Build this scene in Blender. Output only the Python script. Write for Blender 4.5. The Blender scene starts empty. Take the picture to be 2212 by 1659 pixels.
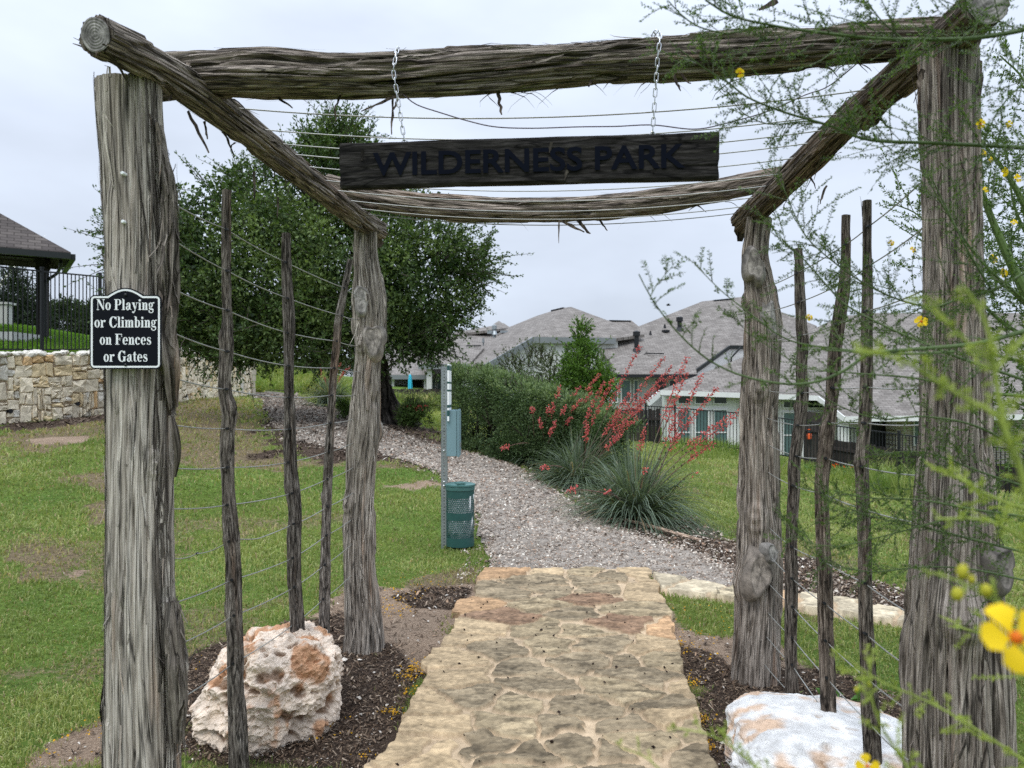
import bpy, bmesh, math, random
import numpy as np
from mathutils import Vector, Matrix

sc = bpy.context.scene
col = sc.collection
# ------------------------------------------------------------------ camera
F = 1660.0; CX = 1106.0; HY = 850.0; CZ = 1.6      # photograph: focal length in pixels of a 2212 wide view, horizon row, eye height
cam = bpy.data.cameras.new('camera'); camo = bpy.data.objects.new('camera', cam); col.objects.link(camo)
camo.location = (0, 0, CZ); camo.rotation_euler = (math.pi/2, 0, 0)
cam.sensor_width = 36; cam.lens = F/2212*36; cam.shift_y = (HY-829.5)/2212
cam.clip_start = 0.05; cam.clip_end = 2000
cam.dof.use_dof = True; cam.dof.focus_distance = 4.4; cam.dof.aperture_fstop = 5.0
sc.camera = camo
sc.render.engine = 'CYCLES'
sc.cycles.use_denoising = False; sc.cycles.use_adaptive_sampling = False
sc.cycles.max_bounces = 6; sc.cycles.transparent_max_bounces = 8
# ------------------------------------------------------------------ sky + sun (overcast)
SUN_EL, SUN_AZ = math.radians(58), math.radians(205)
world = bpy.data.worlds.new('World'); sc.world = world; world.use_nodes = True
nt = world.node_tree; nt.nodes.clear()
def wn(t, **k):
    n = nt.nodes.new(t)
    for a, b in k.items(): setattr(n, a, b)
    return n
wo = wn('ShaderNodeOutputWorld'); bg = wn('ShaderNodeBackground')
sky = wn('ShaderNodeTexSky', sky_type='NISHITA', sun_disc=False, sun_elevation=SUN_EL, sun_rotation=SUN_AZ)
tc = wn('ShaderNodeTexCoord'); sx = wn('ShaderNodeSeparateXYZ'); nt.links.new(tc.outputs['Generated'], sx.inputs[0])
def wmath(op, a, b=None):
    n = wn('ShaderNodeMath', operation=op)
    for i, q in enumerate((a, b)):
        if q is None: continue
        if isinstance(q, (int, float)): n.inputs[i].default_value = q
        else: nt.links.new(q, n.inputs[i])
    return n.outputs[0]
zc = wmath('MAXIMUM', sx.outputs[2], 0.0)
z4 = wmath('POWER', zc, 3.0)
lum = wmath('ADD', wmath('ADD', 0.93, wmath('MULTIPLY', zc, 0.34)), wmath('MULTIPLY', z4, 2.6))
mp = wn('ShaderNodeMapping'); mp.inputs['Scale'].default_value = (1.0, 1.0, 2.6); nt.links.new(tc.outputs['Generated'], mp.inputs[0])
no = wn('ShaderNodeTexNoise'); no.inputs['Scale'].default_value = 1.9; no.inputs['Detail'].default_value = 5; no.inputs['Roughness'].default_value = .5
nt.links.new(mp.outputs[0], no.inputs['Vector'])
lum = wmath('MULTIPLY', lum, wmath('ADD', 0.54, wmath('MULTIPLY', no.outputs[0], 0.92)))
cl = wn('ShaderNodeMixRGB', blend_type='MULTIPLY'); cl.inputs[0].default_value = 1.0
cl.inputs[1].default_value = (0.62, 0.69, 0.81, 1)
cb = wn('ShaderNodeCombineXYZ')
for i in range(3): nt.links.new(lum, cb.inputs[i])
nt.links.new(cb.outputs[0], cl.inputs[2])
sm = wn('ShaderNodeMixRGB', blend_type='MULTIPLY'); sm.inputs[0].default_value = 1; sm.inputs[2].default_value = (.08, .08, .08, 1)
nt.links.new(sky.outputs[0], sm.inputs[1])
mx = wn('ShaderNodeMixRGB'); mx.inputs[0].default_value = 0.94
nt.links.new(sm.outputs[0], mx.inputs[1]); nt.links.new(cl.outputs[0], mx.inputs[2])
nt.links.new(mx.outputs[0], bg.inputs[0]); nt.links.new(bg.outputs[0], wo.inputs[0])
bg.inputs[1].default_value = 1.0
sun = bpy.data.lights.new('sun', 'SUN'); sun.energy = 1.3; sun.angle = math.radians(25); sun.color = (1, .96, .9)
suno = bpy.data.objects.new('sun', sun); col.objects.link(suno)
sd = Vector((math.sin(SUN_AZ)*math.cos(SUN_EL), math.cos(SUN_AZ)*math.cos(SUN_EL), math.sin(SUN_EL)))
suno.rotation_euler = sd.to_track_quat('Z', 'Y').to_euler()
sc.view_settings.view_transform = 'Standard'; sc.view_settings.look = 'None'
sc.view_settings.exposure = 0.24; sc.view_settings.gamma = 1.0

# ------------------------------------------------------------------ helpers
rng = np.random.default_rng(7)
def P(px, py, D): return np.array([(px-CX)/F*D, D, CZ+(HY-py)/F*D])
def vn(x, y, z, seed=0):
    x, y, z = np.broadcast_arrays(np.asarray(x, float), np.asarray(y, float), np.asarray(z, float))
    ix, iy, iz = np.floor(x).astype(np.int64), np.floor(y).astype(np.int64), np.floor(z).astype(np.int64)
    fx, fy, fz = x-ix, y-iy, z-iz
    fx = fx*fx*(3-2*fx); fy = fy*fy*(3-2*fy); fz = fz*fz*(3-2*fz)
    def h(a, b, c):
        n = (a*374761393 + b*668265263 + c*1440662683 + seed*974711) & 0xffffffff
        n = ((n ^ (n >> 13))*1274126177) & 0xffffffff
        n = ((n ^ (n >> 15))*2246822519) & 0xffffffff
        return (n ^ (n >> 16))/2147483647.5-1
    def lp(a, b, t): return a+(b-a)*t
    return lp(lp(lp(h(ix, iy, iz), h(ix+1, iy, iz), fx), lp(h(ix, iy+1, iz), h(ix+1, iy+1, iz), fx), fy),
              lp(lp(h(ix, iy, iz+1), h(ix+1, iy, iz+1), fx), lp(h(ix, iy+1, iz+1), h(ix+1, iy+1, iz+1), fx), fy), fz)
def fbm(x, y, z, seed=0, o=4):
    s = 0; a = .5; k = 1.0
    for i in range(o): s = s+a*vn(x*k, y*k, z*k, seed+i*17); a *= .5; k *= 2.03
    return s
def sstep(a, b, x):
    t = np.clip((x-a)/(b-a), 0, 1); return t*t*(3-2*t)
def unit(v):
    v = np.asarray(v, float); return v/np.maximum(np.linalg.norm(v, axis=-1, keepdims=True), 1e-9)
ORG = {}
class MB:
    def __init__(s): s.v = []; s.c = []; s.u = []; s.n = 0; s.f = []
    def add(s, v, f, c=(1, 1, 1), u=None):
        v = np.asarray(v, float).reshape(-1, 3); m = len(v)
        c = np.asarray(c, float)
        if c.ndim == 1: c = np.tile(c, (m, 1))
        s.v.append(v); s.c.append(c); s.u.append(v if u is None else np.asarray(u, float))
        if isinstance(f, np.ndarray): s.f.append(f.astype(np.int64)+s.n)
        else:
            by = {}
            for q in f: by.setdefault(len(q), []).append(q)
            for k, q in by.items(): s.f.append(np.array(q, dtype=np.int64)+s.n)
        s.n += m
    def build(s, name, mat, parent=None, org=None, smooth=False, label=None, cat=None, group=None, kind=None):
        v = np.concatenate(s.v); c = np.concatenate(s.c); u = np.concatenate(s.u)
        if parent is not None: o0 = np.array(ORG[parent.name])
        elif org is not None: o0 = np.array(org, float)
        else: o0 = np.array([(v[:, 0].min()+v[:, 0].max())/2, (v[:, 1].min()+v[:, 1].max())/2, v[:, 2].min()])
        me = bpy.data.meshes.new(name); me.vertices.add(len(v))
        me.vertices.foreach_set('co', (v-o0).astype(np.float32).ravel())
        nl = sum(f.size for f in s.f); npoly = sum(len(f) for f in s.f)
        me.loops.add(nl); me.polygons.add(npoly)
        me.loops.foreach_set('vertex_index', np.concatenate([f.ravel() for f in s.f]).astype(np.int32))
        tot = np.concatenate([np.full(len(f), f.shape[1]) for f in s.f])
        me.polygons.foreach_set('loop_start', (np.cumsum(tot)-tot).astype(np.int32))
        if smooth: me.polygons.foreach_set('use_smooth', np.ones(npoly, dtype=bool))
        else: me.polygons.foreach_set('use_smooth', np.zeros(npoly, dtype=bool))
        a = me.attributes.new('Col', 'FLOAT_COLOR', 'POINT')
        a.data.foreach_set('color', np.concatenate([c, np.ones((len(c), 1))], 1).astype(np.float32).ravel())
        a = me.attributes.new('uvl', 'FLOAT_VECTOR', 'POINT')
        a.data.foreach_set('vector', u.astype(np.float32).ravel())
        me.update(calc_edges=True)
        me.materials.append(mat)
        o = bpy.data.objects.new(name, me); col.objects.link(o)
        if parent is not None: o.parent = parent
        else: o.location = o0
        ORG[o.name] = o0
        tag(o, label, cat, group, kind)
        return o
def tag(o, label=None, cat=None, group=None, kind=None):
    if label: o['label'] = label
    if cat: o['category'] = cat
    if group: o['group'] = group
    if kind: o['kind'] = kind
    return o
def thing(name, label, cat, org, group=None):
    o = bpy.data.objects.new(name, None); col.objects.link(o); o.location = org; ORG[o.name] = np.array(org, float)
    o.empty_display_size = .2
    return tag(o, label, cat, group)
def copy_tree(o, loc, rz, scale=1, label=None, parent=None):
    c = o.copy(); col.objects.link(c)
    if parent is None:
        c.location = loc; c.rotation_euler = (0, 0, rz); c.scale = (scale,)*3
        if label: c['label'] = label
    else: c.parent = parent
    for ch in [x for x in bpy.data.objects if x.parent is o]: copy_tree(ch, None, 0, 1, None, c)
    return c

def box(mb, c, s, rz=0.0, col_=(1, 1, 1), ax=None):
    c = np.array(c, float); h = np.array(s, float)/2
    q = np.array([[x, y, z] for z in (-1, 1) for x, y in ((-1, -1), (1, -1), (1, 1), (-1, 1))])*h
    if ax is not None: q = q @ np.array(ax, float)
    elif rz:
        a, b = math.cos(rz), math.sin(rz); q = np.stack([q[:, 0]*a-q[:, 1]*b, q[:, 0]*b+q[:, 1]*a, q[:, 2]], 1)
    mb.add(q+c, [(0, 3, 2, 1), (4, 5, 6, 7), (0, 1, 5, 4), (1, 2, 6, 5), (2, 3, 7, 6), (3, 0, 4, 7)], col_)
def bbox_bevel(mb, c, s, bev, col_=(1, 1, 1), rz=0.0):
    bm = bmesh.new(); bmesh.ops.create_cube(bm, size=1)
    for v in bm.verts: v.co = Vector((v.co.x*s[0], v.co.y*s[1], v.co.z*s[2]))
    bmesh.ops.bevel(bm, geom=bm.edges[:], offset=bev, segments=2, affect='EDGES')
    a, b = math.cos(rz), math.sin(rz)
    vs = np.array([[v.co.x*a-v.co.y*b+c[0], v.co.x*b+v.co.y*a+c[1], v.co.z+c[2]] for v in bm.verts])
    mb.add(vs, [tuple(v.index for v in f.verts) for f in bm.faces], col_); bm.free()
def frames(p):
    t = np.gradient(p, axis=0); t = unit(t)
    n = np.zeros_like(p); a = np.array([0, 0, 1.0]) if abs(t[0][2]) < .9 else np.array([0, -1.0, 0])
    n[0] = unit(a-t[0]*np.dot(a, t[0]))
    for i in range(1, len(p)):
        q = n[i-1]-t[i]*np.dot(n[i-1], t[i]); n[i] = unit(q)
    return t, n, np.cross(t, n)
def crom(pts, step):
    pts = np.asarray(pts, float)
    if len(pts) == 2:
        k = max(2, int(np.linalg.norm(pts[1, :3]-pts[0, :3])/step)+1); t = np.linspace(0, 1, k)[:, None]
        return pts[0]*(1-t)+pts[1]*t
    e = np.vstack([2*pts[0]-pts[1], pts, 2*pts[-1]-pts[-2]]); out = []
    for i in range(1, len(e)-2):
        k = max(1, int(round(np.linalg.norm(e[i+1, :3]-e[i, :3])/step))); t = (np.arange(k)/k)[:, None]
        a, b, c, d = e[i-1], e[i], e[i+1], e[i+2]
        out.append(.5*((2*b)+(-a+c)*t+(2*a-5*b+4*c-d)*t*t+(-a+3*b-3*c+d)*t**3))
    out.append(e[-2][None]); return np.vstack(out)
def tube(mb, p, r, n=6, c=(1, 1, 1), cap=True):
    p = np.asarray(p, float); m = len(p); r = np.broadcast_to(np.asarray(r, float), (m,))
    t, N, B = frames(p); th = np.arange(n)/n*2*math.pi
    v = p[:, None]+r[:, None, None]*(np.cos(th)[None, :, None]*N[:, None]+np.sin(th)[None, :, None]*B[:, None])
    i = np.arange(m-1)[:, None]*n; j = np.arange(n)[None]; k = (j+1) % n
    f = np.stack([i+j, i+k, i+n+k, i+n+j], -1).reshape(-1, 4)
    ln = np.concatenate([[0], np.cumsum(np.linalg.norm(np.diff(p, axis=0), axis=1))])
    u = np.stack([np.cos(th)[None]*r[:, None]+p[0, 0]*7, np.sin(th)[None]*r[:, None], np.broadcast_to(ln[:, None], (m, n))], -1)
    mb.add(v.reshape(-1, 3), f, c, u.reshape(-1, 3))
    if cap:
        mb.add(v[0], [tuple(range(n))[::-1]], c, u[0]); mb.add(v[-1], [tuple(range(n))], c, u[-1])
def lathe(mb, prof, c, n=24, col_=(1, 1, 1)):
    prof = np.array(prof, float); th = np.arange(n)/n*2*math.pi
    v = np.stack([prof[:, 0][:, None]*np.cos(th)+c[0], prof[:, 0][:, None]*np.sin(th)+c[1], np.broadcast_to(prof[:, 1][:, None]+c[2], (len(prof), n))], -1)
    i = np.arange(len(prof)-1)[:, None]*n; j = np.arange(n)[None]; k = (j+1) % n
    mb.add(v.reshape(-1, 3), np.stack([i+j, i+k, i+n+k, i+n+j], -1).reshape(-1, 4), col_)
def leaves(mb, pos, size, c, ax=None, wid=.5, rg=rng, flat=0.0):
    """one folded diamond per leaf"""
    pos = np.asarray(pos, float); n = len(pos); size = np.broadcast_to(np.asarray(size, float), (n,))
    d = unit(rg.normal(size=(n, 3))) if ax is None else unit(ax)
    b = rg.normal(size=(n, 3)); b[:, 2] *= 1-flat; b = unit(np.cross(d, b+[0, 0, 1e-4])); nn = np.cross(d, b)
    L = size[:, None]; w = L*wid*.5
    v = np.stack([pos, pos+d*L*.5+b*w+nn*w*.35, pos+d*L, pos+d*L*.5-b*w+nn*w*.35], 1).reshape(-1, 3)
    k = np.arange(n)*4
    f = np.concatenate([np.stack([k, k+1, k+2], 1), np.stack([k, k+2, k+3], 1)])
    c = np.asarray(c, float); c = np.tile(c, (n, 1)) if c.ndim == 1 else c
    mb.add(v, f, np.repeat(c, 4, axis=0))
def icos(sub):
    bm = bmesh.new(); bmesh.ops.create_icosphere(bm, subdivisions=sub, radius=1)
    v = np.array([x.co[:] for x in bm.verts]); f = np.array([[a.index for a in q.verts] for q in bm.faces]); bm.free(); return v, f

# ------------------------------------------------------------------ materials
def newmat(name):
    m = bpy.data.materials.new(name); m.use_nodes = True; t = m.node_tree
    return m, t, t.nodes['Principled BSDF'], t.nodes['Material Output']
def nd(t, ty, ins=None, **k):
    n = t.nodes.new(ty)
    for a, b in k.items(): setattr(n, a, b)
    for a, b in (ins or {}).items():
        if isinstance(b, bpy.types.NodeSocket): t.links.new(b, n.inputs[a])
        else: n.inputs[a].default_value = b
    return n
def ramp(t, fac, stops):
    n = nd(t, 'ShaderNodeValToRGB', {0: fac}); e = n.color_ramp.elements
    while len(e) < len(stops): e.new(.5)
    for q, (p, c) in zip(e, stops): q.position = p; q.color = tuple(c)+(1,) if len(c) == 3 else c
    return n.outputs[0]
def g3(v): return (v, v, v)
def attr(t, name): return nd(t, 'ShaderNodeAttribute', attribute_name=name)
def noise(t, vec, scale, detail=4, rough=.55, dist=0):
    return nd(t, 'ShaderNodeTexNoise', {'Vector': vec, 'Scale': scale, 'Detail': detail, 'Roughness': rough, 'Distortion': dist}).outputs[0]
def mul(t, a, b, fac=1.0, bt='MULTIPLY'):
    return nd(t, 'ShaderNodeMixRGB', {0: fac, 1: a, 2: b}, blend_type=bt).outputs[0]
def mapping(t, vec, s):
    return nd(t, 'ShaderNodeMapping', {'Vector': vec, 'Scale': s}).outputs[0]
def bump(t, bsdf, h, strength, dist):
    b = nd(t, 'ShaderNodeBump', {'Height': h, 'Strength': strength, 'Distance': dist}); t.links.new(b.outputs[0], bsdf.inputs['Normal'])
def mat_col(name, rough=.8, var=.35, scale=8.0, bmp=.3, bscale=40.0, bdist=.01, spec=.25, stretch=(1, 1, 1), metal=0):
    """vertex tint x noise"""
    m, t, b, o = newmat(name)
    tcn = nd(t, 'ShaderNodeTexCoord').outputs['Object']; vec = mapping(t, tcn, stretch)
    n1 = noise(t, vec, scale, 6)
    cc = mul(t, attr(t, 'Col').outputs[0], ramp(t, n1, [(.25, g3(1-var)), (.75, g3(1+var*.6))]))
    t.links.new(cc, b.inputs['Base Color']); b.inputs['Roughness'].default_value = rough
    b.inputs['Specular IOR Level'].default_value = spec; b.inputs['Metallic'].default_value = metal
    if bmp: bump(t, b, noise(t, vec, bscale, 6, .65), bmp, bdist)
    return m
def mat_leaf(name, trans=.3, rough=.55, spec=.3):
    m, t, b, o = newmat(name)
    c = attr(t, 'Col').outputs[0]
    t.links.new(c, b.inputs['Base Color']); b.inputs['Roughness'].default_value = rough; b.inputs['Specular IOR Level'].default_value = spec
    tr = nd(t, 'ShaderNodeBsdfTranslucent', {'Color': mul(t, c, (1.25, 1.3, .6, 1))})
    mxs = nd(t, 'ShaderNodeMixShader', {0: trans}); t.links.new(b.outputs[0], mxs.inputs[1]); t.links.new(tr.outputs[0], mxs.inputs[2])
    t.links.new(mxs.outputs[0], o.inputs[0]); return m
def mat_wood(name, cols, su=140, sv=5.5, bmp=1.0, bdist=.007):
    m, t, b, o = newmat(name)
    u = attr(t, 'uvl').outputs['Vector']
    n1 = noise(t, mapping(t, u, (su, su, sv)), 1.0, 7, .7)
    n2 = noise(t, mapping(t, u, (su*.16, su*.16, sv*.4)), 1.0, 4, .6)
    n3 = noise(t, mapping(t, u, (su*2.3, su*2.3, sv*1.2)), 1.0, 4, .6)
    base = ramp(t, n1, [(.30, cols[0]), (.44, cols[1]), (.56, cols[2]), (.74, cols[3])])
    base = mul(t, base, ramp(t, n2, [(.35, (.70, .675, .65)), (.6, (1.05, 1.04, 1.02))]))
    tint = ramp(t, noise(t, mapping(t, u, (14, 14, 1.3)), 1.0, 3, .5), [(.60, (0, 0, 0)), (.82, (1, 1, 1))])
    red = mul(t, base, (1.12, .78, .58, 1))
    base = nd(t, 'ShaderNodeMixRGB', {0: tint, 1: base, 2: red}).outputs[0]
    n5 = noise(t, mapping(t, u, (su*.30, su*.30, sv*.28)), 1.0, 3, .5, .6)
    ab = nd(t, 'ShaderNodeMath', {0: nd(t, 'ShaderNodeMath', {0: n5, 1: .5}, operation='SUBTRACT').outputs[0]}, operation='ABSOLUTE').outputs[0]
    base = mul(t, base, ramp(t, ab, [(.0, g3(.16)), (.016, g3(.45)), (.034, g3(1))]))
    fine = ramp(t, n3, [(.32, g3(.42)), (.52, g3(1.08))])
    base = mul(t, mul(t, base, fine), attr(t, 'Col').outputs[0])
    t.links.new(base, b.inputs['Base Color']); b.inputs['Roughness'].default_value = .9; b.inputs['Specular IOR Level'].default_value = .15
    hh = nd(t, 'ShaderNodeMath', {0: n1, 1: n3}, operation='ADD').outputs[0]
    bump(t, b, hh, bmp, bdist); return m
def mat_plain(name, c, rough=.5, metal=0, spec=.4, var=.12, scale=12, bmp=0.0):
    m, t, b, o = newmat(name)
    tcn = nd(t, 'ShaderNodeTexCoord').outputs['Object']
    n1 = noise(t, tcn, scale, 5)
    cc = mul(t, tuple(c)+(1,), ramp(t, n1, [(.3, g3(1-var)), (.7, g3(1+var*.5))]))
    t.links.new(cc, b.inputs['Base Color']); b.inputs['Roughness'].default_value = rough; b.inputs['Metallic'].default_value = metal
    b.inputs['Specular IOR Level'].default_value = spec
    if bmp: bump(t, b, noise(t, tcn, scale*6, 4), bmp, .004)
    return m
def mat_shingle(name, c1, c2, cm):
    m, t, b, o = newmat(name); u = attr(t, 'uvl').outputs['Vector']
    br = nd(t, 'ShaderNodeTexBrick', {'Vector': u, 'Color1': c1+(1,), 'Color2': c2+(1,), 'Mortar': cm+(1,), 'Scale': 1.0, 'Mortar Size': .012, 'Mortar Smooth': .3, 'Bias': 0.0, 'Brick Width': .3, 'Row Height': .145})
    n1 = noise(t, u, 1.6, 5); n2 = noise(t, mapping(t, u, (1, 5, 1)), 9, 3)
    c = mul(t, br.outputs[0], ramp(t, n1, [(.3, g3(.8)), (.7, g3(1.12))])); c = mul(t, c, ramp(t, n2, [(.3, g3(.78)), (.7, g3(1.15))]))
    t.links.new(c, b.inputs['Base Color']); b.inputs['Roughness'].default_value = .92; b.inputs['Specular IOR Level'].default_value = .15
    bump(t, b, br.outputs[1], -.6, .02); return m

BARK = [(.042, .036, .032), (.215, .196, .178), (.44, .415, .385), (.70, .68, .65)]
m_bark = mat_wood('weathered_cedar', BARK)
m_bare = mat_wood('bare_grey_cedar', [(.075, .066, .058), (.33, .305, .275), (.52, .495, .465), (.74, .725, .70)], 120, 3.6, .9, .005)
m_beam = mat_wood('dark_weathered_cedar', [(.022, .0185, .016), (.125, .109, .096), (.30, .27, .244), (.54, .51, .48)])
m_stake = mat_wood('stake_wood', [(.026, .022, .02), (.12, .106, .095), (.285, .26, .236), (.56, .535, .505)], 130, 13)
m_board = mat_wood('charred_board', [(.009, .0085, .008), (.019, .0175, .0165), (.034, .0315, .0295), (.075, .071, .068)], 60, 9, .9, .004)
m_letter = mat_plain('engraved_letters', (.004, .0055, .011), .85, 0, .05)
m_endgrain = mat_col('end_grain', .9, .5, 30, .6, 90, .004)
m_wire = mat_plain('wire_steel', (.36, .36, .33), .45, .5, .5, .2, 30)
m_oldwire = mat_plain('purple_wire', (.12, .09, .12), .6, 0, .3)
m_chain = mat_plain('zinc_chain', (.62, .63, .64), .32, 1.0, .5, .15, 60)
m_leaf = mat_leaf('leaf', .28)
m_grass = mat_leaf('grass_blade', .35, .6, .2)
m_petal = mat_leaf('petal', .35, .6, .2)
m_rock = mat_col('limestone', .92, .32, 16, .85, 55, .012, .15)
m_chip = mat_col('chips', .9, .25, 30, .3, 90, .004, .15)
m_wallstone = mat_col('wall_limestone', .92, .28, 9, .7, 40, .012, .12)
m_mortar = mat_plain('mortar', (.50, .41, .31), .95, 0, .1, .25, 9, .5)
m_shingle = mat_shingle('roof_shingle', (.178, .160, .144), (.265, .242, .22), (.10, .089, .08))
m_shingle2 = mat_shingle('roof_shingle_brown', (.075, .064, .06), (.125, .108, .098), (.04, .034, .03))
m_stucco = mat_plain('grey_stucco', (.58, .58, .565), .9, 0, .15, .08, 4, .2)
m_white = mat_plain('white_trim', (.74, .74, .72), .6, 0, .3, .06, 5)
m_fascia = mat_plain('grey_fascia', (.20, .215, .22), .6, 0, .3, .08, 3)
m_glass = mat_plain('window_glass', (.018, .03, .03), .12, 0, .6, .3, 2)
m_blind = mat_plain('window_blind', (.10, .165, .16), .25, 0, .5, .15, 3)
m_black = mat_plain('black_iron', (.012, .013, .015), .45, 0, .35, .1)
m_fencewood = mat_col('dark_fence_wood', .9, .4, 6, .4, 30, .006, .15, (8, 8, .6))
m_darkwood = mat_plain('dark_brown_timber', (.022, .017, .016), .7, 0, .25, .3, 6, .3)
m_gutter = mat_plain('dark_green_gutter', (.016, .02, .019), .45, 0, .35)
m_galv = mat_plain('galvanised_steel', (.34, .37, .38), .45, .7, .5, .2, 25)
m_box = mat_plain('pale_teal_paint', (.185, .295, .325), .45, 0, .35, .07, 6)
m_bin = mat_plain('green_paint', (.022, .082, .075), .42, 0, .4, .15, 9)
m_lid = mat_plain('teal_lid_paint', (.06, .15, .14), .42, 0, .4, .15, 9)
m_liner = mat_plain('white_bag', (.75, .77, .78), .4, 0, .4, .1, 9, .5)
m_sign = mat_plain('black_sign', (.004, .005, .009), .6, 0, .12, .1)
m_signw = mat_plain('sign_white', (.85, .87, .87), .45, 0, .3, .03)
m_cyan = mat_plain('cyan_canvas', (.06, .52, .72), .8, 0, .2, .12, 5)
m_orange = mat_plain('orange_plastic', (.75, .12, .03), .5, 0, .3)
m_brick = None
# ------------------------------------------------------------------ terrain
CT = []
for x in (-2.2, 0, 2.0):
    for y in (-4, 0, 2.5, 5, 7): CT.append((x, y, 0))
CT += [tuple(P(*q)) for q in [(960, 1187, 7.9), (1000, 975, 14), (838, 912, 19), (1370, 1137, 9.3), (1600, 1180, 8.4), (1600, 976, 26), (1430, 963, 26),
       (1985, 1290, 6.3), (1985, 1047, 21), (1690, 1008, 25), (0, 916, 16.9), (230, 893, 19.5), (400, 868, 22.5), (541, 855, 31), (380, 985, 12.5),
       (0, 1100, 9.0), (300, 1250, 6.8), (633, 951, 14.5), (752, 895, 20), (920, 872, 34), (650, 806, 70), (540, 800, 70), (0, 1350, 5.3), (1700, 1110, 13.5),
       (1300, 1010, 15.5), (1050, 930, 24)]]
CT += [(0, 40, 1.2), (3.5, 33, -.2), (12, 31, -1.1), (20, 31, -1.3), (8, 40, -.2), (12, 45, -.6), (60, 100, -2), (0, 120, 1.5), (-60, 30, 1.5), (-60, 100, 4.5), (-30, 5, .6), (30, 5, -1.0),
       (4, 4, -.05), (6, 8, -.3), (10, 14, -.75), (-6, 4, .05), (-14, 8, .5), (0, -20, 0), (-40, -20, 0), (40, -20, -.5), (60, 30, -1.6), (-20, 20, 1.1)]
CT = np.array(CT); CS = 20.0
def _U(r2): return r2*np.log(r2+1e-9)
def _fit():
    a = CT[:, :2]/CS; n = len(a); K = _U(((a[:, None]-a[None])**2).sum(-1))+np.eye(n)*2e-3
    Q = np.hstack([np.ones((n, 1)), a]); A = np.zeros((n+3, n+3)); A[:n, :n] = K; A[:n, n:] = Q; A[n:, :n] = Q.T
    return np.linalg.solve(A, np.concatenate([CT[:, 2], np.zeros(3)]))
W = _fit()
def tz_exact(x, y):
    p = np.stack([np.ravel(x), np.ravel(y)], 1)/CS; a = CT[:, :2]/CS; out = np.zeros(len(p))
    for i in range(0, len(p), 20000):
        q = p[i:i+20000]; out[i:i+20000] = _U(((q[:, None]-a[None])**2).sum(-1)) @ W[:len(a)] + W[len(a)] + q @ W[len(a)+1:]
    return out
GX0, GX1, GY0, GY1, GS = -62.0, 62.0, -22.0, 122.0, .5
_gx = np.arange(GX0, GX1+GS/2, GS); _gy = np.arange(GY0, GY1+GS/2, GS)
_XX, _YY = np.meshgrid(_gx, _gy); HM = tz_exact(_XX, _YY).reshape(_XX.shape)
def tz(x, y):
    x = np.clip(np.asarray(x, float), GX0, GX1-1e-3); y = np.clip(np.asarray(y, float), GY0, GY1-1e-3)
    u = (x-GX0)/GS; v = (y-GY0)/GS; i = np.clip(np.floor(u).astype(int), 0, HM.shape[1]-2); j = np.clip(np.floor(v).astype(int), 0, HM.shape[0]-2); a = u-i; b = v-j
    return (HM[j, i]*(1-a)+HM[j, i+1]*a)*(1-b)+(HM[j+1, i]*(1-a)+HM[j+1, i+1]*a)*b
def gp(px, py, dmax=120.0):
    """point of the ground seen at that place of the photograph"""
    kx, kz = (px-CX)/F, (HY-py)/F; d = np.arange(1.2, dmax, .05); s = CZ+kz*d-tz(kx*d, d)
    i = np.where(s <= 0)[0]
    if len(i) == 0: D = dmax
    else:
        i = i[0]; D = d[i] if i == 0 else d[i-1]+.05*s[i-1]/(s[i-1]-s[i]+1e-12)
    return np.array([kx*D, D, float(tz(kx*D, D))])
def gpoly(l): return np.array([gp(*q)[:2] for q in l])
def sdist(x, y, poly):
    """signed distance, positive inside"""
    x = np.ravel(x); y = np.ravel(y); d2 = np.full(len(x), 1e9); ins = np.zeros(len(x), bool)
    for (ax, ay), (bx, by) in zip(poly, np.roll(poly, -1, axis=0)):
        ex, ey = bx-ax, by-ay; t = np.clip(((x-ax)*ex+(y-ay)*ey)/(ex*ex+ey*ey+1e-12), 0, 1)
        d2 = np.minimum(d2, (x-ax-t*ex)**2+(y-ay-t*ey)**2)
        c = ((ay > y) != (by > y)) & (x < (bx-ax)*(y-ay)/((by-ay) if abs(by-ay) > 1e-12 else 1e-12)+ax); ins ^= c
    d = np.sqrt(d2); return np.where(ins, d, -d)
# ---- zones of the ground
FL = np.array([gp(*q)[:2] for q in [(815, 1657), (868, 1560), (912, 1480), (950, 1400), (985, 1340), (1012, 1290), (1050, 1240)]])
FR = np.array([gp(*q)[:2] for q in [(1532, 1650), (1500, 1540), (1472, 1440), (1450, 1360), (1432, 1300), (1402, 1241)]])
FL = np.vstack([[FL[0, 0]-.35, .8], FL]); FR = np.vstack([[FR[0, 0]-.02, .8], FR])
FLAG = np.vstack([FL, FR[::-1]])
PATH = gpoly([(541, 843.5), (600, 847), (646, 855), (668, 870), (752, 896), (830, 922), (900, 950), (960, 966), (1040, 985), (1110, 1005), (1200, 1060), (1280, 1115), (1400, 1165), (1520, 1200), (1620, 1250),
              (1590, 1285), (1500, 1268), (1402, 1250), (1240, 1246), (1045, 1246), (1062, 1222), (1045, 1185), (1032, 1130), (1005, 1080), (960, 1040), (930, 1018), (871, 996), (811, 980), (700, 967), (633, 952), (590, 920), (570, 885), (568, 866), (541, 857)])
EDGE = gpoly([(1400, 1249), (1480, 1262), (1600, 1283), (1700, 1290), (1800, 1300), (1985, 1338), (2150, 1378), (2150, 1430), (1985, 1362), (1850, 1345), (1700, 1320), (1600, 1308), (1430, 1287)])
zone = lambda kind, soft, pts: (kind, soft, gpoly(pts))
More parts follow.
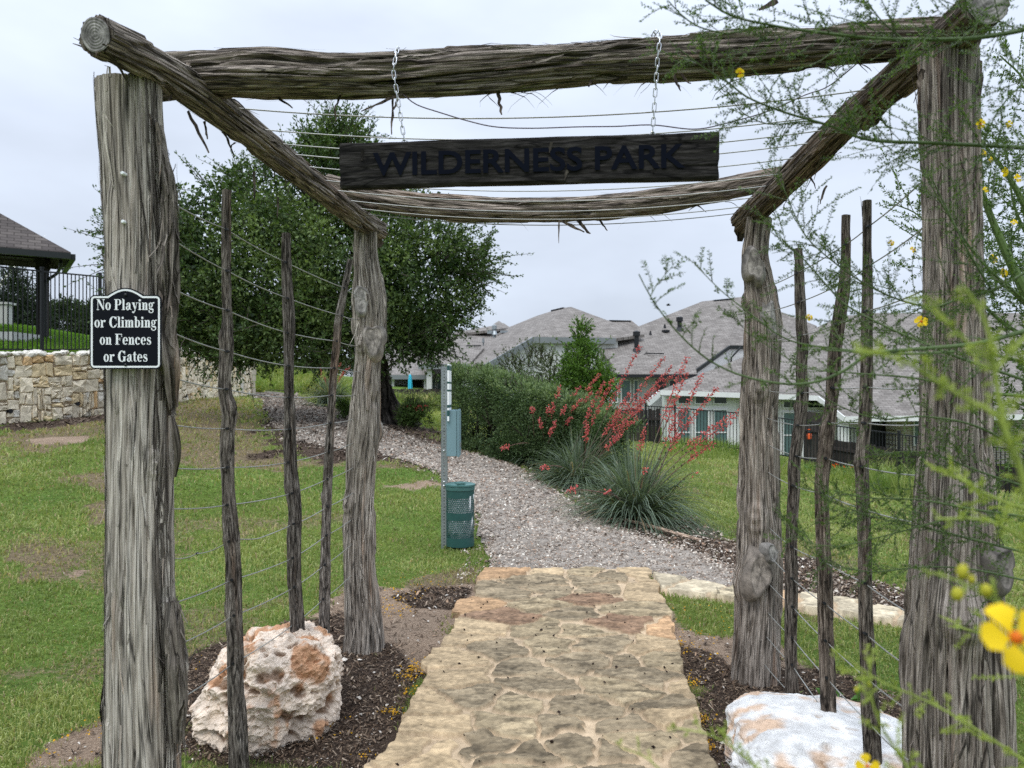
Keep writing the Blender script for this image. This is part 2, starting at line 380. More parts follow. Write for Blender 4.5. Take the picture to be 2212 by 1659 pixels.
ZN = [zone('mulch', .12, [(385, 1420), (500, 1385), (640, 1350), (740, 1330), (835, 1395), (870, 1440), (935, 1462), (900, 1545), (845, 1659), (380, 1658), (385, 1500)]),
      zone('soil', .12, [(60, 1659), (130, 1600), (235, 1545), (390, 1500), (400, 1659)]),
      zone('soil', .12, [(690, 1330), (745, 1262), (900, 1275), (1010, 1262), (1040, 1262), (960, 1420), (900, 1470), (840, 1410), (740, 1350)]),
      zone('mulch', .10, [(840, 1290), (920, 1270), (1010, 1270), (990, 1320), (900, 1310)]),
      zone('mulch', .15, [(1445, 1400), (1600, 1440), (1760, 1440), (1985, 1520), (2200, 1560), (2200, 1659), (1500, 1659), (1480, 1540)]),
      zone('mulch', .15, [(1030, 975), (1110, 1000), (1200, 1052), (1275, 1110), (1340, 1125), (1400, 1090), (1330, 1040), (1200, 985), (1060, 960)]),
      zone('soil', .15, [(1418, 1300), (1500, 1370), (1600, 1380), (1720, 1400), (1760, 1450), (1600, 1480), (1460, 1430)]),
      zone('mulch', .25, [(1230, 1085), (1330, 1125), (1500, 1118), (1570, 1165), (1700, 1195), (1985, 1292), (2150, 1330), (2150, 1385), (1985, 1345), (1700, 1300), (1560, 1270), (1420, 1200), (1280, 1130)]),
      zone('mulch', .5, [(600, 880), (700, 880), (840, 905), (960, 935), (965, 975), (880, 1000), (700, 1000), (600, 985), (560, 930)]),
      zone('dry', .8, [(370, 970), (560, 980), (840, 998), (900, 1010), (840, 1012), (600, 1012), (370, 1002)]),
      zone('dry', .9, [(0, 918), (230, 893), (400, 868), (500, 862), (560, 885), (600, 985), (420, 985), (300, 925), (200, 955), (60, 985), (0, 980)]),
      zone('mulch', .5, [(0, 918), (230, 893), (380, 872), (300, 895), (200, 912), (0, 938)]),
      zone('dry', .25, [(0, 1180), (110, 1170), (190, 1215), (120, 1260), (0, 1265)]),
      zone('dry', .25, [(180, 1090), (330, 1060), (380, 1085), (220, 1125)]),
      zone('dry', .3, [(130, 1030), (330, 1010), (400, 1030), (230, 1060)]),
      zone('soil', .15, [(60, 950), (200, 940), (190, 958), (80, 960)]),
      zone('soil', .12, [(140, 1235), (200, 1220), (190, 1250), (130, 1265)]),
      zone('dry', .2, [(880, 1255), (1040, 1225), (1050, 1262), (900, 1290)]),
      zone('soil', .2, [(840, 1050), (930, 1030), (960, 1045), (900, 1062)])]
def zones(x, y):
    x = np.ravel(np.asarray(x, float)); y = np.ravel(np.asarray(y, float)); r = np.hypot(x, y)
    out = np.zeros((len(x), 3)); nz = fbm(x*1.7, y*1.7, 0, 5, 3)+.6*fbm(x*6, y*6, 0, 9, 2)
    for k, soft, poly in ZN:
        d = sdist(x, y, poly); w = sstep(-soft, soft, d+nz*soft*1.4)
        j = {'soil': 0, 'mulch': 1, 'dry': 2}[k]; out[:, j] = np.maximum(out[:, j], w)
    nz2 = fbm(x*.9+40, y*.9, 0, 31, 4)
    out[:, 2] = np.maximum(out[:, 2], sstep(.16, .44, nz2)*.5)
    return out
def m_ground_mat():
    m, t, b, o = newmat('ground_cover'); tcn = nd(t, 'ShaderNodeTexCoord').outputs['Object']
    z = nd(t, 'ShaderNodeSeparateColor', {0: attr(t, 'Col').outputs[0]})
    n1 = noise(t, tcn, 22, 7, .65); n2 = noise(t, tcn, 2.0, 5); n3 = noise(t, tcn, 70, 5, .7); n4 = noise(t, tcn, .55, 4)
    g = ramp(t, n1, [(.28, (.05, .075, .018)), (.5, (.115, .18, .036)), (.75, (.19, .26, .066))])
    g = mul(t, g, ramp(t, n2, [(.3, (.75, .8, .7)), (.7, (1.15, 1.08, 1.0))])); g = mul(t, g, ramp(t, n4, [(.35, (1.12, 1.0, .95)), (.65, (.85, .98, .95))]))
    dry = ramp(t, n1, [(.3, (.085, .065, .04)), (.7, (.27, .21, .125))])
    soil = ramp(t, n3, [(.25, (.13, .088, .06)), (.45, (.28, .20, .14)), (.7, (.48, .365, .265))]); soil = mul(t, soil, ramp(t, n2, [(.3, g3(.8)), (.7, g3(1.1))]))
    mu = ramp(t, n3, [(.25, (.022, .015, .011)), (.5, (.075, .052, .038)), (.75, (.19, .14, .105))])
    def msk(c):
        a = nd(t, 'ShaderNodeMath', {0: n1, 1: .5}, operation='SUBTRACT').outputs[0]
        a = nd(t, 'ShaderNodeMath', {0: a, 1: 1.1, 2: c}, operation='MULTIPLY_ADD').outputs[0]
        return ramp(t, a, [(.36, g3(0)), (.58, g3(1))])
    c = nd(t, 'ShaderNodeMixRGB', {0: msk(z.outputs[2]), 1: g, 2: dry}).outputs[0]
    c = nd(t, 'ShaderNodeMixRGB', {0: msk(z.outputs[0]), 1: c, 2: soil}).outputs[0]
    c = nd(t, 'ShaderNodeMixRGB', {0: msk(z.outputs[1]), 1: c, 2: mu}).outputs[0]
    t.links.new(c, b.inputs['Base Color']); b.inputs['Roughness'].default_value = .95; b.inputs['Specular IOR Level'].default_value = .1
    bump(t, b, nd(t, 'ShaderNodeMath', {0: n1, 1: n3}, operation='ADD').outputs[0], .9, .03); return m
m_ground = m_ground_mat()
rad = .5*1.0185**np.arange(0, 375); rad = np.concatenate([[.02], rad])
ang = np.concatenate([np.linspace(-180, -56, 40)[:-1], np.linspace(-56, 56, 330), np.linspace(56, 180, 40)[1:-1]])*math.pi/180
RR, AA = np.meshgrid(rad, ang, indexing='ij'); gx = (RR*np.sin(AA)); gy = (RR*np.cos(AA))
gz = tz(gx, gy)+.012*fbm(gx*3, gy*3, 0, 3, 3)
nr, na = RR.shape
i = np.arange(nr-1)[:, None]*na; j = np.arange(na)[None]; k = (j+1) % na
gm = MB(); gm.add(np.stack([gx, gy, gz], -1).reshape(-1, 3), np.stack([i+j, i+na+j, i+na+k, i+k], -1).reshape(-1, 4), np.clip(zones(gx, gy), 0, 1))
gm.build('ground', m_ground, org=(0, 0, 0), smooth=True, kind='structure')

# ---- raised lawn behind the retaining wall
WALLB = np.array([P(-420, 985, 13.2), P(-200, 945, 14.9), P(0, 915, 16.9), P(120, 903, 18.0), P(230, 893, 19.3), P(320, 878, 20.8), P(400, 867, 23.0), P(470, 861, 26.5), P(541, 858.5, 31.0)])[:, :2]
WS = crom(np.hstack([WALLB, np.zeros((len(WALLB), 1))]), .12)[:, :2]
WL = np.concatenate([[0], np.cumsum(np.hypot(*np.diff(WS, axis=0).T))])
def wallpt(s):
    return np.stack([np.interp(s, WL, WS[:, 0]), np.interp(s, WL, WS[:, 1])], -1)
_wt = np.array([(q, CZ+(HY-py)/F*wallpt(np.interp(px, (WS[:, 0]/WS[:, 1]*F+CX), WL))[1]) for px, py, q in [(0, 769, 0), (230, 766, 0), (400, 760, 0), (541, 782, 0)] for q in [np.interp(px, (WS[:, 0]/WS[:, 1]*F+CX), WL)]])
def walltop(s): return np.interp(s, np.concatenate([[0], _wt[:, 0]]), np.concatenate([[_wt[0, 1]], _wt[:, 1]]))
def wallnorm(s):
    a, b = wallpt(np.asarray(s)-.1), wallpt(np.asarray(s)+.1); d = unit(b-a); return np.stack([d[..., 1], -d[..., 0]], -1)   # towards the path
rl = MB(); S = np.arange(0, WL[-1]-.4, .25); off = np.array([.18, .6, 1.2, 2, 3.2, 5, 8, 12, 18])
pw = wallpt(S); nw = -wallnorm(S); tw = walltop(S)
vx = pw[:, None, 0]+nw[:, None, 0]*off; vy = pw[:, None, 1]+nw[:, None, 1]*off; vz = tw[:, None]+np.interp(off, [0, .6, 5, 18], [-.1, .0, .75, 1.6])+.03*fbm(vx, vy, 0, 3, 2)
i = np.arange(len(S)-1)[:, None]*len(off); j = np.arange(len(off)-1)[None]
rl.add(np.stack([vx, vy, vz], -1).reshape(-1, 3), np.stack([i+j, i+j+1, i+len(off)+j+1, i+len(off)+j], -1).reshape(-1, 4), (0, 0, .1))
rl.build('raised_lawn', m_ground, org=(0, 0, 0), smooth=True, kind='structure')

# ---- gravel path
m_gravel = mat_col('gravel', .9, .25, 40, .8, 60, .02, .15)
def sheet(name, poly, res, zoff, colf, mat, jag=.05):
    x0, y0 = poly.min(0)-.3; x1, y1 = poly.max(0)+.3
    xs = np.arange(x0, x1, res); ys = np.arange(y0, y1, res); X, Y = np.meshgrid(xs, ys)
    d = sdist(X, Y, poly).reshape(X.shape)+jag*fbm(X*5, Y*5, 0, 8, 3)*2
    ok = d > 0; cell = ok[:-1, :-1] & ok[1:, :-1] & ok[:-1, 1:] & ok[1:, 1:]
    idx = np.full(X.shape, -1); use = np.zeros(X.shape, bool)
    use[:-1, :-1] |= cell; use[1:, :-1] |= cell; use[:-1, 1:] |= cell; use[1:, 1:] |= cell
    idx[use] = np.arange(use.sum()); jj, ii = np.where(cell)
    f = np.stack([idx[jj, ii], idx[jj, ii+1], idx[jj+1, ii+1], idx[jj+1, ii]], 1)
    x, y, dd = X[use], Y[use], d[use]; z, c = colf(x, y, dd)
    mb = MB(); mb.add(np.stack([x, y, tz(x, y)+zoff+z], 1), f, c); return mb.build(name, mat, org=(0, 0, 0), smooth=True, kind='structure')
def gravel_col(x, y, d):
    n = fbm(x*1.2, y*1.2, 0, 2, 3); a = vn(x*45, y*45, 0, 4); b = vn(x*90, y*90, 0, 6); g = .215+.09*a+.07*b+.07*n
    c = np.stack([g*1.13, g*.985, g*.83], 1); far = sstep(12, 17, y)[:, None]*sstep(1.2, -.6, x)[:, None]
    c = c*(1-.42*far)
    return .012*np.clip(d/.15, 0, 1)+.008*a*np.clip(d/.1, 0, 1), np.clip(c, .02, 1)
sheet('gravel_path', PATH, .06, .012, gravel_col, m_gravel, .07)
# ---- flagstone path: stones laid in pinkish mortar
SEED = [(1060,460,'O'),(1400,470,'T'),(1740,490,'G'),(1350,520,'G'),(1590,525,'G'),(1370,590,'G'),(1130,605,'G'),(1700,590,'G'),(1900,600,'T'),(960,680,'O'),(1640,640,'R'),(1350,690,'Y'),(1090,755,'R'),(1880,700,'Y'),(1510,740,'G'),(920,830,'T'),(1250,830,'Y'),(1560,850,'Y'),(1830,800,'R'),(2080,830,'O'),(800,920,'T'),(1070,970,'G'),(1400,940,'Y'),(1690,920,'G'),(1990,930,'T'),(730,1010,'T'),(1560,1040,'G'),(1850,1030,'G'),(2060,1030,'Y'),(1280,1080,'G'),(770,1140,'T'),(1300,1200,'G'),(1950,1130,'G'),(1790,1230,'Y'),(600,1330,'T'),(870,1270,'G'),(1130,1330,'Y'),(1570,1340,'G'),(2050,1320,'G'),(560,1450,'T'),(1050,1430,'Y'),(1430,1440,'G'),(1800,1430,'G'),(2100,1400,'T'),(900,1560,'G'),(1480,1590,'G'),(1950,1580,'Y'),(400,1560,'T'),(640,1640,'T'),(1150,1640,'G'),(1750,1640,'G'),(2250,1500,'Y'),(2350,1640,'G'),(2250,1220,'T'),(1540,470,'Y'),(1880,480,'T')]
SP = np.array([gp(713+u*.3472, 1083+v*.3472)[:2] for u, v, _ in SEED]); SK = [q[2] for q in SEED]
ext = []
for yy in np.arange(3.05, .9, -.3):
    for xx in np.arange(-.75, .85, .42): ext.append((xx+rng.uniform(-.12, .12), yy+rng.uniform(-.1, .1)))
SP = np.vstack([SP, ext]); SK += list(rng.choice(list('GGYTGY'), len(ext)))
SC = {'G': (.262, .205, .130), 'T': (.45, .335, .20), 'R': (.27, .17, .105), 'O': (.47, .295, .16), 'Y': (.33, .258, .158)}
def flag_shape(x, y, d, seeds, kinds, pal, wx=.9):
    wxx = x+.07*fbm(x*4, y*4, 0, 11, 4)*2; wyy = y+.06*fbm(x*4+30, y*4, 0, 12, 4)*2
    D2 = np.sqrt(((wxx[:, None]-seeds[None, :, 0])*wx)**2+(wyy[:, None]-seeds[None, :, 1])**2)
    o = np.argsort(D2, axis=1)[:, :2]; r = np.arange(len(x)); f1 = D2[r, o[:, 0]]; f2 = D2[r, o[:, 1]]
    e = (f2-f1)*.5; e = np.minimum(e, d+.012); w = .011+.006*vn(o[:, 0]*7.3, 0, 0, 3)
    st = sstep(w, w+.005, e+.010*fbm(x*24, y*24, 0, 14, 4))
    sid = o[:, 0]; ph = vn(sid*3.7, 1.5, 0, 5)
    lay = fbm(x*(6+3*ph)+sid*5, y*(16+5*ph), sid*1.3, 21, 4); step_ = np.floor((lay+.25*fbm(x*40, y*40, 0, 23, 3))*7)/7
    ck = np.array([pal[k] for k in kinds])[sid]
    rough = np.where(np.array([k in 'T' 'O' for k in kinds])[sid], .45, 1.0)
    h = st*(.015+.006*vn(sid*1.9, 3.3, 0, 6)+rough*(.015*step_+.007*lay)+.004*fbm(x*60, y*60, 0, 26, 2)) - .004*(1-st)+.003*fbm(x*30, y*30, 0, 25, 3)
    n = fbm(x*9+sid, y*14, sid, 27, 4); dk = sstep(.05, .35, fbm(x*12, y*30+sid, 0, 29, 4))
    c = ck*(1+.5*n[:, None]+.28*vn(x*55, y*75, 0, 28)[:, None])*(1-.40*(dk*rough)[:, None]); c = c*(1+.16*vn(sid*2.3, 7, 0, 8))[:, None]
    c = c*(1+.45*np.clip(step_, -.5, .5)*rough)[:, None]
    mort = np.array((.475, .36, .235))*(1+.3*fbm(x*14, y*14, 0, 33, 4)[:, None])
    return h, np.clip(c*st[:, None]+mort*(1-st[:, None]), .02, .9), st
m_flag = mat_col('flagstone', .88, .22, 26, .55, 110, .004, .2)
def flag_grid(name, L, R, y0, y1, nx, ny, zoff, seeds, kinds, pal, by_y=True, wx=.9):
    t = np.linspace(y0, y1, ny)
    if by_y:
        lx = np.interp(t, L[:, 1], L[:, 0]); rx = np.interp(t, R[:, 1], R[:, 0]); ly = ry = t
    else:
        q = np.linspace(0, 1, len(L)); lx = np.interp(t, q, L[:, 0]); ly = np.interp(t, q, L[:, 1]); rx = np.interp(t, q, R[:, 0]); ry = np.interp(t, q, R[:, 1])
    lx = lx+.035*fbm(t*4, 0, 0, 41, 3)*2+.02*np.sign(vn(t*3, 4, 0, 44)); rx = rx+.035*fbm(t*4, 9, 0, 42, 3)*2
    s = np.linspace(0, 1, nx)[None]
    X = lx[:, None]*(1-s)+rx[:, None]*s; Y = np.broadcast_to(ly[:, None] if np.ndim(ly) else ly, X.shape)*(1-s)+np.broadcast_to(ry[:, None], X.shape)*s
    wd = np.hypot(rx-lx, ry-ly)[:, None]; d = np.minimum(s, 1-s)*wd
    d = np.minimum(d, np.minimum(np.abs(t-y0), np.abs(y1-t))[:, None]*(1 if by_y else 2.5))
    x, y, d = X.ravel(), Y.ravel(), d.ravel(); h = np.zeros(len(x)); c = np.zeros((len(x), 3))
    for a in range(0, len(x), 20000):
        q = slice(a, a+20000); h[q], c[q], _ = flag_shape(x[q], y[q], d[q], seeds, kinds, pal, wx)
    z = tz(x, y)+zoff+h; z[d < 1e-6] -= .09
    i = np.arange(ny-1)[:, None]*nx; j = np.arange(nx-1)[None]
    mb = MB(); mb.add(np.stack([x, y, z], 1), np.stack([i+j, i+j+1, i+nx+j+1, i+nx+j], -1).reshape(-1, 4), c)
    mb.build(name, m_flag, org=(0, 0, 0), smooth=True, kind='structure')
flag_grid('flagstone_path', FL, FR, .9, FL[-1, 1]+.02, 240, 860, .035, SP, SK, SC)
eL = EDGE[7:][::-1]; eL = EDGE[[12, 11, 10, 9, 8, 7]]; eR = EDGE[[0, 2, 3, 4, 5, 6]]
es = np.array([eL[0]*(1-q)+0*q for q in [0]]);
es = np.array([(eL[i]+eR[i])/2*(1-t)+(eL[i+1]+eR[i+1])/2*t for i in range(5) for t in (0.05, .5)])
flag_grid('flagstone_edging', eL, eR, 0, 1, 40, 260, .045, es, list('TTYTOTTTTT'), {**SC, 'T': (.5, .42, .29), 'Y': (.46, .38, .25), 'O': (.47, .31, .18)}, False, 1.0)
# ------------------------------------------------------------------ ground cover
BLOCK = []      # discs (x, y, r) where no grass grows
for q in [(600, 1560, .36)]: pass
ROCKL = np.array([-1.155, 3.74]); ROCKR = np.array([1.36, 3.25])
BLOCK += [(ROCKL[0], ROCKL[1], .36), (ROCKR[0], ROCKR[1], .42)]
def polar(n, r0, r1, a0, a1, rg):
    r = r0*np.exp(rg.random(n)*math.log(r1/r0)); a = rg.uniform(a0, a1, n); return r*np.sin(a), r*np.cos(a), r
def lawn_keep(x, y, rg, soil=1.0):
    z = zones(x, y); keep = rg.random(len(x)) > np.clip(z[:, 0]*1.0*soil+z[:, 1]*.985*soil+.6*z[:, 2], 0, 1)
    for poly, m in ((PATH, .02), (FLAG, .03), (EDGE, .02)): keep &= sdist(x, y, poly)+.10*fbm(x*5, y*5, 0, 8, 3)*2 < m
    for bx, by, br in BLOCK: keep &= np.hypot(x-bx, y-by) > br
    wn_ = np.interp(np.arctan2(x, y), np.arctan2(WS[:, 0], WS[:, 1]), np.hypot(WS[:, 0], WS[:, 1]), left=99, right=999)
    keep &= np.hypot(x, y) < wn_-.02
    return keep, z
def blades(mb, x, y, z0, h, w, c, rg, lean=.55):
    n = len(x); a = rg.uniform(0, 2*math.pi, n); l = rg.normal(0, lean, (n, 2)); bx, by = np.cos(a)*w*.5, np.sin(a)*w*.5
    m = np.stack([x+l[:, 0]*h*.3, y+l[:, 1]*h*.3, z0+h*.62], 1); tip = np.stack([x+l[:, 0]*h, y+l[:, 1]*h, z0+h*(1-.18*np.abs(l).sum(1)).clip(.35, 1)], 1)
    p0 = np.stack([x-bx, y-by, z0-.01], 1); p1 = np.stack([x+bx, y+by, z0-.01], 1)
    m0 = m.copy(); m1 = m.copy(); m0[:, 0] -= bx*.75; m0[:, 1] -= by*.75; m1[:, 0] += bx*.75; m1[:, 1] += by*.75
    v = np.stack([p0, p1, m1, m0, tip], 1).reshape(-1, 3); k = np.arange(n)*5
    mb.add(v, np.stack([k, k+1, k+2, k+3], 1), np.repeat(c, 5, axis=0)); mb.f.append(np.stack([k+3, k+2, k+4], 1)+mb.n-5*n)
rg = np.random.default_rng(11)
gb = MB()
NG = 400000
x, y, r = polar(NG, 2.3, 34, -.74, .74, rg); keep, z = lawn_keep(x, y, rg); x, y, r, z = x[keep], y[keep], r[keep], z[keep]
pat = fbm(x*1.1, y*1.1, 0, 51, 4); pat2 = fbm(x*6, y*6, 0, 52, 3)
h = (.016+.0022*r)*(1+.9*pat2+.5*pat)*rg.uniform(.5, 1.35, len(x)); h = np.clip(h, .012, .14)
far = sstep(24, 34, r)
w = .0016*r*rg.uniform(.7, 1.3, len(x))
ca = np.array((.165, .222, .064)); cb_ = np.array((.35, .378, .145)); cd = np.array((.38, .31, .17))
t = np.clip(.50+1.1*pat+.35*rg.normal(size=len(x)), 0, 1)[:, None]
c = ca*(1-t)+cb_*t; dr = (rg.random(len(x)) < .07+.55*z[:, 2]+.25*np.maximum(z[:, 0], z[:, 1]))[:, None]
c = np.where(dr, cd*rg.uniform(.6, 1.2, (len(x), 1)), c)*rg.uniform(.8, 1.2, (len(x), 1))
blades(gb, x, y, tz(x, y), h, w, c, rg)
# raised lawn
x = rg.uniform(0, WL[-1]-.6, 26000); o_ = rg.uniform(.35, 9, 26000); q = wallpt(x)-wallnorm(x)*o_[:, None]
zz = walltop(x)+np.interp(o_, [0, .6, 5, 18], [-.1, .0, .75, 1.6]); t = rg.random((26000, 1))
blades(gb, q[:, 0], q[:, 1], zz, rg.uniform(.06, .14, 26000), np.full(26000, .03), (np.array((.10, .22, .02))*(1-t)+np.array((.16, .29, .035))*t), rg)
gb.build('grass', m_grass, org=(0, 0, 0), kind='stuff')
# tall weeds: far field, fence foot, beds
wb = MB()
def weeds(poly, n, h0, h1, w, ca, cb_, lean=.5):
    p = gpoly(poly); x = rg.uniform(p[:, 0].min(), p[:, 0].max(), n*3); y = rg.uniform(p[:, 1].min(), p[:, 1].max(), n*3); k = sdist(x, y, p) > 0
    k &= sdist(x, y, PATH) < -.1
    x, y = x[k][:n], y[k][:n]; q = np.clip(.5+fbm(x*.8, y*.8, 0, 61, 3)+.25*rg.normal(size=len(x)), 0, 1); c = np.array(ca)*(1-q[:, None])+np.array(cb_)*q[:, None]
    hh = rg.uniform(h0, h1, len(x))*(.7+.9*np.clip(.5+fbm(x*.7+9, y*.7, 0, 62, 3), 0, 1)); blades(wb, x, y, tz(x, y), hh, np.full(len(x), w), c, rg, lean)
weeds([(545, 842), (650, 852), (760, 866), (760, 835), (650, 815), (548, 806)], 9000, .2, .6, .05, (.13, .22, .04), (.30, .31, .10))
weeds([(850, 905), (960, 918), (1000, 870), (960, 862), (850, 862)], 8000, .08, .26, .03, (.15, .24, .04), (.34, .36, .12))
weeds([(850, 872), (960, 880), (960, 866), (850, 864)], 2500, .15, .42, .035, (.16, .22, .05), (.40, .36, .17))
weeds([(1430, 985), (1610, 1000), (1700, 1030), (1990, 1080), (1990, 1045), (1700, 1000), (1600, 974), (1440, 962)], 4200, .12, .4, .022, (.11, .19, .035), (.26, .30, .09))
weeds([(1880, 1060), (2005, 1085), (2005, 1045), (1880, 1040)], 900, .3, .75, .02, (.12, .2, .04), (.30, .32, .12))
wb.build('tall_grass', m_grass, org=(0, 0, 0), kind='stuff')
# gravel stones
def pebbles(mb, x, y, z, s, c, rg):
    n = len(x); v0 = np.array([(1, 0, 0), (-1, 0, 0), (0, 1, 0), (0, -1, 0), (0, 0, 1), (0, 0, -1)], float)
    f0 = np.array([(0, 2, 4), (2, 1, 4), (1, 3, 4), (3, 0, 4), (2, 0, 5), (1, 2, 5), (3, 1, 5), (0, 3, 5)])
    sc_ = s[:, None]*rg.uniform(.5, 1.2, (n, 3)); sc_[:, 2] *= .55; a = rg.uniform(0, 6.28, n)
    v = v0[None]*sc_[:, None]; v = v*(1+.3*rg.normal(size=(n, 6, 1)))
    vx = v[..., 0]*np.cos(a)[:, None]-v[..., 1]*np.sin(a)[:, None]; vy = v[..., 0]*np.sin(a)[:, None]+v[..., 1]*np.cos(a)[:, None]
    tl = rg.normal(0, .35, (n, 2)); vz = v[..., 2]+vx*tl[:, :1]+vy*tl[:, 1:]
    V = np.stack([vx+x[:, None], vy+y[:, None], vz+z[:, None]], -1).reshape(-1, 3)
    mb.add(V, (f0[None]+np.arange(n)[:, None, None]*6).reshape(-1, 3), np.repeat(c, 6, axis=0))
pb = MB(); x, y, r = polar(260000, 5.5, 34, -.5, .42, rg)
d = sdist(x, y, PATH); k = (d > 0) | ((d > -.25) & (rg.random(len(x)) < .12)); x, y, r, d = x[k], y[k], r[k], d[k]
x2, y2, r2 = polar(26000, 5.2, 14, .05, .6, rg); zm = zones(x2, y2)[:, 1]; k = (zm > .4) & (sdist(x2, y2, PATH) < 0) & (sdist(x2, y2, EDGE) < 0) & (rg.random(len(x2)) < .5) & (y2 > 5.6); x, y, r = np.r_[x, x2[k]], np.r_[y, y2[k]], np.r_[r, r2[k]]
n = len(x); u = rg.random(n)[:, None]; g = rg.uniform(.0, 1, n)**1.5
c = (np.array((.15, .115, .09))*(1-g[:, None])+np.array((.54, .465, .385))*g[:, None]); c = np.where(u < .06, np.array((.72, .67, .58)), c); c = np.where((u > .94), np.array((.34, .22, .15)), c)
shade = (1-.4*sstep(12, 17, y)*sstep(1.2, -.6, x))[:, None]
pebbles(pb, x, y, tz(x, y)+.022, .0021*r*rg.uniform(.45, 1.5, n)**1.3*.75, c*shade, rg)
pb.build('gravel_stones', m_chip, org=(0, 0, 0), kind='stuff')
# wood mulch chips, little white stones, fallen petals
ch = MB()
def chips(n, r0, r1, a0, a1, j, thr, lmul, pal, seed):
    rg = np.random.default_rng(seed); x, y, r = polar(n, r0, r1, a0, a1, rg); z = zones(x, y); k = z[:, j] > thr
    for poly in (FLAG, EDGE): k &= sdist(x, y, poly) < -.015
    k &= (sdist(x, y, PATH) < 0) | (y > 12)
    x, y, r = x[k], y[k], r[k]; n = len(x); L = lmul*r*rg.uniform(.4, 1.8, n); a = rg.uniform(0, 6.28, n); w = L*rg.uniform(.12, .38, n); el = rg.normal(0, .3, n)
    dx, dy, dz = np.cos(a)*L*.5, np.sin(a)*L*.5, L*.5*el; nx_, ny_ = -np.sin(a)*w*.5, np.cos(a)*w*.5; z0 = tz(x, y)+.010+np.abs(dz)*.6
    v = np.stack([np.stack([x-dx-nx_, y-dy-ny_, z0-dz], 1), np.stack([x-dx+nx_, y-dy+ny_, z0-dz+.003], 1), np.stack([x+dx*1.1+nx_*.5, y+dy*1.1+ny_*.5, z0+dz], 1), np.stack([x+dx-nx_, y+dy-ny_, z0+dz+.002], 1)], 1).reshape(-1, 3)
    c = np.array(pal)[rg.integers(0, len(pal), n)]*rg.uniform(.6, 1.4, (n, 1)); q = np.arange(n)[:, None]*4+np.arange(4)[None]; ch.add(v, q, np.repeat(c, 4, axis=0))
PALM = [(.05, .033, .022), (.085, .057, .038), (.13, .088, .058), (.19, .138, .095), (.045, .032, .024), (.27, .21, .155), (.10, .066, .044)]
chips(130000, 2.5, 9, -.6, .62, 1, .5, .0044, PALM, 1)
chips(16000, 2.5, 9, -.6, .62, 0, .5, .005, PALM+[(.3, .2, .13)], 2)
chips(26000, 9, 26, -.62, .0, 1, .4, .0045, [(.05, .034, .024), (.09, .065, .045), (.16, .12, .09)], 3)
ch.build('bark_mulch', m_chip, org=(0, 0, 0), kind='stuff')
wp = MB(); x, y, r = polar(9000, 2.6, 9, -.6, .62, rg); z = zones(x, y); k = (np.maximum(z[:, 0], z[:, 1]) > .4) & (sdist(x, y, FLAG) < 0) & (rg.random(len(x)) < .24); x, y, r = x[k], y[k], r[k]; n = len(x)
pebbles(wp, x, y, tz(x, y)+.012, .004+.012*rg.random(n)**4*np.minimum(r/3, 1.6), np.array((.66, .6, .52))*rg.uniform(.55, 1.15, (n, 1)), rg)
x = np.array([q for q in []])
px_ = [(596, 1310), (846, 1420), (850, 1445), (838, 1395), (870, 1405), (835, 1382), (868, 1372), (880, 1425), (815, 1445), (845, 1440)]
wp.build('pebbles', m_chip, org=(0, 0, 0), kind='stuff')
# dark droppings / seed pods lying on the flagstones
sp_ = MB(); x = rg.uniform(-.5, 1.2, 170); y = rg.uniform(2.6, 6.8, 170); k = sdist(x, y, FLAG) > .03; x, y = x[k], y[k]; n = len(x)
pebbles(sp_, x, y, tz(x, y)+.055, rg.uniform(.005, .012, n), np.array((.028, .018, .014))*rg.uniform(.6, 1.5, (n, 1)), rg)
sp_.build('seed_pods', m_chip, org=(0, 0, 0), kind='stuff')
pt = MB()
def petals(px, py, s, n):
    q = np.stack([np.random.default_rng(int(px)).normal(0, 1, n)*s, np.random.default_rng(int(py)).normal(0, 1, n)*s*.5], 1)
    pos = np.array([gp(px+a, py+b) for a, b in q]); pos[:, 2] += .02
    k = sdist(pos[:, 0], pos[:, 1], FLAG) < .0; pos = pos[k]
    leaves(pt, pos, rg.uniform(.009, .017, len(pos)), np.array((.72, .40, .03))*rg.uniform(.65, 1.15, (len(pos), 1)), np.stack([rg.normal(size=len(pos)), rg.normal(size=len(pos)), .2*rg.normal(size=len(pos))], 1), .8, rg)
for q in [(905, 1450, 16, 110), (880, 1465, 14, 50), (890, 1500, 14, 30), (850, 1320, 20, 70), (860, 1300, 25, 50), (930, 1265, 30, 40), (845, 1545, 12, 35), (790, 1640, 15, 16), (140, 1640, 30, 14), (200, 1590, 30, 18), (330, 1560, 40, 14), (870, 1270, 40, 30),
          (1475, 1400, 14, 40), (1490, 1480, 12, 50), (1515, 1560, 12, 60), (1530, 1620, 12, 50), (1530, 1400, 50, 50), (1560, 1350, 60, 30), (760, 1260, 30, 16), (1500, 1320, 30, 16), (420, 1440, 40, 12), (720, 1590, 40, 20)]: petals(*q)
pt.build('fallen_petals', m_petal, org=(0, 0, 0), kind='stuff')
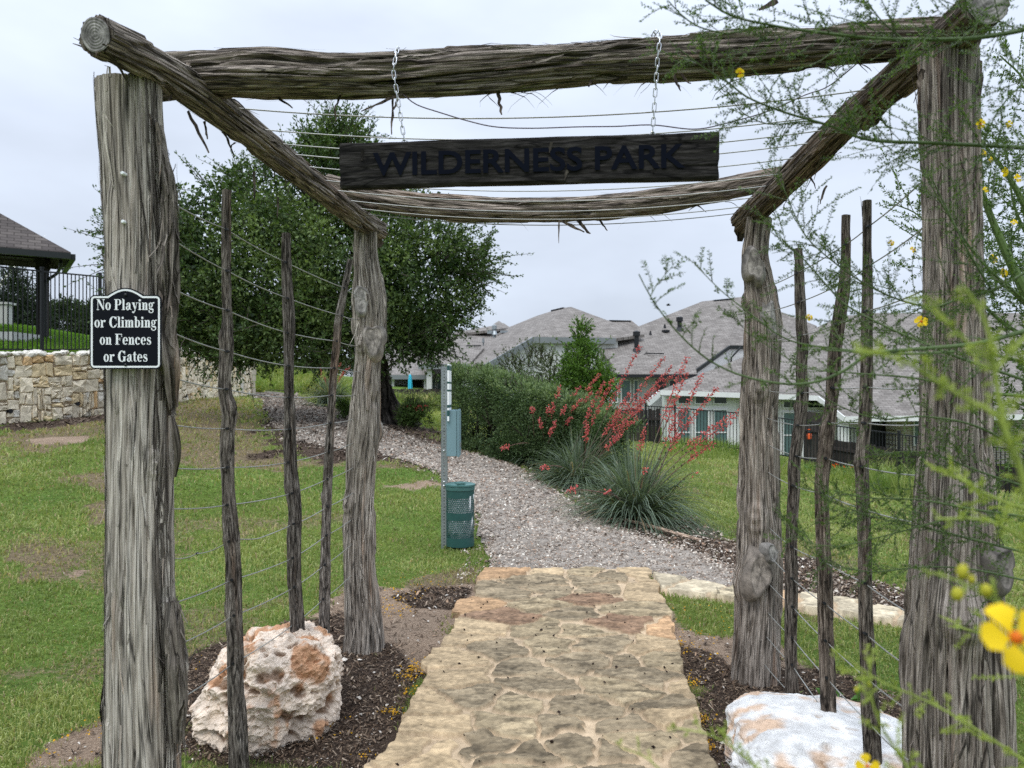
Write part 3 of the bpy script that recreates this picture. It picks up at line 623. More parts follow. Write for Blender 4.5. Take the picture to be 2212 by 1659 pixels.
# ------------------------------------------------------------------ logs
def log(mb, pts, nseg=110, step=.012, seed=0, ridge=.006, low=.05, tint=(1, 1, 1), knots=(), flare=None, ends=(1, 1), fr=1.0):
    p = crom(pts, step); c = p[:, :3]; r = p[:, 3]; R = r.mean()
    T, N, B = frames(c); m = len(c); v = np.concatenate([[0], np.cumsum(np.linalg.norm(np.diff(c, axis=0), axis=1))])
    th = np.linspace(0, 2*math.pi, nseg+1); ct, st = np.cos(th)[None], np.sin(th)[None]; V = v[:, None]; s = seed*13.7
    tw = .35*np.sin(V*.9+seed)                                    # the grain winds a little
    ca, sa = np.cos(th[None]+tw), np.sin(th[None]+tw)
    rr = r[:, None]*(1+low*1.6*vn(ct*1.4+s, st*1.4, V*1.7, 1)+low*vn(ct*3+s, st*3, V*3.5, 2))
    k = fr
    n1 = vn(ca*R*75*k+s, sa*R*75*k, V*3.2, 3); n2 = vn(ca*R*170*k+s, sa*R*170*k, V*7, 4); n3 = vn(ca*R*34*k+s, sa*R*34*k, V*1.5, 5); n4 = vn(ca*R*300*k+s, sa*R*300*k, V*14, 6)
    hgt = ridge*((.55-1.5*np.abs(n1))+.5*n2+.25*n4)-ridge*2.6*sstep(.16, 0, np.abs(n3))+ridge*1.3*sstep(.25, .3, vn(ca*R*22+s, sa*R*22, V*2.3, 7))
    for (kv, kth, ks, kh) in knots:
        dth = (th[None]-kth+math.pi) % (2*math.pi)-math.pi; dd = np.sqrt(((V-kv)/(ks*1.35))**2+(dth*R/ks)**2)
        g = np.exp(-dd**2*1.4); hgt = hgt*(1-.8*g)+kh*g+ridge*.8*np.cos(dd*9)*np.exp(-dd**2*.8)
    rr = rr+hgt
    if flare is not None: rr = rr*flare(V, th[None])
    pos = c[:, None]+rr[..., None]*(ct[..., None]*N[:, None]+st[..., None]*B[:, None])
    # ragged ends
    u = np.stack([ca*R+s, sa*R, np.broadcast_to(V, ca.shape)], -1); w = nseg+1
    i = np.arange(m-1)[:, None]*w; j = np.arange(nseg)[None]
    mb.add(pos.reshape(-1, 3), np.stack([i+j, i+j+1, i+w+j+1, i+w+j], -1).reshape(-1, 4), tint, u.reshape(-1, 3))
    return dict(pos=pos, c=c, r=r, T=T, N=N, B=B, v=v, th=th, step=step, m=m, nseg=nseg)
def sawn(parent, L, end):
    i = 2 if end == 0 else -3; c = L['c'][i]; t = L['T'][i]*(-1 if end == 0 else 1); r = L['r'][i]*.93; j = 0 if end == 0 else -1; c = L['c'][j]+t*.006; a = L['N'][j]; b = np.cross(t, a); th = np.linspace(0, 2*math.pi, 41)[:-1]; rows = []; cols = []; rgs = np.random.default_rng(int(abs(c[0])*1000))
    for k, q in enumerate(np.linspace(1, .06, 12)): rows.append(c+r*q*(1+.05*np.sin(th*2+1)[:, None]+.02*np.sin(th*5)[:, None])*(np.cos(th)[:, None]*a+np.sin(th)[:, None]*b)+t*.0015*(k % 2)); cols.append(np.tile(np.array((.25, .235, .22))*(1.0 if k % 2 else .90)*(1+.07*rgs.normal()), (40, 1))*(1+.45*vn(th*1.3, k*.2, 0, 3)+.35*vn(th*5, k*.15, 0, 5))[:, None])
    mb = MB(); mb.add(np.vstack(rows), [(x*40+y, x*40+(y+1) % 40, (x+1)*40+(y+1) % 40, (x+1)*40+y) for x in range(11) for y in range(40)]+[tuple(range(440, 480))], np.vstack(cols)); mb.build('sawn_end', m_endgrain, parent)
def cap(mb, L, end, tint=(.8, .75, .7), bulge=.004):
    i = 0 if end == 0 else -1; ring = L['pos'][i][:-1]; c0 = ring.mean(0); t = L['T'][i]*(-1 if end == 0 else 1); n = len(ring); rows = []
    for q in (1, .8, .55, .3): rows.append(c0+(ring-c0)*q+t*bulge*(1-q)+t*.002*vn(ring*40, 0, 0)[:, :1])
    V = np.concatenate(rows+[c0[None]+t*bulge]); f = []
    for a in range(3):
        for b in range(n): f.append((a*n+b, a*n+(b+1) % n, (a+1)*n+(b+1) % n, (a+1)*n+b))
    mb.add(V, f); k = len(V)-1; mb.add(V[-n-1:], [(b, (b+1) % n, n) for b in range(n)], tint)
    mb.c[-1][:] = tint; mb.c[-2][:] = tint
def strips(L, n, seed, lmin=.06, lmax=.24, wmax=.010, lift=.02, hang=0.0, thr=None, tint=(1, 1, 1), mb=None, vr=(0, 1)):
    """slivers of peeling bark"""
    mb = mb or MB(); rg = np.random.default_rng(seed)
    for _ in range(n):
        ln = rg.uniform(lmin, lmax); k = int(ln/L['step']); i0 = int(rg.uniform(vr[0], vr[1])*(L['m']-1)); i0 = min(i0, L['m']-2); sg = 1 if rg.random() < .5 else -1
        th0 = rg.uniform(0, 2*math.pi) if thr is None else rg.uniform(*thr); w = rg.uniform(.3, 1)*wmax; q = 6; drift = rg.normal(0, .15); lf = abs(rg.normal(0, 1))*lift; A = []; Bv = []
        for a in range(q):
            s = a/(q-1); ii = int(np.clip(i0+sg*s*k, 0, L['m']-1)); jj = int(((th0+drift*s) % (2*math.pi))/(2*math.pi)*L['nseg'])
            p = L['pos'][ii, jj]; nn = unit(p-L['c'][ii]); tt = L['T'][ii]; over = min(max(0, abs(sg*s*k)-(abs(ii-i0)))*L['step'], .02)*sg
            p = p+nn*(.0015+lf*s*s)+tt*over+np.array([0, 0, -1])*hang*s**1.7*ln*1.3; bt = unit(np.cross(tt, nn)); ww = w*(1-.75*s**2)*.5
            A.append(p+bt*ww); Bv.append(p-bt*ww)
        V = np.array(A+Bv); f = [(a, a+1, q+a+1, q+a) for a in range(q-1)]; c = np.array(tint)*rg.uniform(.55, 1.25)
        u = np.stack([np.r_[np.zeros(q), np.full(q, w)]+seed+_*.37, np.full(2*q, _*.21), np.r_[np.linspace(0, ln, q)]*1.0 if False else np.tile(np.linspace(0, ln, q), 2)], 1)
        mb.add(V, f, c, u)
    return mb
arb = thing('entrance_arbour', 'rustic gateway of weathered grey cedar posts and log beams over the flagstone path', 'arbour', (0.05, 3.6, 0))
# posts (px, py, D, half width px)
def pxlog(l): return [tuple(P(a, b, D))+(w/F*D,) for a, b, D, w in l]
EAST = math.pi/2
def flareL(V, th): return 1+.10*sstep(.5, 0, V)
def post(pts, seed, tint, knots, nstrip, ridge=.006, flare=None, nseg=120, label=None, low=.05, fr=1.0, **kw):
    mb = MB(); L = log(mb, pts, nseg, .012, seed, ridge, low, tint, knots, flare, fr=fr); cap(mb, L, 1, tint)
    mt_ = m_bare if seed == 1 else m_bark
    o = mb.build('post', mt_, arb, smooth=False, label=label)
    strips(L, nstrip, seed+50, tint=tint, **kw).build('loose_bark', mt_, o)
    if seed == 1: strips(L, 150, 91, .15, .55, .013, .004, thr=(4.75, 5.5), tint=(.62, .58, .54)).build('loose_bark', m_bark, o); strips(L, 90, 92, .15, .5, .012, .004, thr=(.9, 1.5), tint=(.62, .58, .54)).build('loose_bark', m_bark, o)
    return L
g0 = 0.0
# near left
nl = [tuple(P(310, 1780, 2.62))+(.120,), tuple(P(308, 1560, 2.62))+(.114,), tuple(P(304, 1300, 2.6))+(.108,), tuple(P(302, 1050, 2.6))+(.103,), tuple(P(302, 800, 2.6))+(.103,), tuple(P(300, 600, 2.6))+(.099,), tuple(P(291, 400, 2.6))+(.098,), tuple(P(283, 270, 2.6))+(.099,), tuple(P(279, 184, 2.6))+(.101,)]
base = (nl[0][0], nl[0][1], -.08, .125); nl = [base]+nl
Lnl = post(nl, 1, (1.12, 1.08, 1.02), [(.30, 4.6, .05, .02), (.62, 4.5, .06, .03), (1.45, .9, .04, .008), (2.25, 1.6, .05, .02)], 230, .0032, None, 200, low=.03, fr=1.25, lift=.010, wmax=.012)
# peeling ribbon of bark down the right side of the near left post
_np = [o for o in col.objects if o.name.startswith('post')][-1]
rib = MB(); rq = [tuple(P(a, b, D))+(w/F*D,) for a, b, D, w in [(374, 880, 2.6, 5), (366, 800, 2.56, 14), (356, 720, 2.55, 16), (360, 640, 2.55, 18), (362, 560, 2.55, 17), (364, 480, 2.56, 15), (364, 420, 2.56, 16), (356, 360, 2.56, 11), (346, 310, 2.56, 8), (340, 270, 2.56, 4)]]; Lrb = log(rib, rq, 60, .010, 77, .010, .25, (.78, .73, .68), (), None, fr=1.2); strips(Lrb, 120, 78, .05, .16, .016, .02, tint=(.85, .8, .74), mb=rib); rib.build('loose_bark', m_bark, _np)
rib = MB(); rq = [tuple(P(a, b, D))+(w/F*D,) for a, b, D, w in [(386, 1600, 2.58, 5), (388, 1500, 2.56, 13), (380, 1380, 2.54, 14), (374, 1300, 2.54, 5)]]; Lrb = log(rib, rq, 40, .010, 79, .008, .25, (.7, .66, .62), (), None, fr=1.2); strips(Lrb, 40, 80, .05, .16, .014, .02, tint=(.8, .75, .7), mb=rib)
rq = [tuple(P(a, b, D))+(w/F*D,) for a, b, D, w in [(378, 1030, 2.58, 3), (384, 980, 2.56, 8), (380, 935, 2.54, 7), (372, 900, 2.54, 3)]]; Lrb = log(rib, rq, 30, .010, 81, .006, .3, (.6, .56, .52), (), None, fr=1.2); rib.build('loose_bark', m_bark, _np)
# near right, two stems grown together
nr_ = [tuple(P(2072, 1800, 2.42))+(.150,), tuple(P(2070, 1600, 2.42))+(.150,), tuple(P(2064, 1400, 2.41))+(.137,), tuple(P(2062, 1200, 2.4))+(.117,), tuple(P(2062, 1000, 2.4))+(.102,), tuple(P(2060, 800, 2.4))+(.092,), tuple(P(2057, 600, 2.4))+(.084,), tuple(P(2054, 400, 2.4))+(.079,), tuple(P(2050, 220, 2.4))+(.079,), tuple(P(2050, 116, 2.4))+(.083,)]
nr_ = [(nr_[0][0], nr_[0][1], -.08, .165)]+nr_
def flareR(V, th):
    a = sstep(1.5, .2, V); return 1+a*(.10*np.cos(2*(th-.35))-.32*np.exp(-((np.angle(np.exp(1j*(th-.22))))/.075)**2)-.15*np.exp(-((np.angle(np.exp(1j*(th+.7))))/.08)**2)+.05*np.cos(5*th+1))
Lnr = post(nr_, 2, (1.05, .98, .93), [(1.02, 5.9, .06, .05), (1.75, 1.3, .04, .01)], 230, .0055, flareR, 200, lift=.010, fr=1.2)
# far left
fl = pxlog([(784, 1425, 4.8, 42), (786, 1380, 4.8, 40), (782, 1300, 4.8, 36), (777, 1200, 4.79, 33), (778, 1060, 4.79, 30), (783, 980, 4.78, 33), (788, 900, 4.78, 33), (793, 800, 4.78, 28), (799, 740, 4.78, 31), (800, 680, 4.78, 33), (797, 640, 4.78, 34), (791, 580, 4.78, 29), (789, 540, 4.78, 25), (790, 498, 4.78, 24)])
fl = [(fl[0][0], fl[0][1], -.08, .125)]+fl
Lfl = post(fl, 3, (1.18, 1.13, 1.07), [(1.0, 5.6, .05, .03), (1.45, 2.4, .06, .05), (2.1, 4.4, .06, .035), (1.98, 5.9, .05, .03), (.35, 2.6, .05, .03)], 110, .0055, None, 110)
# far right
fr_ = pxlog([(1632, 1490, 4.28, 50), (1632, 1440, 4.28, 48), (1636, 1330, 4.28, 46), (1640, 1230, 4.28, 45), (1641, 1120, 4.28, 42), (1640, 1000, 4.28, 40), (1640, 900, 4.28, 38), (1645, 800, 4.28, 38), (1647, 700, 4.28, 37), (1640, 620, 4.28, 31), (1632, 560, 4.28, 27), (1634, 520, 4.28, 24), (1640, 470, 4.28, 24)])
fr_ = [(fr_[0][0], fr_[0][1], -.08, .14)]+fr_
Lfr = post(fr_, 4, (1.0, .93, .87), [(.62, 4.7, .075, .035), (2.2, 4.9, .05, .03), (1.0, 5.8, .07, .03), (1.7, 5.9, .06, .03), (.75, 5.7, .05, .05)], 110, .006, None, 110)
# beams
def beam(pts, seed, tint, nstrip, nhang, ridge=.0055, low=.05, c0=True, c1=True, nseg=110, under=(0, 6.28), knots=()):
    mb = MB(); L = log(mb, pts, nseg, .012, seed, ridge, low, tint, knots)
    o = None
    if c1: cap(mb, L, 1, (.75, .72, .68))
    if c0: cap(mb, L, 0, (.75, .72, .68))
    o = mb.build('beam', m_beam, arb)
    if seed in (11, 12): sawn(o, L, 0)
    sb = strips(L, nstrip, seed+60, .08, .3, .012, .010, tint=tint)
    rg = np.random.default_rng(seed+5)
    low_th = [q for q in range(L['nseg'])]
    dn = [int(np.argmin(L['pos'][i, :, 2])) for i in range(L['m'])]; a0 = L['th'][dn[L['m']//2]]
    strips(L, nhang//2, seed+61, .04, .12, .016, .006, .5, (a0-.5, a0+.5), (.6, .55, .5), sb)
    sb.build('loose_bark', m_beam, o); return L
sl = [(-1.243, 2.30, 2.672, .052), (-1.20, 2.6, 2.705, .058), (-1.135, 3.0, 2.70, .062), (-1.06, 3.6, 2.685, .062), (-.985, 4.2, 2.67, .060), (-.90, 4.72, 2.65, .062), (-.865, 4.93, 2.648, .064)]
Lsl = beam(sl, 11, (1.25, 1.2, 1.14), 120, 26)
sr = [(1.352, 2.19, 2.712, .066), (1.355, 2.42, 2.705, .064), (1.352, 2.75, 2.70, .060), (1.35, 3.15, 2.69, .058), (1.356, 3.6, 2.665, .062), (1.36, 4.0, 2.645, .066), (1.362, 4.28, 2.63, .07), (1.365, 4.52, 2.612, .075)]
Lsr = beam(sr, 12, (.95, .85, .78), 120, 26, knots=[(.75, 3.1, .05, .035)])
fb = [tuple(P(328, 166, 2.86))+(.075,), tuple(P(450, 160, 2.85))+(.078,), tuple(P(580, 158, 2.83))+(.088,), tuple(P(720, 164, 2.80))+(.076,), tuple(P(860, 163, 2.77))+(.074,), tuple(P(1050, 152, 2.73))+(.076,), tuple(P(1250, 136, 2.69))+(.072,), tuple(P(1450, 125, 2.66))+(.070,), tuple(P(1650, 111, 2.63))+(.066,), tuple(P(1850, 94, 2.60))+(.066,), tuple(P(2030, 84, 2.57))+(.064,)]
Lfb = beam(fb, 13, (1.15, 1.1, 1.04), 220, 60, .006, .05)
bb = [tuple(P(706, 398, 4.66))+(.056,), tuple(P(800, 424, 4.62))+(.068,), tuple(P(930, 445, 4.58))+(.070,), tuple(P(1100, 454, 4.52))+(.068,), tuple(P(1280, 449, 4.46))+(.067,), tuple(P(1450, 430, 4.40))+(.064,), tuple(P(1600, 402, 4.35))+(.058,), tuple(P(1730, 376, 4.30))+(.052,)]
Lbb = beam(bb, 14, (1.3, 1.22, 1.14), 110, 36, .005)
# big flakes of bark
mbk = MB()
def flake(a, b, w, bend=.02, c=(.6, .55, .5), mb=mbk):
    a = np.array(a, float); b = np.array(b, float); q = 7; d = unit(b-a); bt = unit(np.cross(d, [0, 1, .2])); nn = np.cross(bt, d); s = np.linspace(0, 1, q)[:, None]
    m_ = a*(1-s)+b*s+nn*bend*np.sin(s*math.pi); rgf = np.random.default_rng(int(abs(a[0]*7919+a[2]*3571))); ww = w*(1-.7*np.abs(s*1.25-.3)**1.5).clip(.22, 1)*.5*rgf.uniform(.55, 1.15, (q, 1)); m_ = m_+bt*rgf.normal(0, w*.12, (q, 1)); V = np.vstack([m_+bt*ww, m_-bt*ww, m_+bt*ww+nn*.003, m_-bt*ww+nn*.003])
    f = [(i, i+1, q+i+1, q+i) for i in range(q-1)]+[(2*q+i, 3*q+i, 3*q+i+1, 2*q+i+1) for i in range(q-1)]; mb.add(V, f, c, np.stack([V[:, 0]*.3, V[:, 1]*.3, V[:, 2]], 1))
flake(P(406, 135, 2.74), P(364, 217, 2.66), .022, .005, (1.2, 1.1, 1.0))
for a, b, D, w in [((1075, 193), (1084, 247), 2.72, .016), ((870, 200), (780, 240), 2.74, .010), ((862, 203), (850, 236), 2.75, .010), ((848, 205), (846, 290), 2.75, .010), ((736, 203), (722, 235), 2.8, .010), ((722, 232), (725, 262), 2.8, .008), ((590, 205), (632, 232), 2.84, .012), ((1278, 172), (1271, 186), 2.66, .012), ((1455, 160), (1470, 196), 2.62, .010), ((1470, 158), (1492, 180), 2.62, .008), ((440, 262), (447, 300), 2.95, .012), ((405, 240), (450, 330), 2.8, .014), ((1208, 470), (1207, 525), 4.45, .010), ((1205, 473), (1262, 502), 4.45, .022), ((1245, 472), (1275, 505), 4.45, .026), ((1292, 472), (1312, 498), 4.45, .014), ((548, 370), (549, 430), 3.3, .012), ((600, 425), (598, 470), 3.5, .008), ((1785, 400), (1772, 440), 3.4, .012), ((1680, 1), (1640, 20), 2.6, .02), ((2108, 85), (2118, 205), 2.36, .03), ((2118, 130), (2112, 190), 2.36, .02), ((1996, 150), (1985, 190), 2.36, .02), ((1945, 47), (1905, 52), 2.55, .018)]:
    flake(P(*a, D), P(*b, D-.03), w, .006, (.5, .45, .4))
flake((1.35, 4.50, 2.66), (1.345, 4.55, 2.50), .09, .02, (.7, .65, .6)); flake((-.87, 4.86, 2.66), (-.845, 4.9, 2.53), .08, .02, (.8, .72, .66))
mbk.build('loose_bark', m_beam, arb)
# overhead wires and the loose one
wm_l = [3.03, 3.26, 3.43, 3.57, 3.75, 3.97, 4.15, 4.34, 4.5, 4.62]
for dl in wm_l:
    xl = np.interp(dl, [q[1] for q in sl], [q[0] for q in sl]); zl = np.interp(dl, [q[1] for q in sl], [q[2] for q in sl]); dr_ = dl-.22
    xr = np.interp(dr_, [q[1] for q in sr], [q[0] for q in sr]); zr = np.interp(dr_, [q[1] for q in sr], [q[2] for q in sr]); s = np.linspace(0, 1, 24)[:, None]
    p = np.array([xl, dl, zl+.03])*(1-s)+np.array([xr, dr_, zr+.02])*s; p[:, 2] -= .075*4*(s*(1-s))[:, 0]
    mb = MB(); tube(mb, p, .0028, 5); mb.build('overhead_wire', m_wire, arb, smooth=True)
mb = MB(); tube(mb, crom([P(a, b, D) for a, b, D in [(872, 205, 2.74), (900, 226, 2.74), (950, 243, 2.74), (1010, 261, 2.73), (1070, 274, 2.73), (1150, 277, 2.72), (1250, 274, 2.71), (1330, 273, 2.70), (1410, 270, 2.69), (1500, 279, 2.7), (1570, 266, 2.75), (1660, 240, 2.85), (1740, 205, 2.8), (1790, 186, 2.75), (1860, 130, 2.65)]], .02), .0022, 5); mb.build('loose_wire', m_oldwire, arb, smooth=True)
# white screw heads on the near left post
for (a, b) in [(263, 373), (264, 478)]:
    mb = MB(); q = P(a, b, 2.485); tube(mb, [q+[0, .05, 0], q+[0, .004, 0], q], [.0062, .0062, .0045], 10); mb.build('screw_head', m_signw, arb)

# ------------------------------------------------------------------ side fences of wires and stakes
def stake_fence(lab, stakes, wires, side, dnear, dfar, xs):
    root = thing('wire_fence', lab, 'fence', (xs, (dnear+dfar)/2, 0))
    for si, (D, l, tint, kn) in enumerate(stakes):
        pts = [tuple(P(a, b, D))+(w/F*D,) for a, b, w in l][::-1]
        if pts[0][2] > .0: pts = [(pts[0][0], pts[0][1], -.06, pts[0][3]*1.05)]+pts
        mb = MB(); L = log(mb, pts, 48, .012, 30+si+7*side, .0032, .10, tint, kn, fr=1.3); cap(mb, L, 1, (1, .95, .9)); o = mb.build('stake', m_stake, root)
        strips(L, 26, 90+si+side*9, .04, .12, .008, .006, tint=tint).build('loose_bark', m_stake, o)
        hb = MB()
        for wr in wires:
            for (a, b, q) in wr:
                if q == si+1: c_ = P(a, b, D-.035); tube(hb, [c_+[0, .02, 0], c_+[0, -.002, 0]], .006, 8)
        if hb.v: hb.build('wire_hole', m_black, o)
    Ds = {0: dnear, 9: dfar}
    for si, q in enumerate(stakes): Ds[si+1] = q[0]
    for wr in wires:
        p = np.array([P(a, b, Ds[q] if q in Ds else q) for a, b, q in wr]); mb = MB()
        out = [p[0]]
        for a, b in zip(p[:-1], p[1:]):
            n = max(3, int(np.linalg.norm(b-a)/.04)); s = np.linspace(0, 1, n)[1:, None]; seg = a*(1-s)+b*s; seg[:, 2] -= .012*np.linalg.norm(b-a)*(4*s*(1-s))[:, 0]; out += list(seg)
        tube(mb, np.array(out), .0026, 5); mb.build('wire', m_wire, root, smooth=True)
    return root
LS = [(3.26, [(490, 411, 9), (490, 500, 9), (490, 600, 9), (491, 690, 10), (490, 740, 12), (487, 830, 11), (493, 900, 13), (490, 960, 14), (492, 1050, 13), (497, 1140, 17), (502, 1200, 14), (504, 1300, 15), (506, 1400, 16), (509, 1500, 17), (515, 1640, 19)], (1.0, .97, .93), [(.75, 4.7, .03, .012), (1.6, 1.5, .03, .015), (1.9, 4.7, .03, .012)]),
      (3.83, [(618, 504, 8), (620, 600, 9), (624, 690, 11), (624, 800, 10), (626, 900, 10), (627, 1000, 11), (632, 1060, 12), (637, 1110, 11), (635, 1160, 13), (636, 1250, 13), (641, 1330, 14), (642, 1366, 14)], (.72, .70, .68), [(1.2, 4.7, .03, .012)]),
      (4.18, [(758, 561, 6.5), (748, 610, 7), (738, 660, 8), (731, 700, 8), (728, 740, 8), (719, 830, 8), (715, 900, 8), (711, 970, 9), (706, 1080, 9), (703, 1180, 9), (701, 1270, 9), (700, 1345, 9)], (1.05, 1.02, 1.0), [(1.1, 4.7, .02, .012)])]
def W4(l, k=(0, 1, 2, 3, 9)): return [(a, b, q) for (a, b), q in zip(l, k)]
LW = [W4([(340, 420), (488, 495), (616, 566), (743, 622), (795, 648)]), W4([(340, 495), (490, 585), (621, 644), (738, 682), (778, 690)]), W4([(350, 612), (490, 670), (621, 719), (727, 737), (778, 748)]), W4([(350, 708), (490, 759), (623, 790), (722, 795), (782, 803)]),
      W4([(350, 808), (488, 841), (623, 859), (716, 854), (774, 852)]), W4([(340, 912), (490, 926), (625, 927), (713, 914), (770, 903)]), W4([(340, 1008), (490, 1010), (622, 999), (710, 976), (770, 953)]), W4([(340, 1098), (490, 1091), (630, 1066), (707, 1035), (770, 1006)]),
      [(340, 1198, 0), (424, 1196, 3.0), (494, 1170, 1), (520, 1165, 3.4), (556, 1164, 3.55), (634, 1132, 2), (656, 1124, 3.95), (707, 1095, 3), (770, 1060, 9)], W4([(345, 1312), (500, 1253), (632, 1206), (705, 1157), (770, 1114)]), W4([(350, 1408), (505, 1330), (635, 1269), (701, 1221), (768, 1168)]), W4([(350, 1532), (503, 1434), (637, 1347), (698, 1295), (766, 1236)])]
stake_fence('wire fence strung through three crooked stakes beside the pitted boulder', LS, LW, 0, 2.6, 4.78, -1.1)
RS = [(3.72, [(1722, 537, 8), (1727, 620, 9), (1730, 700, 10), (1734, 740, 11), (1731, 800, 10), (1733, 860, 11), (1724, 940, 11), (1717, 1000, 12), (1716, 1060, 12), (1711, 1150, 12), (1711, 1250, 13), (1709, 1350, 13), (1710, 1500, 13)], (.75, .71, .67), [(1.6, 3.6, .02, .015)]),
      (3.31, [(1828, 465, 9), (1826, 560, 9), (1822, 620, 12), (1812, 680, 13), (1803, 740, 13), (1798, 820, 13), (1794, 880, 13), (1784, 960, 15), (1776, 1040, 14), (1777, 1100, 13), (1779, 1200, 14), (1782, 1330, 15), (1786, 1450, 16), (1790, 1590, 16)], (.80, .72, .65), [(1.5, 4.7, .03, .01)]),
      (2.94, [(1872, 433, 9), (1873, 520, 9), (1873, 620, 10), (1872, 720, 12), (1870, 820, 12), (1867, 900, 13), (1862, 980, 13), (1864, 1060, 12), (1867, 1160, 13), (1868, 1280, 14), (1872, 1400, 14), (1877, 1520, 15), (1884, 1650, 15), (1890, 1730, 15)], (.85, .81, .76), [(1.4, 4.7, .025, .01)])]
K2 = (9, 1, 2, 3, 0)
RW = [W4([(1640, 625), (1722, 590), (1826, 528), (1878, 488), (2010, 375)], K2), W4([(1640, 676), (1726, 653), (1822, 610), (1875, 575), (2010, 480)], K2), W4([(1640, 738), (1730, 725), (1808, 700), (1873, 672), (2010, 620)], K2), W4([(1645, 842), (1733, 849), (1800, 838), (1871, 836), (2010, 838)], K2),
      W4([(1645, 899), (1724, 919), (1791, 913), (1868, 914), (2010, 917)], K2), W4([(1650, 956), (1722, 986), (1784, 990), (1863, 1009), (2010, 1029)], K2), W4([(1650, 1014), (1715, 1050), (1777, 1066), (1866, 1100), (2010, 1134)], K2), W4([(1652, 1130), (1711, 1182), (1777, 1211), (1868, 1260), (2000, 1345)], K2),
      W4([(1652, 1187), (1711, 1250), (1782, 1304), (1871, 1370), (1985, 1455)], K2), W4([(1650, 1248), (1712, 1311), (1784, 1385), (1876, 1468), (1980, 1545)], K2), W4([(1646, 1308), (1711, 1378), (1786, 1465), (1880, 1565), (1960, 1640)], K2), W4([(1642, 1358), (1711, 1437), (1788, 1545), (1886, 1662), (1950, 1760)], K2), W4([(1636, 1416), (1709, 1500), (1788, 1610), (1890, 1740), (1950, 1850)], K2)]
stake_fence('wire fence strung through three dark stakes beside the smooth white boulder', RS, RW, 1, 2.4, 4.28, 1.36)

# ------------------------------------------------------------------ boulders
def boulder(name, lab, c, sx, sy, sz, seed, pits, pitr, pitd, sub, colf, rough=.08, pw=2.6, tilt=0.0, rzz=0.0, taper=0.0, shear=0.0):
    v, f = icos(sub); rg = np.random.default_rng(seed); s = np.sign(v)*np.abs(v)**(2/pw); s = unit(v)*(1/((np.abs(v)**pw).sum(1)**(1/pw)))[:, None]
    nn = unit(v); d = 1+rough*2.4*fbm(v[:, 0]*1.3+seed, v[:, 1]*1.3, v[:, 2]*1.3, 1, 3)+rough*1.3*fbm(v[:, 0]*4+seed, v[:, 1]*4, v[:, 2]*4, 2, 4)+rough*1.5*(.25-np.abs(fbm(v[:, 0]*4.5+seed, v[:, 1]*4.5, v[:, 2]*4.5, 3, 5)))+rough*.32*fbm(v[:, 0]*22+seed, v[:, 1]*22, v[:, 2]*22, 5, 3)
    p = s*d[:, None]*np.array([sx, sy, sz]); zn = v[:, 2]; p[:, 0] = p[:, 0]*(1-taper*zn)+shear*zn; pit = np.zeros(len(p))
    if pits:
        q = unit(rg.normal(size=(pits, 3))); q = q[q[:, 2] > -.6]; qr = pitr*(.4+1.7*rg.random(len(q))**3)
        ps = unit(p+.018*np.stack([fbm(p[:, 0]*20, p[:, 1]*20, p[:, 2]*20, 70+i, 2) for i in range(3)], 1)*1.5)
        for a in range(len(q)):
            el = unit(np.cross(q[a], [.3, .2, 1])); dv = ps-q[a]; dl = dv @ el; dist = np.sqrt((dv**2).sum(1)-.55*dl**2); g = sstep(qr[a], qr[a]*.45, dist); pit = np.maximum(pit, g*min(1, qr[a]/pitr+.2))
        p = p-nn*(pit*pitd)[:, None]
    cc = colf(p, v, pit, seed); a, b = math.cos(tilt), math.sin(tilt); p = np.stack([p[:, 0]*a-p[:, 2]*b, p[:, 1], p[:, 0]*b+p[:, 2]*a], 1)
    a, b = math.cos(rzz), math.sin(rzz); p = np.stack([p[:, 0]*a-p[:, 1]*b, p[:, 0]*b+p[:, 1]*a, p[:, 2]], 1); p = p+np.array(c)
    mb = MB(); mb.add(p, f, cc); return mb.build(name, m_rock, org=(c[0], c[1], 0), smooth=False, label=lab, cat='boulder')
def cL(p, v, pit, s):
    n = fbm(p[:, 0]*9, p[:, 1]*9, p[:, 2]*9, 4, 4)[:, None]; o_ = sstep(.10, .30, fbm(p[:, 0]*8+5, p[:, 1]*8, p[:, 2]*8+2, 8, 5)+.09*(v[:, 2] > .45)+.10*pit)[:, None]
    c = np.array((.74, .615, .495))*(1+.4*n); c = c*(1-o_*.8)+np.array((.50, .235, .10))*o_*.8; k = sstep(.5, 1, pit)[:, None]*.8; return np.clip(c*(1-k)+np.array((.17, .085, .04))*k, .02, .9)
boulder('boulder', 'pitted cream and orange limestone boulder at the foot of the left fence', (ROCKL[0], ROCKL[1], .185), .30, .33, .265, 5, 330, .070, .026, 7, cL, .105, 2.8, -.05, .2, .16, .07)
def cR(p, v, pit, s):
    n = fbm(p[:, 0]*9, p[:, 1]*9, p[:, 2]*9, 4, 4)[:, None]; o_ = sstep(.16, .4, fbm(p[:, 0]*7+3, p[:, 1]*10, p[:, 2]*7, 8, 4)+.10*((p[:, 1] > .10) & (v[:, 2] > .1)))[:, None]
    c = np.array((.70, .69, .665))*(1+.42*n); c = c*(1-o_*.75)+np.array((.58, .36, .2))*o_*.75; k = pit[:, None]*.6; return np.clip(c*(1-k)+np.array((.4, .25, .13))*k, .02, .95)
boulder('boulder', 'smooth bright white limestone boulder at the foot of the right fence', (ROCKR[0]-.02, ROCKR[1]-.02, .04), .42, .40, .19, 9, 40, .09, .018, 6, cR, .05, 3.6, -.07, -.1)

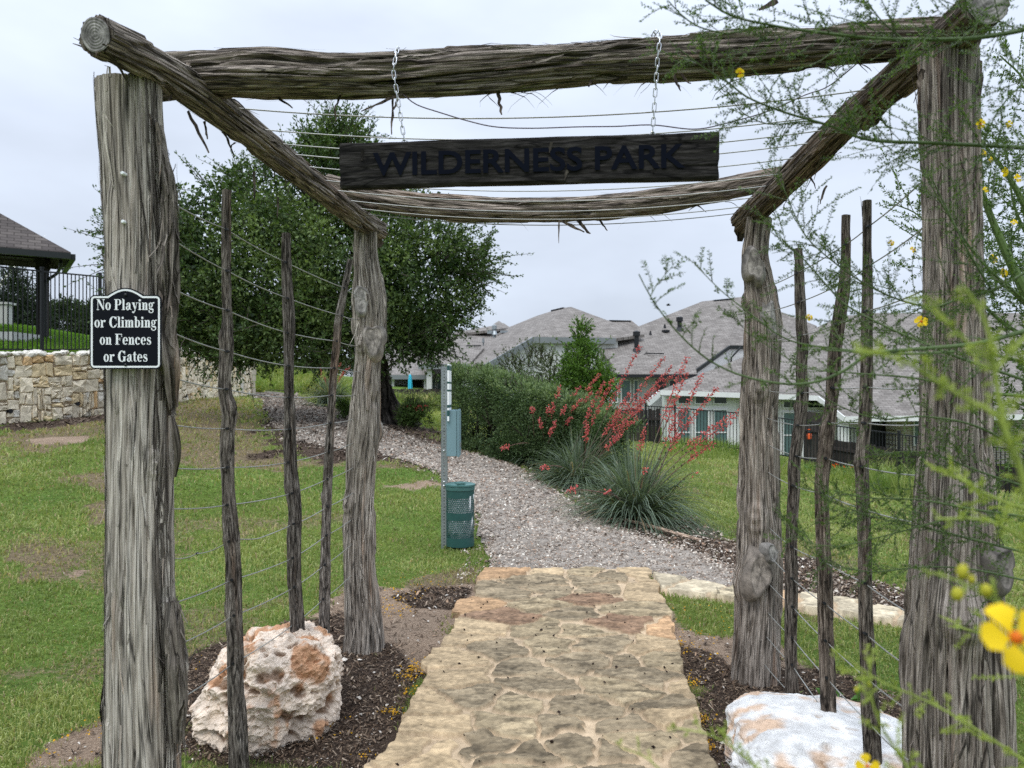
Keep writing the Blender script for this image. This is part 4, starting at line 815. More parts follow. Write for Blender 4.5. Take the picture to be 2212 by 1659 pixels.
# ------------------------------------------------------------------ hanging sign
SA, SB = P(737, 361, 2.72), P(1551, 336, 2.60); SA[2] = SB[2] = 2.402; sdir = unit(SB-SA); slen = np.linalg.norm(SB-SA); snrm = np.array([sdir[1], -sdir[0], 0])     # towards the camera
hs = thing('hanging_sign', 'dark charred wooden board carved WILDERNESS PARK, hung from the front beam on chains', 'sign', (SA+SB)/2)
SH, ST = .158, .045; mid = (SA+SB)/2
mb = MB(); nx, nz = 130, 20
s = np.linspace(-.5, .5, nx); zq = np.linspace(-.5, .5, nz); X, Z = np.meshgrid(s*slen, zq*SH)
edge = np.minimum(.5-np.abs(s)[None], 0.5)*slen; ez = (.5-np.abs(zq))[:, None]*SH; ch_ = np.minimum(np.minimum(edge, ez), .006)/.006
for sg in (1, -1):
    dep = ST/2*sg-sg*(1-ch_)*.006+.0012*fbm(X*9, Z*160, sg, 3, 4)*2-.004*sstep(.06, 0, np.abs(fbm(X*2+sg, Z*34, 5, 7, 3)))*sg
    XX = X+.004*fbm(Z*30, X*3, 0, 2, 3)*(np.abs(s)[None] > .49); ZZ = Z+.003*fbm(X*4, Z*0+sg*3, 0, 9, 3)*(np.abs(zq)[:, None] > .4)
    v = mid+XX[..., None]*sdir+dep[..., None]*snrm+ZZ[..., None]*np.array([0, 0, 1.0]); i = np.arange(nz-1)[:, None]*nx; j = np.arange(nx-1)[None]
    f = np.stack([i+j, i+j+1, i+nx+j+1, i+nx+j], -1).reshape(-1, 4); mb.add(v.reshape(-1, 3), f if sg == 1 else f[:, ::-1], (1, 1, 1), np.stack([Z, np.full_like(Z, sg*.3), X], -1).reshape(-1, 3))
    ring = np.concatenate([v[0], v[1:, -1], v[-1, ::-1][1:], v[::-1, 0][1:-1]]); rings = ring if sg == 1 else rings; ring2 = ring
n = len(rings); vv = np.vstack([rings, ring2]); mb.add(vv, [(i, (i+1) % n, n+(i+1) % n, n+i) for i in range(n)], (1, 1, 1), np.stack([vv[:, 2], vv[:, 1]*0, vv[:, 0]], 1))
board = mb.build('board', m_board, hs)
def text_mesh(body, height_w, name, mat, parent, origin, xdir, ndir, width, capz, off=.0, extrude=.001, sx=None):
    cu = bpy.data.curves.new('lettering', 'FONT'); cu.body = body; cu.size = 1; cu.extrude = 0; cu.offset = off; cu.resolution_u = 4; to = bpy.data.objects.new('lettering', cu); col.objects.link(to)
    dg = bpy.context.evaluated_depsgraph_get(); me = bpy.data.meshes.new_from_object(to.evaluated_get(dg)); v = np.array([q.co[:] for q in me.vertices]); f = [tuple(q.vertices) for q in me.polygons]
    bpy.data.objects.remove(to); bpy.data.curves.remove(cu); bpy.data.meshes.remove(me)
    w = v[:, 0].max()-v[:, 0].min(); h = v[:, 1].max()-v[:, 1].min(); x = (v[:, 0]-v[:, 0].min())/w*width; y = (v[:, 1]-v[:, 1].min())/h*capz
    V = origin+x[:, None]*np.array(xdir)+y[:, None]*np.array([0, 0, 1.0])+np.array(ndir)*extrude
    mb = MB(); mb.add(V, f); return mb.build(name, mat, parent)
lw = .822*slen; lz = .0825
text_mesh('WILDERNESS PARK', 0, 'lettering', m_letter, board, mid-sdir*lw*.5+sdir*.005+snrm*(ST/2+.0028)+np.array([0, 0, -lz*.5-.002]), sdir, snrm, lw, lz, .020)
# pale knots set on the face of the board
kb = MB()
for (u_, w_) in [(1222, 385), (1412, 375), (778, 330), (1190, 325)]:
    q = P(u_, w_, 2.0); D = 2.66; q = P(u_, w_, D); t_ = np.dot(q-mid, sdir); q = mid+sdir*t_+np.array([0, 0, CZ+(HY-w_)/F*mid[1]-mid[2]])+snrm*(ST/2+.003)
    flake(q+np.array([.004, 0, .018]), q+np.array([-.004, 0, -.018]), .012, .002, (2.0, 1.9, 1.7), kb)
kb.build('knot', m_board, board)
def chain(px, dxp):
    i = int(np.argmin(np.abs(Lfb['c'][:, 0]/Lfb['c'][:, 1]*F+CX-px))); c = Lfb['c'][i]; R = Lfb['r'][i]+.016
    t_ = np.dot(P(px+dxp, 300, 2.66)-mid, sdir); bot = mid+sdir*t_+np.array([0, 0, SH/2-.004]); pts = []
    for a in np.linspace(math.radians(205), math.radians(-15), 12): pts.append(c+np.array([.006*math.sin(a*2), math.cos(a)*-R*-1, math.sin(a)*R]))   # over the beam, back to front
    pts = [np.array([q[0], c[1]+(c[1]-q[1]), q[2]]) for q in pts]
    front = pts[0] if pts[0][1] < pts[-1][1] else pts[-1]
    if pts[-1][1] > pts[0][1]: pts = pts[::-1]
    top = pts[-1]; 
    for s_ in np.linspace(0.12, 1, 10): pts.append(top*(1-s_)+bot*s_)
    p = crom(np.array(pts), .01); d = np.concatenate([[0], np.cumsum(np.linalg.norm(np.diff(p, axis=0), axis=1))]); pitch = .0235; n = int(d[-1]/pitch); mb = MB(); rgc = np.random.default_rng(px)
    for k in range(n+1):
        a = d[-1]*k/n if n else 0; q = np.array([np.interp(a, d, p[:, j]) for j in range(3)]); q2 = np.array([np.interp(min(a+.01, d[-1]), d, p[:, j]) for j in range(3)]); q1 = np.array([np.interp(max(a-.01, 0), d, p[:, j]) for j in range(3)])
        t = unit(q2-q1); sd_ = unit(np.cross(t, [0, 1, 0.001]) if k % 2 else np.cross(np.cross(t, [0, 1, 0.001]), t)); sd_ = unit(sd_+.25*rgc.normal(size=3)*.5); sd_ = unit(sd_-t*np.dot(sd_, t)); th = np.linspace(0, 2*math.pi, 15)[:-1]
        loop = np.array([q+t*(math.copysign(.0095, math.cos(b))+.0062*math.cos(b))+sd_*.0062*math.sin(b) for b in th]); loop = np.vstack([loop, loop[:2]]); tube(mb, loop, .0019, 5, cap=False)
    ch_o = mb.build('chain', m_chain, hs, smooth=True)
    eb = MB(); th = np.linspace(0, 2*math.pi, 13); tube(eb, np.array([bot+np.array([.010*math.cos(b), 0, .010*math.sin(b)+.004]) for b in th]), .0025, 6, cap=False); eb.build('eye_bolt', m_chain, hs, smooth=True)
chain(859, 10); chain(1412, -5)
# sawn off side branches on the posts
POSTS = [o for o in col.objects if o.name.startswith('post') and o.parent is arb]
def scar(post_, px, py, D, rx, ry, tint=(1, 1, 1), yaw=0.0, stick=.02):
    c = P(px, py, D); n = np.array([math.sin(yaw), -math.cos(yaw), .1]); n = unit(n); a = unit(np.cross([0, 0, 1], n)); b = np.cross(n, a); th = np.linspace(0, 2*math.pi, 33)[:-1]; rows = []; cols = []; kx, ky = rx/F*D, ry/F*D
    for q, o_, g in [(1.5, -.055, .6), (1.25, -.014, .75), (1.08, .002, .8), (.95, .004, .5), (.86, .001, .9), (.7, .0, .95), (.6, .0, .88), (.45, -.001, .95), (.36, .0, .86), (.2, -.001, .9), (.08, -.003, .6)]:
        w = 1+.12*np.sin(th*2+px)+.10*np.sin(th*3+py)+.16*vn(th*1.6, q*2, px)
        rows.append(c+q*w[:, None]*(kx*np.cos(th)[:, None]*a+ky*np.sin(th)[:, None]*b)+n*(o_+stick)); cols.append(np.array((.36, .335, .305))*np.array(tint)*g*(1+.5*vn(th*2.2, q*3, py, 4)+.3*vn(th*6, q*8, py, 5))[:, None])
    mb = MB(); m = len(rows); mb.add(np.vstack(rows), [(x*32+y, x*32+(y+1) % 32, (x+1)*32+(y+1) % 32, (x+1)*32+y) for x in range(m-1) for y in range(32)]+[tuple(range((m-1)*32, m*32))], np.vstack(cols)); mb.build('branch_scar', m_endgrain, post_, smooth=True)
scar(POSTS[2], 784, 648, 4.70, 17, 25); scar(POSTS[2], 806, 735, 4.70, 17, 34, (1.05, 1, .95), .3);
scar(POSTS[3], 1640, 1240, 4.15, 22, 38, (.85, .78, .72), .1); scar(POSTS[3], 1663, 1195, 4.15, 14, 16, (.95, .95, .95), .5); scar(POSTS[3], 1630, 575, 4.20, 16, 30, (.8, .78, .76), -.1); scar(POSTS[3], 1663, 690, 4.19, 10, 30, (1.0, 1, 1), .7)
scar(POSTS[1], 2148, 1225, 2.30, 34, 40, (.55, .52, .5), .5, .03)

# ------------------------------------------------------------------ notice sign on the near left post
pc = P(271, 713, 2.46); pcx, pcz = pc[0], pc[2]; PWD = 155/F*2.46; PU = PWD/755     # PU: metres per unit of the close-up
ns = thing('notice_sign', 'small black notice plate with white border screwed to the near left post', 'sign', (pcx, pc[1], pcz))
def plate_outline(ins=0):
    # close-up units, x right from 945, z down from 885
    hw = 377-ins; top = 75+ins; bot = 855-ins; r = max(8, 55-ins); pts = []
    def arc(cx, cy, rr, a0, a1, n=8): return [(cx+rr*math.cos(a), cy+rr*math.sin(a)) for a in np.linspace(math.radians(a0), math.radians(a1), n)]
    pts += arc(-hw+r, bot-r, r, 90, 180); pts += arc(-hw+r, top+r, r, 180, 270)
    hump = 190-ins*.3; pts += [(-hump, top)]
    pts += [(hump*math.sin(a), top-(75)*(math.cos(a)-math.cos(1.25))/(1-math.cos(1.25))*1.0) for a in np.linspace(-1.25, 1.25, 17)] if False else [(x_, top-75*math.cos(x_/hump*math.pi/2)**1.0) for x_ in np.linspace(-hump*.97, hump*.97, 19)]
    pts += [(hump, top)]; pts += arc(hw-r, top+r, r, 270, 360); pts += arc(hw-r, bot-r, r, 0, 90)
    return np.array(pts)
PZ0 = 885
def plv(q, dy): q = np.asarray(q, float); return np.stack([pcx+q[:, 0]*PU, np.full(len(q), pc[1]+dy), pcz+(445-q[:, 1])*PU], 1)
o_ = plate_outline(); n = len(o_); mb = MB(); mb.add(np.vstack([plv(o_, 0), plv(o_, .004)]), [tuple(range(n))[::-1], tuple(range(n, 2*n))]+[(i, (i+1) % n, n+(i+1) % n, n+i) for i in range(n)])
plate = mb.build('plate', m_sign, ns)
a_, b_ = plate_outline(14), plate_outline(33); mb = MB(); mb.add(np.vstack([plv(a_, -.0006), plv(b_, -.0006)]), [(i, (i+1) % n, n+(i+1) % n, n+i) for i in range(n)]); mb.build('border', m_signw, plate)
for q in [(3, 75), (3, 812)]:
    mb = MB(); w = plv([q], 0)[0]; tube(mb, [w+[0, .001, 0], w+[0, -.003, 0], w+[0, -.0045, 0]], [.0046, .0046, .002], 10); mb.build('screw', m_black, ns)
# serif letters drawn as outlines: thick stems, hairlines and slab serifs
class Gl:
    def __init__(s): s.p = []
    def poly(s, pts): s.p.append(np.array(pts, float))
    def rect(s, x0, y0, x1, y1): s.poly([(x0, y0), (x1, y0), (x1, y1), (x0, y1)])
    def ser(s, x0, x1, y, up=1): s.rect(x0, y, x1, y+4*up) if up > 0 else s.rect(x0, y-4, x1, y)
    def stroke(s, pts, w):
        p = np.array(pts, float); w = np.broadcast_to(np.asarray(w, float), (len(p),)); t = unit(np.gradient(p, axis=0)); nn = np.stack([-t[:, 1], t[:, 0]], 1)*w[:, None]/2
        for i in range(len(p)-1): s.poly([p[i]-nn[i], p[i+1]-nn[i+1], p[i+1]+nn[i+1], p[i]+nn[i]])
    def ring(s, cx, cy, rx, ry, tk, th, a0=0, a1=360, n=26):
        a = np.radians(np.linspace(a0, a1, n)); o = np.stack([cx+rx*np.cos(a), cy+ry*np.sin(a)], 1); q = np.stack([cx+(rx-tk)*np.cos(a), cy+(ry-th)*np.sin(a)], 1)
        for i in range(n-1): s.poly([q[i], o[i], o[i+1], q[i+1]])
    def dot(s, cx, cy, r): a = np.linspace(0, 2*math.pi, 13)[:-1]; s.poly(np.stack([cx+r*np.cos(a), cy+r*np.sin(a)], 1))
def glyph(c):
    g = Gl()
    if c == 'N': g.rect(7, 4, 10.5, 66); g.ser(0, 17, 0); g.ser(0, 16, 70, -1); g.poly([(4, 66), (20, 66), (50, 0), (44, 0)][:4]); g.poly([(5, 70), (19, 70), (50, 8), (50, 0), (44, 0)]); g.rect(46.5, 0, 50, 66); g.ser(40, 57, 70, -1); w = 57
    elif c == 'o': g.ring(19, 24, 18.5, 25, 11.5, 4); w = 38
    elif c == 'P': g.rect(7, 4, 21, 66); g.ser(0, 29, 0); g.rect(0, 66, 30, 70); g.rect(21, 31, 30, 34.5); g.ring(29, 50.5, 20, 19.5, 13, 3.6, -90, 90); w = 50
    elif c == 'l': g.rect(5, 4, 17, 68); g.ser(0, 22, 0); g.ser(0, 10, 72, -1); w = 22
    elif c == 'a': g.rect(21, 6, 33, 36); g.stroke([(33, 7), (35, 2.5), (40, 3.5)], [5, 5, 3]); g.ring(20, 36, 13, 13, 10, 4, 0, 150); g.dot(10, 37, 6); g.ring(15, 12.5, 13.5, 14, 10.5, 4, 60, 330); g.stroke([(20, 27), (26, 30)], 4); w = 40
    elif c == 'y': g.poly([(3, 46), (17, 46), (26, 8), (20, 0)]); g.stroke([(34, 46), (23, 4), (17, -14), (11, -18), (6, -15)], [3.5, 3.8, 5, 6, 5]); g.dot(7, -14, 5.5); g.ser(0, 20, 48, -1); g.ser(27, 40, 48, -1); w = 40
    elif c == 'i': g.rect(5, 4, 17, 46); g.ser(0, 22, 0); g.ser(0, 10, 48, -1); g.dot(11, 62, 7.5); w = 22
    elif c == 'n' or c == 'm':
        g.rect(5, 4, 17, 46); g.ser(0, 22, 0); g.ser(0, 10, 48, -1); x = 17
        for k in range(1 if c == 'n' else 2): g.stroke([(x, 38), (x+4, 45), (x+9, 47)], [3, 4, 4.5]); g.ring(x+8, 34, 12, 15, 11.5, 5, 0, 90, 10); g.rect(x+8.5, 4, x+20, 35); g.ser(x+4, x+25, 0); x += 20
        w = x+5
    elif c == 'g': g.ring(16, 32, 14.5, 16.5, 9.5, 4); g.stroke([(26, 42), (31, 48), (37, 48)], [3.5, 4, 4]); g.dot(36, 46, 4.5); g.stroke([(8, 19), (5, 12), (9, 7), (18, 5.5), (28, 4), (33, -3)], [4, 6, 8, 10, 10, 8]); g.ring(18, -8, 17, 13, 7, 4.5, 150, 380); w = 39
    elif c == 'r': g.rect(5, 4, 17, 46); g.ser(0, 23, 0); g.ser(0, 10, 48, -1); g.stroke([(17, 32), (20, 42), (27, 46.5), (30, 46)], [3, 4, 5, 5]); g.dot(30, 41, 6.5); w = 37
    elif c == 'C' or c == 'G':
        g.ring(29, 35, 28, 37, 15.5, 4.5, 38, 322, 34); g.rect(47, 46, 50.5, 70); g.stroke([(50, 60), (44, 68)], 4)
        if c == 'C': g.stroke([(48, 14), (52, 24)], [5, 3.2]); w = 54
        else: g.rect(40, 3, 53, 30); g.ser(34, 59, 34, -1); w = 60
    elif c == 'b': g.rect(5, 0, 17, 68); g.ser(0, 10, 72, -1); g.ring(22, 24, 18, 25, 11.5, 4, -140, 140, 24); w = 41
    elif c == 'F': g.rect(7, 4, 21, 66); g.ser(0, 30, 0); g.rect(0, 66, 47, 70); g.rect(44, 50, 47.5, 68); g.rect(21, 34, 33, 37.5); g.rect(32, 26, 35, 45); w = 49
    elif c == 'e': g.ring(19, 24, 18.5, 25, 11.5, 4, 0, 318, 26); g.rect(9, 23, 36, 26.5); w = 38
    elif c == 'c': g.ring(19, 24, 18.5, 25, 11.5, 4, 50, 318, 26); g.dot(29, 37, 6.5); w = 36
    elif c == 's': g.stroke([(27, 34), (25, 42), (18, 46.5), (10, 45), (6, 38), (8, 31), (16, 26), (24, 21), (28, 13), (26, 5), (18, 1.5), (9, 3), (4, 13)], [3, 4, 4, 5, 8, 11, 12, 12, 9, 6, 4, 4, 3]); g.rect(24.5, 33, 27.5, 48); g.rect(3, 0, 6, 15); w = 33
    elif c == 't': g.rect(6, 8, 17.5, 60); g.rect(0, 43.5, 26, 47.5); g.stroke([(12, 9), (15, 3), (21, 2), (26, 8)], [10, 7, 4, 3]); g.poly([(6, 60), (17.5, 66), (17.5, 58), (6, 46)]); w = 27
    elif c == ' ': w = 20
    return g.p, w
def serif_line(mb, text, xc, ybase, width):
    x = 0; items = []
    for c in text: p, w = glyph(c); items.append((x, p)); x += w+(3.5 if c != ' ' else 0)
    tot = x-3.5; sx_, sy_ = width/tot, 113/70; k = 0
    for x0, ps in items:
        for p in ps:
            q = np.stack([xc-width/2+(x0+p[:, 0])*sx_, ybase-p[:, 1]*sy_], 1); a = .5*np.sum(q[:, 0]*np.roll(q[:, 1], -1)-q[:, 1]*np.roll(q[:, 0], -1))
            mb.add(plv(q, -.0007-.00001*(k % 40)), [tuple(range(len(q)))]); k += 1
mb = MB()
for text, xc, yb, wd in [('No Playing', 0, 1118-PZ0, 605), ('or Climbing', 2, 1302-PZ0, 655), ('on Fences', 2, 1483-PZ0, 543), ('or Gates', 3, 1662-PZ0, 463)]: serif_line(mb, text, xc, yb, wd)
mb.build('lettering', m_signw, plate)
# ------------------------------------------------------------------ retaining wall of stone
rw = thing('retaining_wall', 'pale limestone retaining wall of irregular squared stones curving along the lawn', 'wall', (*wallpt(6.0), float(tz(*wallpt(6.0)))))
def wpos(s, z, out):
    q = wallpt(s); n = wallnorm(s); return np.stack([q[..., 0]+n[..., 0]*out, q[..., 1]+n[..., 1]*out, z], -1)
S = np.arange(0, WL[-1]+.01, .3); S[-1] = WL[-1]
b0 = tz(*wallpt(S).T)-.25; t0 = walltop(S)-.02; mb = MB(); n = len(S)
V = np.vstack([wpos(S, b0, -.03), wpos(S, t0, -.03), wpos(S, t0, -.38), wpos(S, b0, -.38)]); mb.add(V, [(a*n+i, a*n+i+1, (a+1)*n+i+1, (a+1)*n+i) for a in range(3) for i in range(n-1)]+[(n-1, 2*n-1, 3*n-1, 4*n-1)])
mb.build('backing', m_mortar, rw)
rg = np.random.default_rng(21); STN = []
def split(s0, s1, v0, v1):
    w, h = s1-s0, v1-v0
    if (w < .50 and h < .42 and w*h < .13 and rg.random() < .5) or (w < .26 and h < .26) or w*h < .028: STN.append((s0, s1, v0, v1)); return
    if (w > h*1.1) if rg.random() < .8 else (w < h): m = s0+w*rg.uniform(.3, .7); split(s0, m, v0, v1); split(m, s1, v0, v1)
    else: m = v0+h*rg.uniform(.3, .7); split(s0, s1, v0, m); split(s0, s1, m, v1)
s = 0
while s < WL[-1]-.2: s1 = min(s+rg.uniform(.8, 1.5), WL[-1]); split(s, s1, 0, 1.46); s = s1
sb = MB()
for (s0, s1, v0, v1) in STN:
    g = .010; q = np.array([(s0+g, v0+g), (s1-g, v0+g), (s1-g, v1-g), (s0+g, v1-g)])+rg.normal(0, .016, (4, 2)); cqx = q.mean(0); rings = []
    e = [];
    for a in range(4):
        for t in (0, .33, .67): e.append(q[a]*(1-t)+q[(a+1) % 4]*t)
    e = np.array(e)+rg.normal(0, .006, (12, 2)); outs = [(1.0, -.03), (1.0, .018), (.86, .04)]; n = 12
    for k, (sc_, o_) in enumerate(outs): p = cqx+(e-cqx)*sc_; oo = o_+(.012*rg.normal(size=12) if k == 2 else 0); rings.append((p, np.broadcast_to(oo, (12,))))
    p = np.vstack([r[0] for r in rings]+[cqx[None]]); oo = np.concatenate([r[1] for r in rings]+[[.045+.012*rg.normal()]])
    ss = np.clip(p[:, 0], 0, WL[-1]); base = tz(*wallpt(ss).T); top = walltop(ss); z = base-.05+(top-base+.05)*p[:, 1]/1.46; f = [(a*n+i, a*n+(i+1) % n, (a+1)*n+(i+1) % n, (a+1)*n+i) for a in range(2) for i in range(n)]+[(2*n+i, 2*n+(i+1) % n, 3*n) for i in range(n)]
    u = rg.random(); c = np.array((.84, .735, .56)) if u < .70 else (np.array((.80, .64, .40)) if u < .85 else (np.array((.76, .71, .61)) if u < .97 else np.array((.66, .45, .24)))); sb.add(wpos(ss, z, oo), f, c*rg.uniform(.82, 1.14))
sb.build('stone_face', m_wallstone, rw)
cs_ = wallpt(np.array([WL[-1]]))[0]
mb = MB(); bmq = P(545, 820, 31.1); zb, zt_ = float(tz(*cs_))-.2, float(walltop(WL[-1]))
for k in range(6): box(mb, (cs_[0]-.08, cs_[1]+.18, zb+(zt_-zb)*(k+.5)/6), (.34, .4, (zt_-zb)/6-.02), .1*rg.normal(), (.55, .49, .38))
mb.build('end_stones', m_wallstone, rw)
for (px, py) in [(19, 888), (165, 872), (399, 855), (440, 855)]:
    ps = WS[:, 0]/WS[:, 1]*F+CX; s_ = np.interp(px, ps, WL); q = wallpt(s_); z = CZ+(HY-py)/F*q[1]; n_ = wallnorm(s_); c = np.array([q[0]+n_[0]*.02, q[1]+n_[1]*.02, z]); mb = MB()
    tube(mb, [c-np.array([n_[0], n_[1], 0])*.06, c+np.array([n_[0], n_[1], 0])*.05], .05, 14); mb.build('drain_pipe', m_black, rw)
# loose rubble along the top of the wall
v, f = icos(2); RUB = []
for k in range(5):
    q = v*np.array([.13, .11, .07])*(1+.35*fbm(v[:, 0]*1.6+k*9, v[:, 1]*1.6, v[:, 2]*1.6, k, 3)[:, None]*1.6); mb = MB(); mb.add(q, f, np.array((.72, .68, .60))*(1+.3*fbm(q[:, 0]*14, q[:, 1]*14, q[:, 2]*14, k, 3))[:, None])
    o = mb.build('rubble_rock', m_chip, org=(0, 0, 0), label='loose pale rock in the rubble row on top of the stone retaining wall', cat='rock', group='rubble along the top of the retaining wall'); RUB.append(o)
s = .1; k = 0; ps = WS[:, 0]/WS[:, 1]*F+CX; s = float(np.interp(-30, ps, WL))
while s < np.interp(436, ps, WL):
    o = RUB[k] if k < 5 else RUB[k % 5].copy()
    if k >= 5: col.objects.link(o)
    q = wallpt(s)-wallnorm(s)*rg.uniform(-.02, .16); sc_ = rg.uniform(.6, 1.25); o.location = (q[0], q[1], float(walltop(s))+.035*sc_); o.scale = (sc_, sc_, sc_*rg.uniform(.7, 1.1)); o.rotation_euler = (rg.uniform(-.3, .3), rg.uniform(-.3, .3), rg.uniform(0, 6)); s += rg.uniform(.08, .2); k += 1

# ------------------------------------------------------------------ iron fences
def iron_fence(root, pts, h, gap=.105, post_every=2.4, lean=0.0, first=0.0, bot=.12, pk=.019, two=False):
    pts = np.array(pts, float); d = np.concatenate([[0], np.cumsum(np.hypot(*np.diff(pts[:, :2], axis=0).T))]); at = lambda s: np.array([np.interp(s, d, pts[:, j]) for j in range(3)])
    cuts = [0.0]; s = first
    while s < d[-1]-.3:
        if s > .05: cuts.append(s)
        s += post_every
    cuts.append(d[-1])
    for a in cuts:
        p = at(a); mb = MB(); t = at(min(a+.1, d[-1]))-at(max(a-.1, 0)); rz = math.atan2(t[1], t[0]); box(mb, p+[0, 0, (h+.08)/2-.05], (.062, .062, h+.18), rz); box(mb, p+[0, 0, h+.09], (.074, .074, .03), rz); mb.build('fence_post', m_black, root)
    for a, b in zip(cuts[:-1], cuts[1:]):
        mb = MB(); n = max(1, int(round((b-a)/gap)))
        for k in range(1, n): p = at(a+(b-a)*k/n); box(mb, p+[0, 0, (h+bot)/2], (pk, pk, h-bot))
        for zz in ((h, bot) if not two else (h, bot, h-.16)): q0, q1 = at(a), at(b); dr = q1-q0; L = np.linalg.norm(dr); x_ = dr/L; y_ = unit(np.cross([0, 0, 1], x_)); box(mb, (q0+q1)/2+[0, 0, zz], (L-.05, .03, .034), 0, (1, 1, 1), [x_, y_, np.cross(x_, y_)])
        mb.build('railing', m_black, root)
ps = WS[:, 0]/WS[:, 1]*F+CX
s_list = np.interp([-300, -200, -100, 0, 57, 113, 160, 210, 300, 400], ps, WL); q = wallpt(s_list)-wallnorm(s_list)*.42; zt = walltop(s_list)+.02
r_ = thing('iron_fence', 'tall black iron picket fence standing on top of the stone retaining wall', 'fence', (*q[3], zt[3])); iron_fence(r_, np.c_[q, zt], 1.97, .11, 1.62, first=float(np.hypot(*(q[5]-q[0])))%1.62+.05)
r_ = thing('iron_fence', 'low black iron fence running in front of the white house behind the red flowered yuccas', 'fence', tuple(P(1500, 968, 26)))
iron_fence(r_, [P(1395, 958, 26.6), P(1500, 967, 26), P(1610, 977, 25.5), P(1679, 991, 25), P(1850, 1018, 23), P(2000, 1050, 21), P(2230, 1090, 19)], 1.30, .105, 2.45, first=1.0)
# wood fences
def wood_fence(root, pts, h, bw=.14, rails=()):
    pts = np.array(pts, float); d = np.concatenate([[0], np.cumsum(np.hypot(*np.diff(pts[:, :2], axis=0).T))]); mb = MB(); s = 0; rgf = np.random.default_rng(int(d[-1]*10)); x_ = unit(pts[-1]-pts[0]); rz = math.atan2(x_[1], x_[0])
    while s < d[-1]:
        p = np.array([np.interp(s, d, pts[:, j]) for j in range(3)]); hh = h+rgf.normal(0, .015); g = rgf.uniform(.6, 1.3); box(mb, p+[0, rgf.normal(0, .006), hh/2-.1], (bw-.008, .02, hh+.2), rz, np.array((.05, .043, .038))*g); s += bw
    mb.build('boards', m_fencewood, root)
    for zz in rails:
        mb = MB(); dr = pts[-1]-pts[0]; L = np.linalg.norm(dr); xx = dr/L; y_ = unit(np.cross([0, 0, 1], xx)); box(mb, (pts[0]+pts[-1])/2+[0, -.05, zz], (L, .06, .09), 0, np.array((.06, .05, .045)), [xx, y_, np.cross(xx, y_)]); mb.build('rail', m_fencewood, root)
r_ = thing('wood_fence', 'dark weathered board fence of the porch yard behind the right iron fence', 'fence', tuple(P(1850, 1030, 24)))
wood_fence(r_, [P(1740, 990, 26.5), P(1800, 1000, 26)], 1.62, .14, (1.0,))
wood_fence(r_, [P(1790, 1015, 24.5), P(1880, 1030, 23.3), P(2010, 1058, 21.6), P(2230, 1100, 19.6)], .98, .14, (.72,))
r_ = thing('wood_fence', 'dark board fence behind the coral flowers, left of the white house', 'fence', tuple(P(1360, 945, 27)))
wood_fence(r_, [P(1300, 960, 27.2), P(1425, 960, 27)], 1.25, .14, (.9,))
r_ = thing('wood_fence', 'grey brown board fence below the patio with the cyan parasol', 'fence', tuple(P(900, 868, 35)))
wood_fence(r_, [P(845, 868, 37.5), P(905, 868, 37), P(960, 868, 36.4), P(1010, 868, 36)], .62, .15, (.4,))
r_ = thing('iron_fence', 'short black iron fence in the weeds in front of the patio board fence', 'fence', tuple(P(910, 870, 34.5)))
iron_fence(r_, [P(868, 869, 35.6), P(910, 869, 35), P(975, 869, 34.4)], .38, .1, 2.6, bot=.05)

# ------------------------------------------------------------------ houses
class Plane:
    def __init__(s, a, b, c): s.p = np.array(a); s.n = unit(np.cross(np.array(b)-s.p, np.array(c)-s.p))
    def at(s, px, py):
        d = np.array([(px-CX)/F, 1, (HY-py)/F]); o = np.array([0, 0, CZ]); return o+d*np.dot(s.p-o, s.n)/np.dot(d, s.n)
def roof(mb, pts, th=.16):
    pts = np.array(pts, float); n = len(pts); nn = np.zeros(3)
    for i in range(n): nn += np.cross(pts[i], pts[(i+1) % n])
    nn = unit(nn)
    if nn[2] < 0: nn = -nn; pts = pts[::-1]
    ux = unit(np.cross([0, 0, 1], nn)); uy = np.cross(nn, ux); u = np.stack([pts @ ux, pts @ uy, np.zeros(n)], 1)
    mb.add(pts, [tuple(range(n))], (1, 1, 1), u); dn = pts-np.array([0, 0, th]); mb.add(np.vstack([pts, dn]), [tuple(range(n, 2*n))[::-1]]+[(i, n+i, n+(i+1) % n, (i+1) % n) for i in range(n)], (.8, .8, .8), np.vstack([u, u]))
def bar(mb, a, b, w, h, c=(1, 1, 1)):
    a = np.array(a, float); b = np.array(b, float); x_ = unit(b-a); y_ = unit(np.cross([0, 0, 1], x_)); box(mb, (a+b)/2, (np.linalg.norm(b-a), w, h), 0, c, [x_, y_, np.cross(x_, y_)])
def wallbox(mb, px0, px1, pyt, pyb, D, deep=5.0, c=(1, 1, 1)):
    a, b = P(px0, pyt, D), P(px1, pyb, D); box(mb, ((a[0]+b[0])/2, D+deep/2, (a[2]+b[2])/2), (b[0]-a[0], deep, a[2]-b[2]), 0, c)
def window(parent, px0, px1, py0, py1, D, fr=.05, glass=m_glass, nm='window'):
    a, b = P(px0, py0, D), P(px1, py1, D); cx, cz = (a[0]+b[0])/2, (a[2]+b[2])/2; w, h = b[0]-a[0], a[2]-b[2]; mb = MB()
    for sx in (-1, 1): box(mb, (cx+sx*(w/2), D-.03, cz), (fr, .08, h+fr*2))
    for sz in (-1, 1): box(mb, (cx, D-.03, cz+sz*(h/2+fr/2)), (w-fr, .078, fr))
    o = mb.build(nm, m_white, parent); mb = MB(); box(mb, (cx, D-.006, cz), (w-fr, .03, h)); mb.build('pane', glass, o); return o
